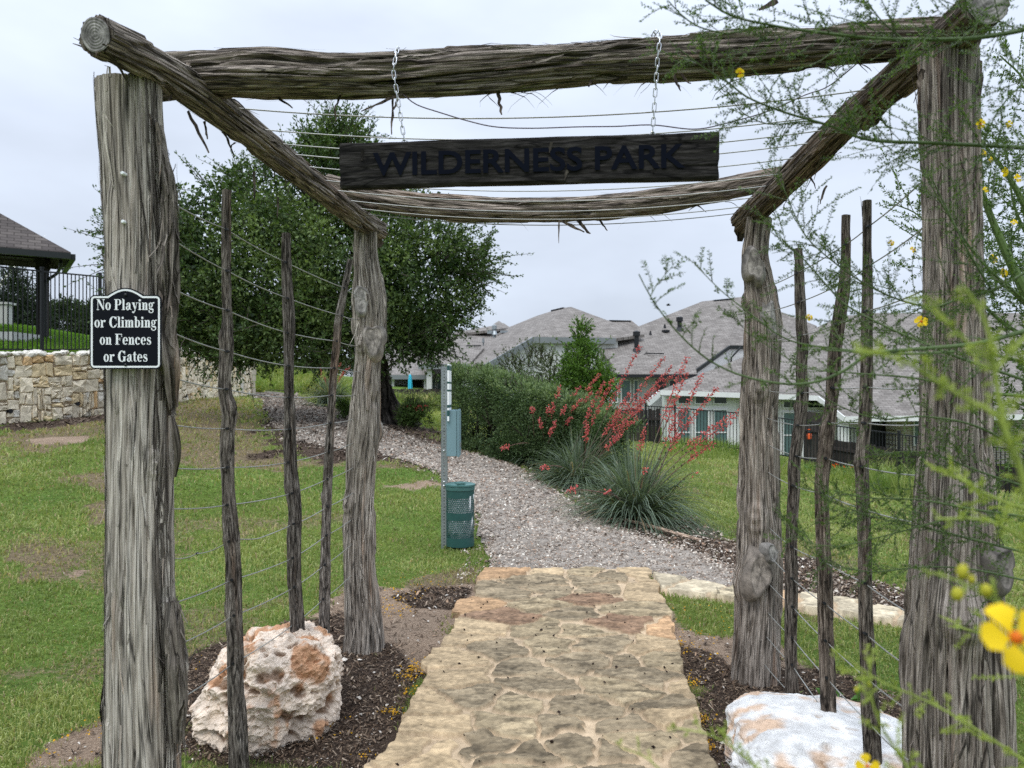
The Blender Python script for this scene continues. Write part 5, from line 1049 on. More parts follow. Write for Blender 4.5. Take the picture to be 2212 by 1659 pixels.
def pipe(parent, q, r, h, cap_, mat, nm='vent_pipe'):
    mb = MB(); q = np.array(q); tube(mb, [q-[0, 0, .3], q+[0, 0, h]], r, 10); lathe(mb, [(r*2.2, -.12), (r*1.2, .12)], q, 10)
    if cap_: lathe(mb, [(r*1.55, h-.2), (r*1.55, h+.04), (r*.2, h+.1)], q, 10)
    mb.build(nm, mat, parent)
# ---- white house on the right
m_siding = None
def mk_siding():
    m, t, b, o = newmat('white_siding'); tcn = nd(t, 'ShaderNodeTexCoord').outputs['Object']; w = nd(t, 'ShaderNodeTexWave', {'Vector': tcn, 'Scale': 1.15, 'Distortion': 0.0}, wave_type='BANDS', bands_direction='Z', wave_profile='SAW').outputs[0]
    c = ramp(t, noise(t, tcn, 3, 4), [(.3, (.64, .64, .62)), (.7, (.74, .74, .72))]); c = mul(t, c, ramp(t, w, [(.0, g3(.72)), (.07, g3(1)), (1, g3(1))])); t.links.new(c, b.inputs['Base Color']); b.inputs['Roughness'].default_value = .7; bump(t, b, w, .6, .03); return m
m_siding = mk_siding()
def mk_brick():
    m, t, b, o = newmat('tan_brick'); tcn = nd(t, 'ShaderNodeTexCoord').outputs['Object']; sp2 = nd(t, 'ShaderNodeSeparateXYZ', {0: tcn}); cv = nd(t, 'ShaderNodeCombineXYZ', {0: sp2.outputs[0], 1: sp2.outputs[2]}).outputs[0]
    br = nd(t, 'ShaderNodeTexBrick', {'Vector': cv, 'Color1': (.24, .20, .15, 1), 'Color2': (.40, .34, .26, 1), 'Mortar': (.55, .53, .49, 1), 'Scale': 1, 'Mortar Size': .012, 'Brick Width': .26, 'Row Height': .1}); t.links.new(br.outputs[0], b.inputs['Base Color']); b.inputs['Roughness'].default_value = .9; return m
m_brick = mk_brick()
hC = thing('house', 'white sided house with a long grey brown hip roof and porch, nearest of the houses', 'house', (10.5, 33, -1.4))
sl_ = .571; DE = 32.0; pC = Plane((0, DE, 1.63), (1, DE, 1.63), (0, DE+1, 1.63+sl_))
mb = MB(); A = lambda x, y: pC.at(x, y)
roof(mb, [A(1426, 843), A(1766, 855), A(1823, 900), A(2260, 895), A(2260, 676), A(1884, 676), A(1816, 684), A(1749, 714), A(1607, 771)])
rC = A(2260, 676); l0 = A(1426, 843); ap = A(1830, 681)
roof(mb, [l0+[.002, .01, -.004], ap+[0, .01, -.004], ap+[4.6, 8.0, -3.2], l0+[3.6, 13.5, -.1]]); roof(mb, [ap+[0, .02, 0], rC+[0, .02, 0], rC+[0, 9, -5], ap+[4.8, 9, -5]])
rf = mb.build('roof', m_shingle, hC)
mb = MB(); bar(mb, A(1426, 843)+[0, -.03, -.095], A(1766, 855)+[0, -.03, -.095], .05, .21); bar(mb, A(1766, 855)+[0, -.03, -.10], A(1823, 900)+[0, -.03, -.10], .05, .21); bar(mb, A(1823, 900)+[0, -.03, -.10], A(2260, 895)+[0, -.03, -.10], .05, .21); bar(mb, A(1426, 843)+[0, 0, -.12], A(1400, 866)+[0, .2, -.12], .05, .28)
mb.build('fascia', m_white, hC)
mb = MB(); wallbox(mb, 1440, 1800, 856, 1060, 32.6, 1); wallbox(mb, 1800, 2260, 905, 1080, 32.9, 8); mb.build('wall', m_siding, hC)
mb = MB(); wallbox(mb, 1936, 2260, 897, 1075, 31.9, .9); mb.build('brick_wall', m_brick, hC)
for q in ((1455, 1590, 851, 1010), (1684, 1796, 860, 1030)): mb = MB(); wallbox(mb, *q, 32.54, .05); mb.build('window_surround', m_white, hC)
for a, b in [(1464, 1491), (1501, 1530), (1541, 1570), (1691, 1721), (1743, 1783)]:
    k = 3 if a > 1600 else 0; window(hC, a, b, 856+k*3, 871+k*3, 32.5); o = window(hC, a, b, 886+k*2, 985+k, 32.5, glass=m_blind)
    mb = MB(); q0, q1 = P(a, 934+k*2, 32.48), P(b, 934+k*2, 32.48); bar(mb, q0, q1, .06, .05); mb.build('sash_bar', m_white, o)
window(hC, 1973, 2010, 905, 960, 31.86, glass=m_blind)
mb = MB(); a, b = P(1813, 902, 30.8), P(1830, 1045, 30.8); box(mb, ((a[0]+b[0])/2, 30.8, (a[2]+b[2])/2), (b[0]-a[0], .32, a[2]-b[2])); mb.build('porch_post', m_white, hC)
mb = MB(); wallbox(mb, 1878, 1917, 903, 990, 32.86, .03); mb.build('doorway', m_black, hC)
# ---- second house
hB = thing('house', 'grey house with a tall hip roof carrying black vent pipes, behind the white house', 'house', (8, 46, -.5))
pB = Plane((0, 40, 2.69), (1, 40, 2.69), (0, 41, 2.69+.515)); B_ = lambda x, y: pB.at(x, y)
mb = MB(); pk = B_(1604, 641); roof(mb, [B_(1322, 806), B_(1322, 786), B_(1292, 750), B_(1382, 704), B_(1517, 651), pk, B_(1588, 699), B_(1574, 746), B_(1498, 800), B_(1490, 806)])
e2 = B_(1574, 746); roof(mb, [pk, pk+[4.6, -.6, -1.95], e2+[4.2, 1.5, .02], e2]); roof(mb, [pk+[0, .01, 0], pk+[4.6, -.6, -1.95], pk+[4.6, 9, -4]]); roof(mb, [B_(1292, 750), B_(1382, 704), B_(1517, 651), pk+[0, .02, 0], pk+[0, 12, -6.2], B_(1292, 750)+[0, 10, -1]])
# low front hip over the bay
fh = Plane((0, 39.2, 2.66), (1, 39.2, 2.66), (0, 40.2, 2.66+.62)); H_ = lambda x, y: fh.at(x, y); roof(mb, [H_(1332, 808), H_(1505, 808), H_(1500, 770), H_(1390, 766)]); roof(mb, [H_(1332, 808), H_(1390, 766)+[0, .004, -.003], B_(1398, 758), B_(1320, 790)])
mb.build('roof', m_shingle, hB)
mb = MB(); bar(mb, H_(1330, 808)+[0, -.05, -.1], H_(1506, 808)+[0, -.05, -.1], .12, .16); mb.build('gutter', m_black, hB)
mb = MB(); bar(mb, e2+[.05, -.06, -.10], B_(1498, 800)+[.05, -.06, -.10], .06, .20); bar(mb, e2+[.05, -.06, -.10], e2+[4.25, 1.40, -.08], .06, .20); mb.build('fascia', m_gutter, hB)
mb = MB(); wallbox(mb, 1332, 1500, 811, 930, 40.0, 1); mb.build('wall', m_stucco, hB)
mb = MB(); g0, g1, g2 = B_(1498, 800), e2, e2+np.array([4.2, 1.46, .02])
for a, b in ((g0, g1), (g1, g2)):
    a = a+np.array([.03, .02, -.10]); b = b+np.array([.03, .02, -.10]); lo = lambda q: np.array([q[0], q[1], -.8]); V = np.array([a, b, lo(b), lo(a)]); mb.add(np.vstack([V, V+[-.06, .3, -.05]]), [(0, 1, 2, 3), (7, 6, 5, 4), (0, 3, 7, 4), (1, 5, 6, 2), (0, 4, 5, 1)])
mb.build('gable_wall', m_siding, hB)
for a, b in [(1321, 1334), (1342, 1362), (1369, 1378)]: window(hB, a, b, 822, 868, 39.92, glass=m_blind)
mb = MB(); wallbox(mb, 1417, 1438, 819, 850, 39.97, .02); mb.build('doorway', m_glass, hB); window(hB, 1445, 1460, 822, 842, 39.92)
pipe(hB, B_(1375, 757), .13, 1.0, True, m_black); pipe(hB, B_(1468, 712), .13, .68, True, m_black); pipe(hB, B_(1405, 723), .05, .22, False, m_black); pipe(hB, B_(1436, 708), .05, .2, False, m_black)
mb = MB(); q = B_(1438, 718); box(mb, q+[0, 0, .08], (.36, .3, .12), .3); mb.build('roof_vent', m_black, hB)
mb = MB(); q = H_(1430, 766); bar(mb, H_(1396, 766)+[0, -.05, .07], H_(1434, 767)+[0, -.05, .07], .05, .06); bar(mb, B_(1542, 650)+[0, 0, .01], B_(1584, 646)+[0, 0, .01], .2, .1); mb.build('ridge_vent', m_black, hB)
mb = MB(); a = e2+np.array([.1, -.05, -.2]); tube(mb, [a+[.55, -.1, .1], a+[.1, -.1, -.4], a+[.0, -.1, -.5], a+[.0, -.1, -2.6]], .05, 6); mb.build('downspout', m_gutter, hB)
# ---- third house, centre
hA = thing('house', 'house with pale grey rendered side wall and steep hip roof, centre, behind the hedge', 'house', (0, 43, 1.0))
pA1 = Plane(P(1151, 729, 42), P(1031, 798, 38.5), P(1234, 663, 48)); pA2 = Plane(P(1151, 729, 42), P(1318, 731, 42.6), P(1234, 663, 48)); a1 = lambda x, y: pA1.at(x, y); a2 = lambda x, y: pA2.at(x, y)
pkA = a1(1234, 663); mb = MB(); roof(mb, [a1(1031, 798), a1(1151, 729), pkA, a1(1214, 665), a1(1160, 682), a1(1101, 706), a1(1045, 750), a1(1006, 786), a1(1000, 798)])
roof(mb, [a2(1151, 729), a2(1330, 731), a2(1392, 722), a2(1310, 691), pkA]); roof(mb, [pkA+[0, .01, 0], a2(1310, 691)+[0, .01, 0], pkA+[5, 9, -4.5], pkA+[-7, 9, -4.5]]); roof(mb, [a1(1101, 706), a1(1160, 682), a1(1214, 665)+[0, .01, 0], pkA+[0, .012, 0], pkA+[-3.5, 9, -4.7], a1(1101, 706)+[-1.5, 5, -.6]])
roof(mb, [P(1308, 692, 50), P(1364, 692, 50), P(1400, 722, 49), P(1330, 722, 48)])
pA3 = Plane(P(918, 787, 40), P(1012, 787, 40), P(977, 750, 43.5)); a3 = lambda x, y: pA3.at(x, y)
roof(mb, [a3(904, 787), a3(1013, 787), a3(1046, 751), a3(1010, 750), a3(972, 762)]); roof(mb, [a3(904, 787)+[0, .01, 0], a3(972, 762), a3(978, 745)+[0, 1.0, 0], a3(904, 787)+[0, 4, .6]])
rfA = mb.build('roof', m_shingle, hA)
mb = MB(); bar(mb, a1(1151, 729)+[.02, -.05, -.14], a1(1031, 798)+[0, -.05, -.14], .08, .34); bar(mb, a2(1151, 729)+[0, -.05, -.14], a2(1330, 731)+[0, -.05, -.14], .08, .34); bar(mb, a3(904, 787)+[0, -.05, -.12], a3(1013, 787)+[0, -.05, -.12], .08, .26); mb.build('fascia', m_fascia, hA)
mb = MB(); w0, w1, w2 = P(1000, 815, 37.85), P(1151, 731, 42.1), P(1335, 733, 42.75)
for a, b in ((w0, w1), (w1, w2)):
    a = a+np.array([0, .10, -.05]); b = b+np.array([0, .10, -.05]); lo = lambda q: np.array([q[0], q[1], -.6]); V = np.array([a, b, lo(b), lo(a)]); mb.add(np.vstack([V, V+[-.05, .3, -.05]]), [(0, 1, 2, 3), (7, 6, 5, 4), (0, 3, 7, 4), (1, 5, 6, 2), (0, 4, 5, 1)])
mb.build('wall', m_stucco, hA)
mb = MB(); wallbox(mb, 930, 1000, 794, 870, 43.2, 3); mb.build('patio_wall', m_stucco, hA)
for a, b in [(934, 941), (944, 953)]: window(hA, a, b, 819, 846, 43.1, glass=m_blind)
mb = MB(); a, b = P(923, 792, 40.3), P(932, 872, 40.3); box(mb, ((a[0]+b[0])/2, 40.4, (a[2]+b[2])/2), (b[0]-a[0]+.05, .5, a[2]-b[2])); mb.build('patio_column', m_stucco, hA)
pipe(hA, a1(1068, 719), .10, .42, True, m_galv); pipe(hA, a1(1044, 736), .04, .16, False, m_fascia)
mb = MB(); box(mb, a1(1089, 719)+[0, 0, .06], (.4, .3, .14), .4); box(mb, a1(1063, 721)+[-.15, 0, .1], (.3, .25, .2)); mb.build('roof_vent', m_galv, hA)
mb = MB(); bar(mb, a3(988, 751)+[.5, -.1, .1], a3(1020, 751)+[.5, -.1, .1], .06, .07); bar(mb, a1(1192, 672)+[0, 0, .02], a1(1218, 666)+[0, 0, .02], .2, .08); bar(mb, P(1316, 693, 49.9), P(1362, 694, 49.9), .3, .08); mb.build('ridge_vent', m_black, hA)
# ---- fourth house, left, with the patio and the parasol
hD = thing('house', 'single storey house with grey roof and covered patio behind the oak tree', 'house', (-5.5, 46, 1.4))
pD = Plane(P(839, 810, 42), P(920, 810, 42), P(900, 752, 48)); d_ = lambda x, y: pD.at(x, y)
mb = MB(); roof(mb, [d_(790, 810), d_(922, 810), d_(965, 760), d_(965, 726), d_(1060, 703), d_(1040, 700), d_(960, 700), d_(800, 700)] if False else [d_(780, 810), d_(926, 810), d_(1016, 797), d_(1075, 760), d_(1125, 712), d_(1062, 704), d_(957, 722), d_(860, 735), d_(790, 760)])
roof(mb, [P(955, 726, 52), P(1045, 718, 52), P(1072, 696, 56), P(1078, 693, 56), P(1100, 708, 54), P(1062, 712, 51)]); rD2 = None
mb.build('roof', m_shingle, hD)
mb = MB(); bar(mb, d_(780, 810)+[0, -.05, -.12], d_(926, 810)+[0, -.05, -.12], .08, .24); mb.build('fascia', m_fascia, hD)
mb = MB(); wallbox(mb, 780, 925, 815, 872, 45.5, 2); wallbox(mb, 853, 914, 816, 872, 45.2, .2); mb.build('wall', m_stucco, hD)
for a, b in [(832, 838), (846, 852), (916, 921)]: mb = MB(); q0, q1 = P(a, 814, 42.3), P(b, 872, 42.3); box(mb, ((q0[0]+q1[0])/2, 42.3, (q0[2]+q1[2])/2), (q1[0]-q0[0], .2, q0[2]-q1[2])); mb.build('patio_column', m_white, hD)
tv = MB(); wallbox(tv, 891, 910, 822, 840, 45.0, .15); tag(tv.build('television', m_black), 'black television on the patio wall beside the cyan parasol', 'television')
# furthest roofs between
hE = thing('house', 'distant house of which only the grey roof top shows over the centre roof', 'house', tuple(P(1080, 735, 66)))
mb = MB(); roof(mb, [P(1040, 735, 66), P(1110, 730, 66), P(1100, 706, 70), P(1088, 698, 72), P(1070, 698, 72), P(1052, 712, 70)]); mb.build('roof', m_shingle, hE); mb = MB(); wallbox(mb, 1042, 1105, 733, 830, 67, 4); mb.build('wall', m_stucco, hE)
# parasol
pr = thing('patio_parasol', 'closed cyan patio parasol on a stand in front of the television', 'parasol', tuple(P(886, 852, 41)))
mb = MB(); c = P(886, 852, 41); k = 41/F; th = np.linspace(0, 2*math.pi, 25)[:-1]; prof = [(.8, 44), (2.6, 40), (3.4, 30), (4.0, 16), (4.2, 10), (3.2, 8)]; rr = []
for r_, z_ in prof: rr.append(np.stack([c[0]+r_*k*(1+.22*np.cos(6*th))*np.cos(th), c[1]+r_*k*(1+.22*np.cos(6*th))*np.sin(th), np.full(24, c[2]+z_*k)], 1))
V = np.vstack(rr); mb.add(V, [(a*24+i, a*24+(i+1) % 24, (a+1)*24+(i+1) % 24, (a+1)*24+i) for a in range(5) for i in range(24)]+[tuple(range(24))]); mb.build('canopy', m_cyan, pr)
mb = MB(); tube(mb, [c-[0, 0, .4], c+[0, 0, 46*k]], .03, 8); mb.build('pole', m_white, pr); mb = MB(); box(mb, c+[0, 0, 1.5*k], (.26, .26, 6*k)); mb.build('stand', m_stucco, pr)
# ---- pavilion at the left
pv = thing('pavilion', 'dark timber pavilion with brown shingle hip roof and gutters behind the iron fence', 'pavilion', (*P(92, 735, 22)[:2], 3.0))
ck = P(153, 545, 20.0); mb = MB(); e1 = P(-420, 420, 15.5); r0 = P(-60, 430, 24.5)
ea = ck+np.array([-7.2, -4.6, 0]); eb = ck+np.array([-1.5, 2.2, 0]); ec = ea+np.array([-1.5, 2.2, 0]); apx = P(-75, 419, 20.4); ap2 = apx+(ea-ck)*.75
roof(mb, [ck, apx, ap2, ea], .1); roof(mb, [ck+[.001, 0, -.002], apx+[.001, 0, -.002], eb], .1); roof(mb, [eb+[0, 0, -.003], apx+[0, 0, -.003], ap2+[0, 0, -.003], ec], .1); roof(mb, [ea, ap2, ec], .1)
mb.build('roof', m_shingle2, pv)
mb = MB(); bar(mb, ck+[.03, -.06, -.12], ea+[.03, -.06, -.12], .13, .15); bar(mb, ck+[.05, .0, -.12], eb+[.05, 0, -.12], .13, .15); mb.build('gutter', m_gutter, pv)
pp = P(92, 640, 21.2)
mb = MB(); bar(mb, pp+[.12, -.1, 1.02+.18-.05], pp+[-6.6, -4.5, 1.02+.18-.05], .24, .34); bar(mb, pp+[.0, .12, 1.02+.16], pp+[-.9, 1.3, 1.02+.16], .24, .34); mb.build('beam', m_darkwood, pv)
mb = MB(); box(mb, pp+[0, 0, -.3], (.23, .23, 2.62)); box(mb, pp+[0, 0, .94], (.29, .29, .1)); box(mb, pp+[0, 0, .75], (.27, .27, .05)); mb.build('post', m_darkwood, pv)
mb = MB(); tube(mb, crom([ck+[-.32, .1, -.2], ck+[-.34, .12, -.34], pp+[.42, -.05, .62], pp+[.16, -.08, .40], pp+[.14, -.1, .1], pp+[.14, -.1, -1.6]], .06), .042, 8); mb.build('downspout', m_gutter, pv)
mb = MB(); sl0 = P(92, 733, 22); box(mb, (sl0[0]-4, sl0[1]+1, sl0[2]-.08), (9.2, 6.5, .24)); mb.build('slab', m_stucco, pv)
bx = thing('outdoor_kitchen', 'beige masonry block standing under the dark pavilion behind the iron fence', 'counter', tuple(P(8, 722, 22.5))); mb = MB(); a, b = P(-90, 657, 22.5), P(16, 722, 22.5); bbox_bevel(mb, ((a[0]+b[0])/2, 22.65, (a[2]+b[2])/2), (b[0]-a[0], .3, a[2]-b[2]), .02); mb.build('body', m_stucco, bx); mb = MB(); box(mb, ((a[0]+b[0])/2, 22.65, a[2]+.03), (b[0]-a[0]+.1, .36, .06)); mb.build('counter_top', m_stucco, bx)
# ------------------------------------------------------------------ dog waste station
dpx = P(960, 1187, 7.93); ds = thing('dog_waste_station', 'perforated galvanised post carrying a pale teal bag dispenser beside the gravel path', 'dispenser', dpx)
mb = MB(); pw_, hole, pitch = .058, .013, .0325; top = 1.90; n = int((top+.02)/pitch)
def holed_face(mb, c0, ux, uz, w, n, pitch, r):
    for k in range(n):
        c = np.array(c0)+np.array(uz)*(k+.5)*pitch; a = np.radians(np.arange(8)*45+22.5); ho = np.array([c+np.array(ux)*r*math.cos(q)+np.array(uz)*r*math.sin(q) for q in a])
        sq = []
        for q in a: x_, z_ = math.cos(q), math.sin(q); s_ = 1/max(abs(x_), abs(z_)); sq.append(c+np.array(ux)*x_*s_*w/2+np.array(uz)*z_*s_*pitch/2)
        cr = []
        V = np.vstack([ho, sq]); f = [(i, (i+1) % 8, 8+(i+1) % 8, 8+i) for i in range(8)]; mb.add(V, f)
        for i, (sx_, sz_) in enumerate(((1, 1), (-1, 1), (-1, -1), (1, -1))):
            a0, a1 = 8+(i*2), 8+(i*2+1); mb.add(np.vstack([V[a0], c+np.array(ux)*sx_*w/2+np.array(uz)*sz_*pitch/2, V[a1]]), [(0, 1, 2)])
for (dx, dy, ux) in [(0, -pw_/2, (1, 0, 0)), (0, pw_/2, (1, 0, 0)), (-pw_/2, 0, (0, 1, 0)), (pw_/2, 0, (0, 1, 0))]:
    holed_face(mb, dpx+np.array([dx, dy, -.03]), ux, (0, 0, 1), pw_-.001, n, pitch, hole/2)
for dx in (-1, 1):
    for dy in (-1, 1): box(mb, dpx+np.array([dx*pw_/2, dy*pw_/2, top/2-.03]), (.005, .005, top))
mb.build('post', m_galv, ds)
mb = MB(); c = dpx+np.array([.052, -.01, 1.62]); box(mb, c, (.018, .30, .58)); sp = mb.build('notice_plate', m_signw, ds)
mb = MB()
for z_, h_ in [(-.21, .06), (-.14, .03), (.02, .02), (.10, .02), (.25, .05)]: box(mb, c+np.array([.0, -.0, z_]), (.0195, .3015, h_))
mb.build('green_band', m_bin, sp)
mb = MB(); c = dpx+np.array([.085, 0, 1.205]); bbox_bevel(mb, c, (.105, .26, .47), .006); ho_ = mb.build('dispenser_box', m_box, ds)
mb = MB(); bbox_bevel(mb, c+np.array([.066, 0, 0]), (.022, .28, .485), .006); mb.build('lid', m_box, ho_); mb = MB(); box(mb, c+np.array([.082, -.03, -.12]), (.012, .06, .05)); mb.build('latch', m_galv, ho_)
for z_ in (.70, 1.02, .66): 
    for sx_ in (-1,): mb = MB(); q = dpx+np.array([-.0, -.033, z_]); tube(mb, [q+[0, .01, 0], q+[0, -.004, 0], q+[0, -.007, 0]], [.011, .011, .006], 8); mb.build('bolt', m_chain, ds)
# litter bin
bc = P(994, 1181, 7.93); bc = np.array([bc[0], 7.93, dpx[2]+.045]); lb = thing('litter_bin', 'round dark green perforated litter bin with lid hung on the galvanised post', 'litter bin', bc)
mb = MB(); R_ = .145; H_b = .60; NC = 44
def cyl(th, z): return np.stack([bc[0]+R_*np.cos(th), bc[1]+R_*np.sin(th), bc[2]+z], -1)
def band(z0, z1): mb.add(np.vstack([cyl(np.arange(NC)/NC*2*math.pi, np.full(NC, z0)), cyl(np.arange(NC)/NC*2*math.pi, np.full(NC, z1))]), [(i, (i+1) % NC, NC+(i+1) % NC, NC+i) for i in range(NC)])
band(0, .09); band(.275, .345); band(.50, H_b)
for z0, z1 in ((.09, .275), (.345, .50)):
    rows = int(round((z1-z0)/.0185)); hz = (z1-z0)/rows
    for r_ in range(rows):
        for k in range(NC):
            sh = .5*(r_ % 2); tc_ = (k+sh)/NC*2*math.pi; hw = math.pi/NC; zc_ = z0+(r_+.5)*hz; a = np.radians(np.arange(8)*45+22.5); rr = .0066
            ho = cyl(tc_+rr*np.cos(a)/R_, zc_+rr*np.sin(a)); s_ = 1/np.maximum(np.abs(np.cos(a)), np.abs(np.sin(a))); sq = cyl(tc_+np.cos(a)*s_*hw, zc_+np.sin(a)*s_*hz/2); co = cyl(tc_+np.array([1, -1, -1, 1])*hw, zc_+np.array([1, 1, -1, -1])*hz/2)
            mb.add(np.vstack([ho, sq, co]), [(i, (i+1) % 8, 8+(i+1) % 8, 8+i) for i in range(8)]+[(8+2*i, 16+i, 8+2*i+1) for i in range(4)])
lathe(mb, [(R_, .0), (.02, .0)], bc, NC); mb.build('perforated_drum', m_bin, lb)
mb = MB(); lathe(mb, [(R_+.006, .575), (R_+.008, .605), (R_+.002, .612), (R_+.012, .615), (R_+.012, .632), (R_-.02, .642), (.0, .648)], bc, NC); lid = mb.build('lid', m_lid, lb, smooth=False); mb = MB(); box(mb, bc+np.array([0, -.06, .648]), (.085, .16, .014), .25); mb.build('handle', m_lid, lid)
mb = MB(); th = np.arange(26)/26*2*math.pi; rings = []; rb = np.random.default_rng(3)
for z_, r_ in [(.06, .03), (.075, .095), (.15, .125), (.25, .132), (.4, .133), (.52, .134)]: rings.append(np.stack([bc[0]+.006+(r_*(1+.05*rb.normal(size=26)))*np.cos(th), bc[1]-.004+(r_*(1+.05*rb.normal(size=26)))*np.sin(th), np.full(26, bc[2]+z_)+.01*rb.normal(size=26)], 1))
mb.add(np.vstack(rings), [(a*26+i, a*26+(i+1) % 26, (a+1)*26+(i+1) % 26, (a+1)*26+i) for a in range(5) for i in range(26)]); mb.build('liner', m_liner, lb)
# small things
fb_ = MB(); p = crom([gp(1300, 1127)+[0, 0, .03], gp(1345, 1131)+[0, 0, .05], gp(1390, 1142)+[0, 0, .05], gp(1440, 1156)+[0, 0, .05], gp(1516, 1172)+[0, 0, .02]], .05); tube(fb_, p, np.interp(np.linspace(0, 1, len(p)), [0, .3, 1], [.012, .024, .02])*(1+.15*vn(np.arange(len(p))*.9, 0, 0)), 8, (2.2, 1.8, 1.5)); q = p[len(p)//4]; tube(fb_, [q, q+[.03, -.05, .05]], [.012, .006], 6, (1.2, .95, .8))
tag(fb_.build('fallen_branch', m_stake), 'long bare fallen branch lying on the gravel edge below the front yucca', 'branch')
oc = P(1748, 938, 26.3); ot = thing('garden_sprayer', 'small orange and black upright object behind the iron fence of the white house', 'sprayer', oc-[0, 0, .2]); mb = MB(); lathe(mb, [(.02, -.17), (.075, -.16), (.08, -.02), (.07, .03)], oc, 14); mb.build('body', m_orange, ot); mb = MB(); lathe(mb, [(.068, .03), (.072, .10), (.05, .12), (.05, .20), (.0, .21)], oc, 14); mb.build('cap', m_black, ot); mb = MB(); lathe(mb, [(.056, .15), (.06, .165), (.056, .18)], oc, 14); mb.build('band', m_orange, ot)
bd = P(1444, 659, 30); mb = MB(); v, f = icos(2); v2 = v*np.array([.085, .03, .03]); v2[:, 0] += .0; v2[:, 2] += -.012*(v[:, 0] < -.5); mb.add(v2+bd, f); 
for sy in (-1, 1): mb.add(np.array([(.03, 0, .01), (-.03, 0, .01), (-.06, sy*.10, .05), (-.05, sy*.16, .03), (.02, sy*.1, .05)])+bd, [(0, 1, 2, 4), (2, 3, 4)])
mb.add(np.array([(-.07, -.012, 0), (-.07, .012, 0), (-.14, .02, .0), (-.14, -.02, .0)])+bd, [(0, 1, 2, 3)]); mb.add(np.array([(.075, -.006, .004), (.075, .006, .004), (.105, 0, 0), (.075, 0, .012)])+bd, [(0, 1, 2), (0, 2, 3), (1, 3, 2)])
tag(mb.build('bird', m_black, org=bd), 'tiny dark bird flying above the roofs', 'bird')
# ------------------------------------------------------------------ trees and shrubs
m_trunk = mat_wood('oak_bark', [(.012, .010, .009), (.035, .029, .025), (.075, .064, .056), (.15, .135, .12)], 26, 5, 1.0, .02)
m_twig = mat_col('twig', .85, .3, 20, .4, 60, .004, .2)
def blob_points(blobs, n, rg, shell=.55, gap=None, gf=1.0, gt=-.1):
    """cluster centres spread through a union of balls (x, y, z, rx, ry, rz)"""
    b = np.array(blobs, float); wgt = (b[:, 3]*b[:, 4]*b[:, 5])**.67; k = rg.choice(len(b), n*3, p=wgt/wgt.sum()); d = unit(rg.normal(size=(n*3, 3))); r = (shell**3+(1-shell**3)*rg.random(n*3))**(1/3)
    p = b[k, :3]+d*r[:, None]*b[k, 3:]; 
    if gap is not None: p = p[fbm(p[:, 0]*gf, p[:, 1]*gf, p[:, 2]*gf, gap, 3) > gt]
    return p[:n]
def clusters(mb, cen, per, spread, size, ca, cb, rg, wid=.5, up=.2, hb=None):
    n = len(cen); k = np.repeat(np.arange(n), per); d = rg.normal(size=(n*per, 3)); p = cen[k]+d*spread*rg.uniform(.3, 1, (n*per, 1)); t = (.42+.30*rg.normal(size=n)+.75*fbm(cen[:, 0]*1.1, cen[:, 1]*1.1, cen[:, 2]*1.3, 77, 3)).clip(-.1, 1.1)[k]+.22*rg.normal(size=n*per)
    t = np.clip(t, 0, 1)[:, None]; c = np.array(ca)*(1-t)+np.array(cb)*t; ax = unit(d+np.array([0, 0, up])+.6*rg.normal(size=d.shape)); leaves(mb, p, size*rg.uniform(.6, 1.3, n*per), c, ax, wid, rg)
def sprigs(mb, mbw, base, dirs, L, nl, size, ca, cb, rg, wid=.5, cw=(.06, .05, .04)):
    """leafy twigs standing out of the outline"""
    for b, d, l in zip(base, dirs, L):
        s = np.linspace(0, 1, nl); p = b+np.outer(s*l, d)+np.outer(s**2*l*.25, rg.normal(size=3)); tube(mbw, p[[0, nl//2, -1]], [.012, .008, .003], 4, cw, False); q = np.repeat(p, 3, axis=0)+rg.normal(0, .02, (nl*3, 3)); t = np.clip(.5+.3*rg.normal(size=(nl*3, 1)), 0, 1); leaves(mb, q, size*rg.uniform(.6, 1.2, nl*3), np.array(ca)*(1-t)+np.array(cb)*t, unit(np.tile(d, (nl*3, 1))+.9*rg.normal(size=(nl*3, 3))), wid, rg)
def bl(px, py, r, D, k=1.0, ky=1.0): c = P(px, py, D); R = r/F*D; return (c[0], c[1], c[2], R, R*k, R*ky)
def limb(mb, a, b, r0, r1, rg, c=(1, 1, 1), sag=.1, n=8, sides=8):
    a = np.array(a, float); b = np.array(b, float); s = np.linspace(0, 1, n)[:, None]; p = a*(1-s)+b*s+rg.normal(0, .04, (n, 3))*np.linalg.norm(b-a)*.4*np.sin(s*math.pi); p[:, 2] += sag*np.linalg.norm(b-a)*np.sin(s[:, 0]*math.pi); tube(mb, p, np.linspace(r0, r1, n), sides, c); return p
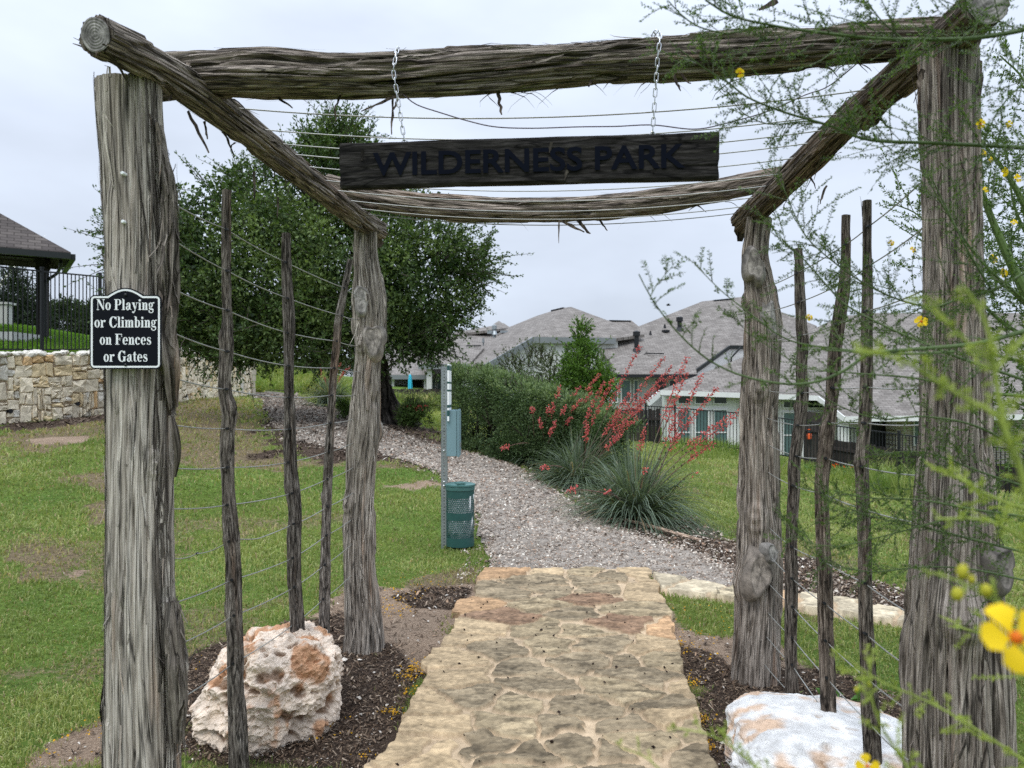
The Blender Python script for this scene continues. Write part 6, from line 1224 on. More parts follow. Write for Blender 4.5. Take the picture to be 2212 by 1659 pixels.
# ---- live oak
rg = np.random.default_rng(31); og = gp(838, 914); oak = thing('oak_tree', 'large dark green live oak with a wide dense crown left of the houses', 'tree', og)
mb = MB(); base = og+[0, 0, -.15]; D0 = og[1]
tp = [tuple(P(868, 940, D0))+(.50,), tuple(P(850, 905, D0))+(.34,), tuple(P(838, 875, D0))+(.265,), tuple(P(828, 840, D0))+(.235,), tuple(P(818, 800, D0))+(.22,), tuple(P(806, 740, D0-.2))+(.20,), tuple(P(790, 660, D0-.3))+(.16,), tuple(P(770, 560, D0-.4))+(.12,), tuple(P(745, 420, D0-.4))+(.05,)]
L = log(mb, tp, 60, .05, 71, .022, .05, (1, 1, 1), (), lambda V, th: 1+.5*sstep(.5, 0, V)*np.cos(3*th+1)*.5, fr=.33)
for (a, b, r) in [((812, 770), (560, 700), .10), ((810, 750), (980, 690), .10), ((800, 700), (640, 560), .10), ((800, 690), (960, 540), .09), ((790, 640), (640, 400), .07), ((780, 600), (900, 480), .06), ((560, 700), (430, 640), .05), ((640, 560), (430, 520), .05), ((775, 560), (720, 300), .05), ((640, 560), (560, 440), .045), ((960, 560), (1050, 550), .035), ((640, 600), (300, 560), .05)]:
    limb(mb, P(*a, D0-.2+rg.normal(0, .3)), P(*b, D0-.2+rg.normal(0, 1.0)), r, r*.35, rg)
mb.build('trunk', m_trunk, oak)
ob = [bl(*q) for q in [(722, 320, 62, 18.2), (742, 300, 44, 18.4), (690, 350, 58, 18.2), (640, 390, 70, 18), (560, 420, 70, 18), (500, 445, 70, 17.8), (620, 470, 110, 17.6), (760, 420, 100, 18), (840, 470, 90, 18.3), (920, 520, 90, 18.4), (985, 545, 66, 18.5), (1025, 575, 46, 18.5), (890, 610, 120, 18), (985, 640, 50, 18.3), (960, 690, 40, 18.3), (760, 580, 170, 17.5), (580, 590, 160, 17.3), (440, 540, 95, 17.3), (390, 470, 60, 17.5), (420, 640, 100, 17), (350, 560, 90, 17.3), (310, 560, 60, 17.5), (470, 710, 70, 17), (570, 725, 60, 16.7), (650, 700, 90, 16.8), (700, 745, 50, 16.9), (790, 735, 52, 17.5), (860, 720, 62, 17.8), (915, 715, 50, 18), (930, 750, 28, 18), (440, 738, 40, 17), (500, 640, 80, 17), (640, 660, 90, 17), (400, 690, 50, 17.2), (335, 640, 60, 17.5), (520, 765, 26, 16.7), (270, 500, 30, 17.6)]]
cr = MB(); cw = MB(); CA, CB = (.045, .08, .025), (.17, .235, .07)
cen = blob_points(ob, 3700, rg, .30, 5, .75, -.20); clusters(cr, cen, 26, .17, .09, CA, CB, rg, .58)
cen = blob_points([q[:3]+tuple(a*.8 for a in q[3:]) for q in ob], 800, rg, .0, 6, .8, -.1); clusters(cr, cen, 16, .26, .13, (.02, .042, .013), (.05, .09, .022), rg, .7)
# leafy tips along the outline
b_ = np.array(ob); k = rg.integers(0, len(b_), 1700); dd = unit(rg.normal(size=(1700, 3))+[0, -.3, .2]); basep = b_[k, :3]+dd*b_[k, 3:]*.92
ins = np.zeros(1700, bool)
for q in b_: ins |= (((basep-q[:3])/(q[3:]*.95))**2).sum(1) < .72
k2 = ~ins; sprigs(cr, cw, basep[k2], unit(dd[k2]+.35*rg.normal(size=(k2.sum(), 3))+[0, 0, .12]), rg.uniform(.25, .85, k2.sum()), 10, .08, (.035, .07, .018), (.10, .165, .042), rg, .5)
for (px, py) in [(725, 262), (738, 250), (760, 268), (700, 285), (752, 245), (680, 300), (640, 330), (785, 275), (805, 262), (600, 350), (230, 470), (212, 490), (205, 500), (222, 540), (235, 560), (240, 580), (1060, 560), (1080, 545), (1075, 590), (1050, 610), (1062, 530), (1020, 500), (990, 480), (1010, 660), (1020, 640), (960, 770), (975, 765)]:
    b = P(px, py, 17.9); c0 = P(700 if py < 400 else (400 if px < 300 else 940), 560, 17.9); d = unit(b-c0)
    sprigs(cr, cw, [b-d*.5, b-d*.3+rg.normal(0, .1, 3)], [unit(d+.2*rg.normal(size=3)), unit(d+.4*rg.normal(size=3))], [.55, .45], 11, .075, (.035, .07, .018), (.10, .165, .042), rg)
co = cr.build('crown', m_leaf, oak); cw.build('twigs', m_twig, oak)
# ---- clipped hedge
rg = np.random.default_rng(32); hd = thing('hedge', 'big clipped dark green hedge along the right side of the gravel path', 'hedge', P(1130, 1010, 13))
hb_, hw_ = MB(), MB(); ha, hbb = np.array(P(984, 900, 14.4)), np.array(P(1290, 900, 12.5)); hx = unit((hbb-ha)*[1, 1, 0]); hy = np.array([-hx[1], hx[0], 0]); hl = np.linalg.norm((hbb-ha)[:2])
def hedge_pt(u, v, w):     # u along, v across -1..1, w height 0..1
    q = ha[None]+hx*(u*hl)[:, None]+hy*(v*.75+.62)[:, None]; z0 = tz(q[:, 0], q[:, 1]); top = np.interp(u, [0, .12, .5, 1], [1.46, 1.47, 1.34, 1.16]); q[:, 2] = z0+w*top; return q
n = 5200; u = rg.uniform(-.03, 1.03, n); w = rg.uniform(.02, 1, n); f = rg.random(n); v = np.where(f < .55, -1, np.where(f < .9, rg.uniform(-1, 1, n), 1.0)); w = np.where((f >= .55) & (f < .9), 1.0, w); e = rg.random(n) < .12; u = np.where(e & (f < .55), np.where(rg.random(n) < .5, -.03, 1.03), u); v = np.where(e & (f < .55), rg.uniform(-1, 1, n), v)
rd = np.where((np.abs(v) > .8) & (w > .85), .93, 1); q = hedge_pt(u, v*rd*(1-.10*(w < .2)), w*(1-.05*(np.abs(v) > .9)))
q = q+np.stack([fbm(q[:, 0]*1.6, q[:, 1]*1.6, q[:, 2]*1.6, 40+i, 3) for i in range(3)], 1)*.22-hy*0; hole = fbm(q[:, 0]*2.3, q[:, 1]*2.3, q[:, 2]*2.3, 44, 3) > -.22; q = q[hole]; vv = v[hole]; ww = w[hole]
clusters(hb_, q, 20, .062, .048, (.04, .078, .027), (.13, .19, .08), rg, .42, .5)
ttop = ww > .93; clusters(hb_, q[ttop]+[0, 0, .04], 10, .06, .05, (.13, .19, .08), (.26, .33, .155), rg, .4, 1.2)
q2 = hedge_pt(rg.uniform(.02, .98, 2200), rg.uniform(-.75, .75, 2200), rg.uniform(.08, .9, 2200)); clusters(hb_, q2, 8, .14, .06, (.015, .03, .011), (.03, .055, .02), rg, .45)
for _ in range(80): a = hedge_pt(rg.uniform(0, 1, 1), rg.uniform(-.6, .6, 1), np.array([.0]))[0]; b = a+np.array([rg.normal(0, .3), -.3+rg.normal(0, .3), rg.uniform(.6, 1.2)]); limb(hw_, a, b, .018, .006, rg, (.05, .04, .032), .05, 5, 5)
nt_ = 260; ut = rg.uniform(0, 1, nt_); vt = rg.uniform(-.95, .95, nt_); sprigs(hb_, hw_, hedge_pt(ut, vt, np.full(nt_, .97)), unit(np.c_[rg.normal(0, .25, (nt_, 2)), np.ones(nt_)]), rg.uniform(.06, .24, nt_), 6, .042, (.06, .11, .04), (.14, .20, .08), rg, .42)
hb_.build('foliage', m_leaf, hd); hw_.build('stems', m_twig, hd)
# ---- other shrubs and trees
def bush(name, lab, cat, blobs, n, per, spread, size, ca, cb, seed, shell=.5, trunk=None, nspr=60, sl=.3, wid=.5, gap=5, gf=2.0, gt=-.12, sprup=.6, group=None):
    rg = np.random.default_rng(seed); b = np.array(blobs); g = np.array([b[:, 0].mean(), b[:, 1].mean(), float(tz(b[:, 0].mean(), b[:, 1].mean()))])
    if trunk is not None: g = np.array(trunk)
    r = thing(name, lab, cat, g, group); mb, mw = MB(), MB(); c = blob_points(blobs, n, rg, shell, gap, gf, gt); clusters(mb, c, per, spread, size, ca, cb, rg, wid, .3)
    k = rg.integers(0, len(b), nspr); dd = unit(rg.normal(size=(nspr, 3))+[0, -.2, sprup]); sprigs(mb, mw, b[k, :3]+dd*b[k, 3:]*.85, unit(dd+[0, 0, sprup*.7]), rg.uniform(.4, 1, nspr)*sl, 7, size, ca, cb, rg, wid)
    for _ in range(7): q = c[rg.integers(0, len(c))]; limb(mw, g, q, .03 if cat != 'tree' else .06, .008, rg, (.06, .05, .042), .05, 6, 6)
    mb.build('crown' if cat == 'tree' else 'foliage', m_leaf, r); mw.build('trunk' if cat == 'tree' else 'stems', m_twig, r); return r
bush('small_tree', 'small bright green conical tree rising behind the hedge', 'tree', [bl(1256, 725, 16, 17.5), bl(1260, 758, 28, 17.5), bl(1246, 795, 36, 17.4), bl(1282, 800, 32, 17.5), bl(1258, 840, 50, 17.4), bl(1298, 830, 30, 17.5), bl(1218, 850, 30, 17.4), bl(1240, 880, 44, 17.4), bl(1295, 875, 34, 17.4)], 850, 20, .09, .066, (.035, .085, .012), (.14, .25, .035), 41, .3, gp(1262, 985), 170, .32, .5, 6, 2.2, -.14, .9)
bush('shrub', 'loose olive green shrub between the hedge and the pale house wall', 'shrub', [bl(1110, 800, 26, 18.5), bl(1150, 795, 30, 18.5), bl(1185, 810, 36, 18.4), bl(1130, 825, 40, 18.5), bl(1190, 840, 36, 18.4), bl(1080, 830, 26, 18.4), bl(1165, 770, 12, 18.5)], 170, 16, .08, .06, (.06, .09, .045), (.17, .20, .11), 42, .2, gp(1150, 970), 130, .42, .5, 6, 2.0, -.2, .9)
bush('shrub', 'small rounded dark shrub tipped with red flowers right of the oak trunk', 'shrub', [bl(893, 895, 26, 17.5, 1, .8), bl(875, 900, 18, 17.4), bl(915, 897, 20, 17.5), bl(893, 885, 20, 17.5)], 360, 18, .05, .045, (.025, .055, .012), (.085, .14, .03), 43, .3, gp(893, 922), 120, .18, .45, 6, 3.0, -.2, 1.0)
rg = np.random.default_rng(44); mb = MB(); c = np.array([P(893+rg.normal(0, 16), 876+abs(rg.normal(0, 5)), 17.3) for _ in range(46)]); leaves(mb, c, .05, (.32, .05, .05), None, .5, rg); tag(mb.build('flowers', m_petal, [o for o in col.objects if o.name.startswith('shrub')][-1]))
bush('shrub', 'small green shrub with red tips at the left foot of the oak', 'shrub', [bl(742, 880, 14, 18.5), bl(752, 888, 12, 18.5)], 90, 16, .05, .045, (.04, .08, .015), (.12, .2, .04), 45, .2, gp(745, 900), 40, .2)
# background: field shrubs, woods on the rise, trees behind the iron fence
bush('shrub', 'round grey green shrub in the far field beyond the oak', 'shrub', [bl(632, 812, 20, 46), bl(655, 815, 18, 46), bl(610, 818, 12, 46)], 220, 14, .16, .15, (.045, .085, .03), (.11, .17, .06), 46, .3, P(632, 832, 46), 20, .3)
bush('shrub', 'yellow green weedy shrub beside the far end of the stone wall', 'shrub', [bl(580, 815, 12, 40), bl(600, 828, 10, 40), bl(560, 832, 9, 40), bl(590, 838, 12, 39)], 160, 12, .14, .12, (.09, .15, .03), (.2, .28, .07), 47, .2, P(585, 845, 40), 30, .3)
bush('shrub', 'bush sprinkled with small yellow flowers left of the far grassy clump', 'shrub', [bl(690, 838, 14, 34), bl(712, 830, 10, 34), bl(670, 845, 10, 34), bl(555, 848, 8, 33)], 170, 12, .11, .10, (.10, .15, .03), (.26, .28, .05), 48, .2, P(690, 855, 34), 30, .2)
bush('wild_bush', 'rank pale green weeds at the foot of the patio fence', 'shrub', [bl(862, 866, 12, 30, 1, .8), bl(895, 872, 14, 30, 1, .7), bl(930, 876, 12, 30, 1, .7), bl(950, 868, 12, 31, 1, .8)], 200, 12, .12, .10, (.11, .17, .04), (.28, .31, .11), 49, .2, P(900, 885, 30), 60, .5, .22)
WOOD = [(20, 660, 70, 34), (60, 640, 50, 34), (30, 610, 34, 34), (70, 690, 50, 34), (-40, 650, 80, 36)]
bush('cedar_tree', 'dark cedar tree behind the iron fence at the left edge of the photo', 'tree', [bl(28, 625, 30, 34, 1, 1.3), bl(50, 650, 34, 34), bl(15, 665, 50, 34), bl(70, 680, 36, 34), bl(30, 705, 60, 34), bl(40, 605, 14, 34, 1, 1.6)], 700, 18, .22, .16, (.012, .028, .012), (.045, .07, .028), 51, .2, P(40, 735, 34), 90, .6, .3, 6, 1.0, -.2, .7)
bush('cedar_tree', 'rounded green tree behind the iron fence between the pavilion post and the gate post', 'tree', [bl(120, 690, 30, 36), bl(145, 682, 26, 36), bl(170, 690, 30, 36), bl(200, 685, 30, 36), bl(225, 695, 30, 36), bl(150, 715, 40, 36), bl(210, 715, 40, 36)], 700, 18, .22, .17, (.025, .05, .016), (.07, .105, .035), 52, .2, P(160, 745, 36), 90, .5, .4, 6, 1.0, -.2, .7)
bush('woodland', 'band of dark trees behind the oak crown at the left', 'trees', [bl(x, 700+rg.normal(0, 8), 55, 44+rg.normal(0, 2)) for x in range(250, 560, 34)]+[bl(x, 752+rg.normal(0, 5), 34, 43) for x in range(250, 600, 40)], 1300, 14, .4, .28, (.015, .03, .011), (.05, .075, .026), 53, .2, P(400, 800, 44), 60, .6, .4, 6, .6, -.2)
bush('woodland', 'distant low tree line on the rise beyond the field', 'trees', [bl(x, 792+rg.normal(0, 3), 16, 78+rg.normal(0, 3)) for x in range(520, 860, 16)], 800, 12, .5, .36, (.03, .055, .02), (.09, .125, .05), 54, .2, P(680, 806, 78), 30, .8, .4, 6, .5, -.25)
# bare tree far left
rg = np.random.default_rng(55); bt = thing('bare_tree', 'pale leafless tree showing under the pavilion eave', 'tree', P(5, 640, 40)); mb = MB()
def fork(p, d, l, r, n):
    q = p+d*l; tube(mb, [p, (p+q)/2+rg.normal(0, .03, 3)*l, q], [r, r*.85, r*.7], 5, (1.9, 1.75, 1.7), False)
    if n > 0:
        for _ in range(3): fork(q, unit(d+.62*rg.normal(size=3)*[1, .6, .7]+[0, 0, .15]), l*rg.uniform(.6, .85), r*.6, n-1)
fork(P(-8, 700, 40), np.array([.05, 0, 1.0]), 1.7, .09, 5); mb.build('trunk', m_twig, bt)
# ---- red yuccas
def yucca(lab, c, R, H, nl, seed, stalks, ls=.010, lean=0.0, dark=1.0):
    rg = np.random.default_rng(seed); c = np.array(c); r = thing('red_yucca', lab, 'plant', c); mb = MB(); q = 9; s = np.linspace(0, 1, q)
    for _ in range(nl):
        a = rg.uniform(0, 2*math.pi); el = np.clip(rg.normal(.72, .40), .05, 1.5); l = rg.uniform(.65, 1.12); d = np.array([math.cos(a), math.sin(a)]); hor = R*l*math.cos(el)*1.25; ver = H*l*math.sin(el)*1.25; dr = (.55+.55*(1.4-el))*H*.62*l
        b0 = c[:2]+d*R*.16*rg.random()+rg.normal(0, R*.05, 2); x = b0[0]+d[0]*hor*s**1.15; y = b0[1]+d[1]*hor*s**1.15; z = c[2]+ver*s-dr*s**2.6; z = np.maximum(z, tz(x, y)+.01); tn = np.array([-d[1], d[0]]); tw = tn*np.cos(s*2+a)[:, None]; w = ls*(1-s**1.5*.93)*rg.uniform(.8, 1.2)
        L_ = np.stack([x+tn[0]*w, y+tn[1]*w, z+.25*w], 1); M_ = np.stack([x, y, z-.35*w], 1); R__ = np.stack([x-tn[0]*w, y-tn[1]*w, z+.25*w], 1); V = np.vstack([L_, M_, R__]); i = np.arange(q-1)
        f = np.vstack([np.stack([i, i+1, q+i+1, q+i], 1), np.stack([q+i, q+i+1, 2*q+i+1, 2*q+i], 1)]); t = rg.random(); cc = (np.array((.075, .11, .072))*(1-t)+np.array((.20, .25, .18))*t)*rg.uniform(.7, 1.25)*dark
        if rg.random() < .05: cc = np.array((.28, .22, .13))
        mb.add(V, f, cc)
    mb.build('leaves', m_leaf, r)
    for (tip, bend, fl) in stalks:
        tip = np.array(tip); b = c+np.array([rg.normal(0, R*.12), rg.normal(0, R*.12), .12]); m_ = (b+tip)/2+np.array([0, 0, .12*np.linalg.norm(tip-b)*bend]); p = crom([b, (b+m_)/2+[0, 0, .03], m_, (m_+tip)/2+[0, 0, .02], tip], .03); n = len(p); mb = MB(); pc_ = np.where(np.linspace(0, 1, n)[:, None] < .5, np.array((.17, .16, .11)), np.array((.20, .10, .085)))
        tube(mb, p, np.linspace(.0085, .003, n), 5); mb.c = [np.repeat(pc_, 5, axis=0)]+[np.tile(x_[0], (len(x_), 1)) for x_ in mb.c[1:]]; o = mb.build('flower_stalk', m_twig, r, smooth=True)
        fb__ = MB(); k0 = int(n*(1-fl)); T = unit(np.gradient(p, axis=0))
        for i in range(k0, n):
            t_ = (i-k0)/max(1, n-k0)
            for _ in range(rg.integers(3, 7)):
                if rg.random() < .15: continue
                dd = unit(rg.normal(size=3)+T[i]*.5); a = p[i]+dd*rg.uniform(.004, .03)*(1.2-t_*.5); l = rg.uniform(.020, .035); dd2 = unit(dd+[0, 0, -.25*rg.random()]); cc = np.array((.62, .155, .15))*(1-t_*.12)*rg.uniform(.75, 1.2)
                if rg.random() < .2: cc = np.array((.72, .2, .15))
                tube(fb__, [a, a+dd2*l*.55, a+dd2*l], [.003, .0075, .0055], 5, cc)
        if rg.random() < .8:
            for _ in range(rg.integers(1, 5)): i = rg.integers(int(n*.45), max(k0, int(n*.45)+1)); dd = unit(rg.normal(size=3)); v_, f_ = icos(1); fb__.add(v_*np.array([.011, .011, .014])+p[i]+dd*.02, f_, (.10, .09, .06))
        if fb__.v: fb__.build('flowers', m_petal, o, smooth=False)
    return r
y1, y2, y3 = gp(1372, 1125), gp(1250, 1052), gp(1168, 1006)
tipz = lambda l, D: [(P(a, b, D+dd), bd_, fl) for a, b, dd, bd_, fl in l]
yucca('front red yucca, the nearest, its leaf fountain spilling onto the gravel', y1, 1.02, 1.08, 1150, 61, tipz([(1515, 810, .3, .2, .42), (1548, 838, 0, .3, .45), (1602, 886, -.2, .6, .40), (1576, 914, 0, .6, .35), (1471, 880, .2, .3, .35), (1483, 773, .4, .25, .40), (1483, 808, .2, .2, .35), (1394, 921, .2, .1, .3), (1440, 1160, -.4, -.1, .02), (1500, 1020, -.2, .8, .05), (1540, 960, 0, .6, .3), (1465, 940, -.2, .3, .2), (1230, 1058, -.6, .5, .10), (1395, 1015, -.5, .1, .06), (1310, 1062, -.6, .2, .06)], 9.4))
yucca('middle red yucca behind the front one, with the tallest coral flower stalks', y2, .95, .98, 800, 62, tipz([(1382, 749, .2, .2, .45), (1435, 773, .3, .25, .42), (1449, 794, 0, .25, .42), (1459, 805, .1, .3, .40), (1386, 880, -.2, .2, .32), (1348, 866, .0, .1, .42), (1269, 917, .1, .1, .3), (1304, 826, .2, .1, .42), (1324, 818, .1, .1, .45), (1360, 850, .2, .2, .4), (1410, 842, .1, .3, .4), (1375, 905, -.2, .3, .35), (1340, 940, -.3, .2, .3), (1172, 1010, -.3, .5, .12)], 11.0))
yucca('rear red yucca against the foot of the hedge, with thin flower stalks', y3, .80, .84, 520, 63, tipz([(1279, 848, .2, .1, .42), (1293, 810, .4, .1, .18), (1251, 836, .3, .1, .12), (1209, 836, .2, .0, .14), (1255, 862, .0, .2, .35), (1197, 872, .2, .0, .25), (1223, 878, .0, .1, .14), (1185, 878, .1, -.1, .12), (1199, 910, -.1, -.1, .36), (1235, 902, .0, .1, .3), (1165, 905, .0, .0, .2), (1085, 968, -.2, .8, .12), (1150, 880, .0, 0, .1)], 12.4))
rg = np.random.default_rng(64)
yucca('far grey green yucca clump left of the oak trunk', P(712, 872, 23.5), 1.05, 1.15, 520, 65, tipz([(690, 780, 0, .1, .4), (735, 785, .2, 0, .4), (720, 800, .1, 0, .4), (745, 800, 0, .1, .4), (700, 815, 0, 0, .3), (757, 790, .2, .1, .4)], 23.5), .014)
# ---- broad leaved weed, dry tuft, flowering bedding plant
rg = np.random.default_rng(66); q = P(1842, 1560, 3.55); q[2] = float(tz(q[0], q[1])); wd = thing('leafy_weed', 'small broad leaved green weed growing behind the right fence stakes', 'plant', q); mb, mw = MB(), MB()
for k in range(5):
    t = q+np.array([rg.normal(0, .05), rg.normal(0, .05), rg.uniform(.14, .26)]); tube(mw, [q, (q+t)/2+rg.normal(0, .01, 3), t], .0025, 5, (.08, .13, .04)); leaves(mb, t-rg.random((6, 1))*(t-q)*.5, rg.uniform(.05, .085, 6), np.array((.07, .16, .03))*rg.uniform(.8, 1.3, (6, 1)), rg.normal(size=(6, 3))*[1, 1, .4], .6, rg)
mb.build('foliage', m_leaf, wd); mw.build('stems', m_twig, wd)
q = gp(1625, 1170); tf = MB(); n = 260; a = rg.normal(0, .10, (n, 2)); blades(tf, q[0]+a[:, 0], q[1]+a[:, 1]*1.6, tz(q[0]+a[:, 0], q[1]+a[:, 1]*1.6), rg.uniform(.06, .2, n), np.full(n, .006), np.array((.10, .075, .05))*rg.uniform(.6, 1.6, (n, 1)), rg, .9); tag(tf.build('dry_tuft', m_grass), 'dead brown grass tuft in the mulch beside the far right post', 'plant')
for i, (a, b, D, lab) in enumerate([(1748, 1015, 22.5, 'low leafy plant at the foot of the iron fence, beside the orange object'), (1800, 1030, 22, 'bedding plant with an orange and red bloom at the foot of the dark board fence'), (1835, 1030, 21.5, 'small bedding plant with red flowers right of the orange bloom')]):
    q = P(a, b, D); q[2] = float(tz(q[0], q[1])); r = thing('bedding_plant', lab, 'plant', q); mb = MB(); clusters(mb, q+np.c_[rg.normal(0, .22, (26, 2)), rg.uniform(.04, .32, 26)], 12, .06, .06, (.06, .13, .03), (.16, .24, .06), rg); mb.build('foliage', m_leaf, r)
    if i: mb = MB(); k = 8 if i == 1 else 5; c = q+np.c_[rg.normal(0, .03 if i == 1 else .12, (k, 2)), rg.uniform(.34, .42, k)]-[0, .1, 0]; leaves(mb, c, .06, np.array([(.65, .16, .02) if j % 2 else (.5, .03, .02) for j in range(k)]), None, .8, rg); mb.build('flowers', m_petal, r)
# ------------------------------------------------------------------ yellow flowered feathery trees at the right
m_fl = mat_leaf('feathery_leaf', .4)
m_green = mat_col('green_bark', .6, .25, 30, .3, 80, .003, .3)
def feather(mbL, p, rg, sp, sz, ca, cb, ang=1.0, keep=.85):
    """leaflets in pairs along a twig"""
    d = np.concatenate([[0], np.cumsum(np.linalg.norm(np.diff(p, axis=0), axis=1))]); n = int(d[-1]/sp)
    if n < 2: return
    s = (np.arange(n)+.5)*sp; q = np.stack([np.interp(s, d, p[:, j]) for j in range(3)], 1); t = unit(np.stack([np.interp(s+.004, d, p[:, j])-np.interp(s-.004, d, p[:, j]) for j in range(3)], 1)); a = unit(np.cross(t, unit(rg.normal(size=3)))); 
    for sg in (1, -1):
        k = rg.random(n) < keep; ax = unit(a*sg*ang+t*.75+.25*rg.normal(size=(n, 3)))[k]; tt = np.clip(.5+.3*rg.normal(size=(k.sum(), 1)), 0, 1)
        leaves(mbL, q[k], sz*rg.uniform(.6, 1.25, k.sum()), np.array(ca)*(1-tt)+np.array(cb)*tt, ax, .48, rg)
def twiggy(mbB, mbL, br, rg, spacing, l0, l1, r0, sz, sp, ca, cb, cbk, sub=2, s0=.0, up=.25, keep=.85, spread=1.0):
    d = np.concatenate([[0], np.cumsum(np.linalg.norm(np.diff(br, axis=0), axis=1))]); s = s0*d[-1]
    while s < d[-1]:
        q = np.array([np.interp(s, d, br[:, j]) for j in range(3)]); t = unit(np.array([np.interp(min(s+.02, d[-1]), d, br[:, j])-np.interp(max(s-.02, 0), d, br[:, j]) for j in range(3)]))
        a = unit(np.cross(t, rg.normal(size=3))); dr = unit(t*rg.uniform(.35, 1.1)+a*rg.uniform(.5, 1.1)*spread+[0, 0, up*rg.normal()+.1*up]); l = rg.uniform(l0, l1)*(1-.45*s/d[-1]); n = 7; u = np.linspace(0, 1, n); p = q+np.outer(u*l, dr)+np.outer(u**2*l*.22, rg.normal(size=3)); tube(mbB, p, np.linspace(r0, r0*.35, n), 4, cbk, False); feather(mbL, p[1:], rg, sp, sz, ca, cb, 1, keep)
        for _ in range(rg.integers(0, sub+1)):
            i = rg.integers(1, n-2); d2 = unit(dr*.8+unit(np.cross(dr, rg.normal(size=3)))*.75); l2 = l*rg.uniform(.3, .6); p2 = p[i]+np.outer(np.linspace(0, 1, 5)*l2, d2); tube(mbB, p2, np.linspace(r0*.6, r0*.25, 5), 4, cbk, False); feather(mbL, p2, rg, sp, sz, ca, cb, 1, keep)
        s += spacing*rg.uniform(.5, 1.5)
def flower(parent, c, s, rg, cen=True, lab=None):
    mb = MB(); c = np.array(c); f = unit(np.array([rg.normal(0, .3), -1, .3+rg.normal(0, .3)])); ax = unit(np.cross(f, [0.1, 0, 1])); ay = np.cross(f, ax); pet = 5
    for k in range(pet):
        a = k/pet*2*math.pi+rg.normal(0, .12); d = ax*math.cos(a)+ay*math.sin(a); t = np.cross(f, d); cu = rg.uniform(.0, .35)
        P_ = [c, c+d*s*.25+t*s*.10+f*s*.08, c+d*s*.25-t*s*.10+f*s*.08, c+d*s*.62+t*s*.42+f*s*(.2+cu*.3), c+d*s*.62-t*s*.42+f*s*(.2+cu*.3), c+d*s*.93+t*s*.34+f*s*(.12-cu*.2), c+d*s*.93-t*s*.34+f*s*(.16-cu*.2), c+d*s*.68+f*s*(.1+cu*.2), c+d*s*1.0+f*s*(.05-cu*.2)]
        mb.add(P_, [(0, 1, 2), (1, 3, 7), (1, 7, 2), (2, 7, 4), (3, 5, 8, 7), (7, 8, 6, 4)], np.array((.80, .56, .012))*rg.uniform(.85, 1.12))
    o = mb.build('flower', m_petal, parent, smooth=True)
    if cen: mb = MB(); v, ff = icos(1); mb.add(v*s*.2+c+f*s*.12, ff, (.75, .2, .02)); mb.build('flower_centre', m_petal, o, smooth=True)
    return o
def pl(l, step=.03, D=None): return crom([P(q[0], q[1], q[2] if len(q) > 2 else D) for q in l], step)
rg = np.random.default_rng(81)
GB, GL1, GL2 = (.075, .115, .035), (.03, .065, .015), (.12, .19, .045)
ft = thing('flowering_tree', 'feathery yellow flowered thorn tree reaching in from the right edge in front of the gateway', 'tree', (2.15, 1.75, 0))
mb = MB(); tube(mb, crom([(2.2, 1.75, -.1), (2.18, 1.74, .6), (2.12, 1.72, 1.1), (2.05, 1.70, 1.7), (1.75, 1.66, 2.5)], .06), np.linspace(.05, .02, len(crom([(2.2, 1.75, -.1), (2.18, 1.74, .6), (2.12, 1.72, 1.1), (2.05, 1.70, 1.7), (1.75, 1.66, 2.5)], .06))), 10, (.10, .14, .05)); mb.build('trunk', m_green, ft)
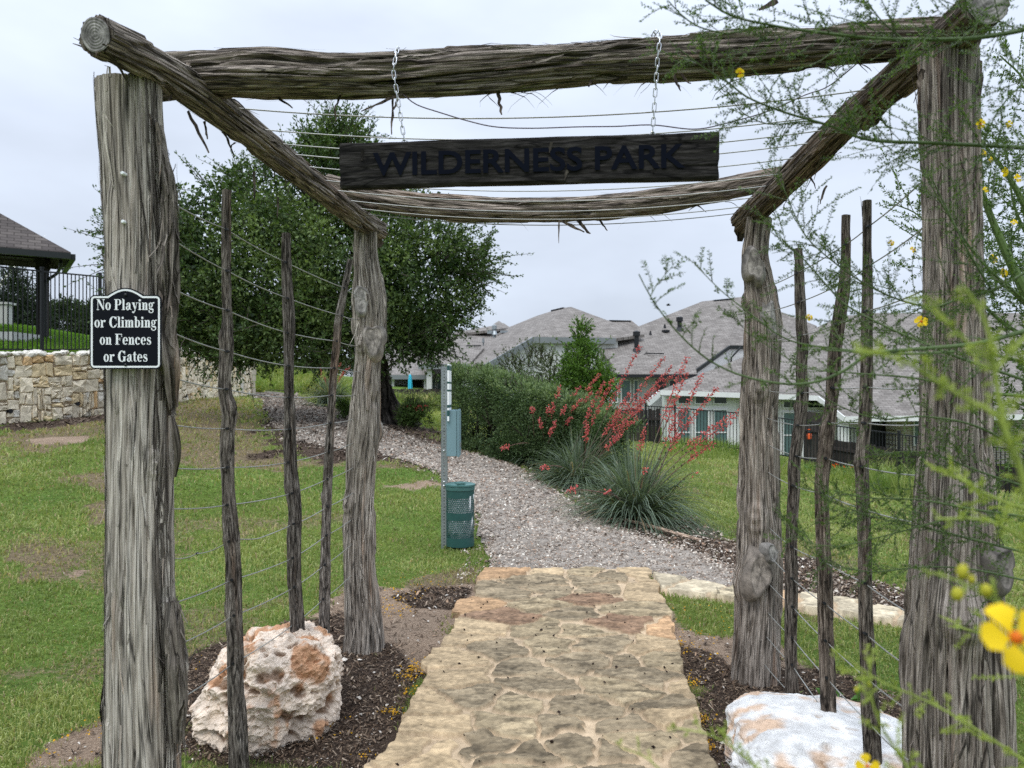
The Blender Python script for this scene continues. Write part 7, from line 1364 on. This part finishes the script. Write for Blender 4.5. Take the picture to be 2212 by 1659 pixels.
BR = [ # (points, r start, r end, twig spacing, l0, l1, density)
 ([(2290, 40, 1.66), (2212, 64, 1.64), (2121, 80, 1.62), (2034, 85, 1.6), (1895, 83, 1.58), (1739, 66, 1.56), (1680, 57, 1.56), (1583, 35, 1.55), (1524, 0, 1.54)], .0085, .003, .020, .08, .22, 2),
 ([(1680, 57, 1.56), (1620, 62, 1.6), (1572, 72, 1.62), (1510, 58, 1.62), (1470, 30, 1.62), (1444, 2, 1.62)], .0035, .0018, .026, .07, .16, 1),
 ([(2300, 330, 1.8), (2212, 319, 1.78), (2017, 309, 1.75), (1878, 302, 1.72), (1791, 271, 1.72), (1687, 240, 1.7), (1611, 208, 1.7), (1576, 180, 1.7), (1524, 149, 1.7), (1465, 104, 1.7)], .0085, .002, .017, .08, .22, 2),
 ([(1791, 271, 1.72), (1740, 262, 1.75), (1660, 268, 1.78), (1600, 240, 1.78), (1575, 200, 1.78)], .003, .0015, .022, .06, .14, 1),
 ([(2300, 690, 1.55), (2212, 715, 1.52), (2103, 743, 1.5), (1930, 758, 1.48), (1878, 764, 1.48), (1826, 799, 1.48), (1770, 823, 1.48), (1704, 830, 1.48), (1618, 816, 1.48), (1548, 788, 1.48), (1496, 750, 1.47), (1444, 695, 1.46), (1405, 640, 1.45), (1380, 592, 1.44)], .0075, .0016, .050, .04, .10, 1),
 ([(1405, 640, 1.45), (1418, 615, 1.45), (1440, 590, 1.45), (1460, 565, 1.45)], .0016, .0008, .018, .03, .06, 0),
 ([(1930, 758, 1.48), (1878, 762, 1.47), (1800, 757, 1.46), (1715, 752, 1.45)], .004, .001, .2, .02, .03, 0),
 ([(2240, 830, 1.7), (2079, 775, 1.7), (2000, 743, 1.7), (1913, 705, 1.72), (1829, 660, 1.74), (1791, 622, 1.76), (1732, 556, 1.78), (1687, 521, 1.78), (1660, 470, 1.8)], .0055, .0016, .024, .08, .2, 2),
 ([(2260, 560, 1.9), (2150, 625, 1.9), (2079, 643, 1.9), (2017, 663, 1.9), (1947, 649, 1.9), (1878, 618, 1.9), (1819, 580, 1.9), (1750, 521, 1.9), (1720, 470, 1.92), (1690, 400, 1.92)], .0055, .0014, .018, .08, .22, 2),
 ([(2060, 760, 1.6), (1930, 764, 1.6), (1756, 747, 1.6), (1687, 726, 1.6), (1611, 670, 1.6), (1559, 629, 1.6), (1500, 570, 1.6)], .0045, .0012, .034, .05, .13, 1),
 ([(2050, 830, 1.65), (1960, 815, 1.65), (1843, 806, 1.66), (1739, 795, 1.66), (1687, 764, 1.66), (1611, 715, 1.68), (1590, 680, 1.68)], .0038, .001, .034, .04, .12, 1),
 ([(2250, 680, 2.0), (2138, 583, 2.0), (2086, 521, 2.0), (2040, 450, 2.0), (1990, 360, 2.0)], .007, .002, .03, .08, .2, 2),
 ([(2150, 640, 1.9), (2090, 540, 1.9), (2040, 440, 1.92), (2005, 370, 1.92)], .005, .002, .03, .06, .16, 1),
 ([(2240, 1000, 1.75), (2120, 925, 1.75), (2000, 900, 1.75), (1900, 905, 1.75), (1800, 870, 1.75), (1700, 800, 1.75)], .005, .0012, .030, .06, .16, 1),
 ([(2240, 1120, 1.7), (2100, 1100, 1.7), (1990, 1080, 1.7), (1880, 1075, 1.7), (1800, 1060, 1.7)], .005, .0012, .022, .06, .18, 2),
 ([(2240, 1200, 1.75), (2120, 1170, 1.75), (2000, 1140, 1.75), (1900, 1120, 1.75), (1800, 1085, 1.75), (1730, 1040, 1.76)], .005, .0012, .020, .06, .18, 2),
 ([(2240, 1060, 1.8), (2120, 1020, 1.8), (2030, 985, 1.8), (1960, 975, 1.8), (1890, 985, 1.8)], .005, .0012, .018, .06, .16, 2),
 ([(2240, 1260, 1.8), (2100, 1230, 1.8), (1990, 1225, 1.8), (1880, 1235, 1.8), (1780, 1210, 1.8), (1700, 1150, 1.8)], .004, .001, .026, .06, .14, 1),
 ([(2050, 1120, 1.7), (1900, 1160, 1.7), (1800, 1180, 1.7), (1720, 1160, 1.7), (1680, 1110, 1.7)], .003, .001, .03, .05, .12, 1),
 ([(2240, 150, 1.7), (2150, 250, 1.7), (2100, 400, 1.72)], .003, .0012, .03, .06, .2, 1),
 ([(2100, 85, 1.62), (2110, 40, 1.62), (2060, -30, 1.62)], .003, .001, .02, .05, .15, 2),
 ([(1950, 84, 1.6), (1900, 40, 1.6), (1860, -20, 1.6)], .003, .001, .022, .05, .15, 2)]
ftl = MB()
for pts, r0, r1, spc, l0, l1, sub in BR:
    b = pl(pts, .02); mb = MB(); tube(mb, b, np.linspace(r0, r1, len(b))*.66, 7, GB); twiggy(mb, ftl, b, rg, spc*.62, l0*.8, l1*1.15, .0011, .0078, .0056, GL1, GL2, (.08, .095, .045), sub+1, .10, .3, .85); mb.build('branch', m_green, ft)
ftl.build('foliage', m_fl, ft)
for (a, b, D, s) in [(1598, 158, 1.68, .011), (1990, 695, 1.75, .015), (1972, 540, 2.0, .010), (1748, 686, 1.8, .009), (2118, 268, 2.0, .013), (1925, 525, 1.95, .008)]: flower(ft, P(a, b, D), s, rg)
# nearest sprays, out of focus
ns_ = thing('flowering_spray', 'blurred yellow green spray with the largest yellow flower, nearest the camera', 'branch', (.5, .55, .95)); nl_ = MB()
NG1, NG2 = (.20, .27, .04), (.40, .45, .10)
for pts, r0, r1, spc, l0, l1, sub in [([(2330, 1560, .55), (2212, 1040, .55), (2185, 972, .55), (2159, 868, .55), (2138, 729, .55), (2110, 660, .55), (2079, 618, .55)], .0035, .0012, .011, .012, .028, 0),
  ([(2190, 990, .55), (2156, 903, .55), (2086, 861, .56), (2017, 820, .56), (1947, 778, .56), (1843, 757, .57)], .0018, .0012, .007, .008, .018, 1), ([(2150, 800, .55), (2190, 755, .55), (2240, 700, .55)], .0018, .001, .008, .01, .025, 1), ([(2150, 790, .55), (2080, 730, .55), (2000, 640, .55)], .0014, .0008, .009, .008, .02, 0),
  ([(2300, 1420, .62), (2180, 1320, .62), (2080, 1260, .62), (1990, 1230, .62)], .0016, .0008, .014, .012, .03, 0), ([(2300, 1700, .8), (2050, 1540, .8), (1900, 1470, .8), (1830, 1420, .8)], .0016, .0008, .018, .015, .045, 1), ([(2000, 1720, .75), (1900, 1560, .75), (1880, 1470, .75), (1885, 1400, .75)], .0016, .0008, .018, .015, .04, 1), ([(1700, 1720, .8), (1560, 1600, .8), (1450, 1570, .8)], .0014, .0007, .02, .012, .035, 1), ([(1480, 1720, .8), (1400, 1640, .8), (1340, 1615, .8)], .0012, .0006, .02, .012, .03, 0), ([(2240, 1480, .9), (2160, 1390, .9), (2060, 1350, .9)], .002, .001, .016, .02, .05, 1), ([(2300, 1120, .8), (2160, 1080, .8), (2030, 1010, .8)], .002, .001, .012, .02, .05, 1), ([(2300, 1230, .75), (2150, 1130, .75), (2020, 1120, .75)], .002, .001, .014, .015, .04, 1)]:
    b = pl(pts, .008); mb = MB(); tube(mb, b, np.linspace(r0, r1, len(b)), 6, (.26, .32, .06)); twiggy(mb, nl_, b, rg, spc*.7, l0, l1, .0006, .0048, .0023, NG1, NG2, (.26, .32, .06), sub, .05, .3, .9); mb.build('branch', m_green, ns_)
nl_.build('foliage', m_fl, ns_)
flower(ns_, P(2190, 1380, .50), .0235, rg); flower(ns_, P(1874, 1655, .8), .012, rg)
for (a, b, D, s) in [(2079, 1236, .58, .0062), (2098, 1252, .58, .004), (2131, 1276, .58, .0055), (2068, 1284, .58, .006), (1878, 1480, .75, .003), (1850, 1490, .75, .003)]:
    mb = MB(); v, f = icos(2); w_ = s*.8*(1+.28*fbm(v[:, 0]*2+a, v[:, 1]*2, v[:, 2]*2, 1, 2))[:, None]; mb.add(v*w_*np.array([.9, .9, 1.25])+P(a, b, D), f, np.array((.50, .47, .05))*(1-.25*(v[:, 2:3] < -.2))); mb.build('flower_bud', m_petal, ns_, smooth=True)
# tree behind the near right post
fr2 = thing('flowering_tree', 'taller green stemmed tree dotted with yellow flowers behind the near right post', 'tree', (3.05, 4.4, float(tz(3.05, 4.4)))); rg = np.random.default_rng(83); fl2 = MB(); b0 = np.array([3.05, 4.4, float(tz(3.05, 4.4))-.1])
for pts, r0, r1 in [([(2230, 660, 4.3), (2180, 560, 4.3), (2130, 440, 4.3), (2100, 330, 4.3), (2090, 250, 4.3)], .03, .006), ([(2250, 520, 4.4), (2190, 400, 4.4), (2140, 330, 4.4), (2110, 290, 4.4)], .022, .005), ([(2260, 700, 4.2), (2200, 640, 4.2), (2140, 590, 4.2), (2115, 540, 4.2)], .02, .005), ([(2290, 480, 4.5), (2240, 300, 4.5), (2215, 180, 4.5), (2160, 120, 4.5)], .016, .004), ([(2290, 820, 4.1), (2200, 780, 4.1), (2140, 760, 4.1), (2110, 700, 4.1)], .016, .004), ([(2290, 640, 4.6), (2200, 470, 4.6), (2180, 380, 4.6)], .016, .004), ([(2290, 900, 4.0), (2230, 860, 4.0), (2150, 850, 4.0), (2080, 830, 4.0), (2000, 790, 4.0)], .012, .003), ([(2290, 980, 4.0), (2200, 960, 4.0), (2140, 940, 4.0)], .012, .003), ([(2290, 780, 4.3), (2240, 740, 4.3), (2170, 700, 4.3), (2110, 640, 4.3), (2060, 560, 4.35), (1990, 470, 4.4), (1930, 440, 4.4)], .012, .003)]:
    b = pl(pts, .05); fork0 = b0+np.array([0, 0, 1.0])+(b[0]-b0)*.25; base_ = crom([b0, b0*.55+fork0*.45+[.03, 0, 0], fork0, (fork0+b[0])/2+[.05, 0, .05], b[0]], .06)
    mb = MB(); tube(mb, np.vstack([base_[:-1], b]), np.concatenate([np.linspace(.045, r0, len(base_)-1), np.linspace(r0, r1, len(b))]), 8, (.11, .17, .05)); twiggy(mb, fl2, b, rg, .026, .15, .5, .0024, .022, .012, (.035, .075, .016), (.11, .18, .04), (.08, .11, .04), 2, .0, .3, .8); mb.build('branch', m_green, fr2)
fl2.build('foliage', m_fl, fr2)
for (a, b) in [(2180, 268), (2170, 372), (2140, 345), (2198, 385), (2130, 410), (2168, 590), (2145, 560), (2120, 330), (2190, 480)]: flower(fr2, P(a, b, 4.2), rg.uniform(.016, .03), rg, False)
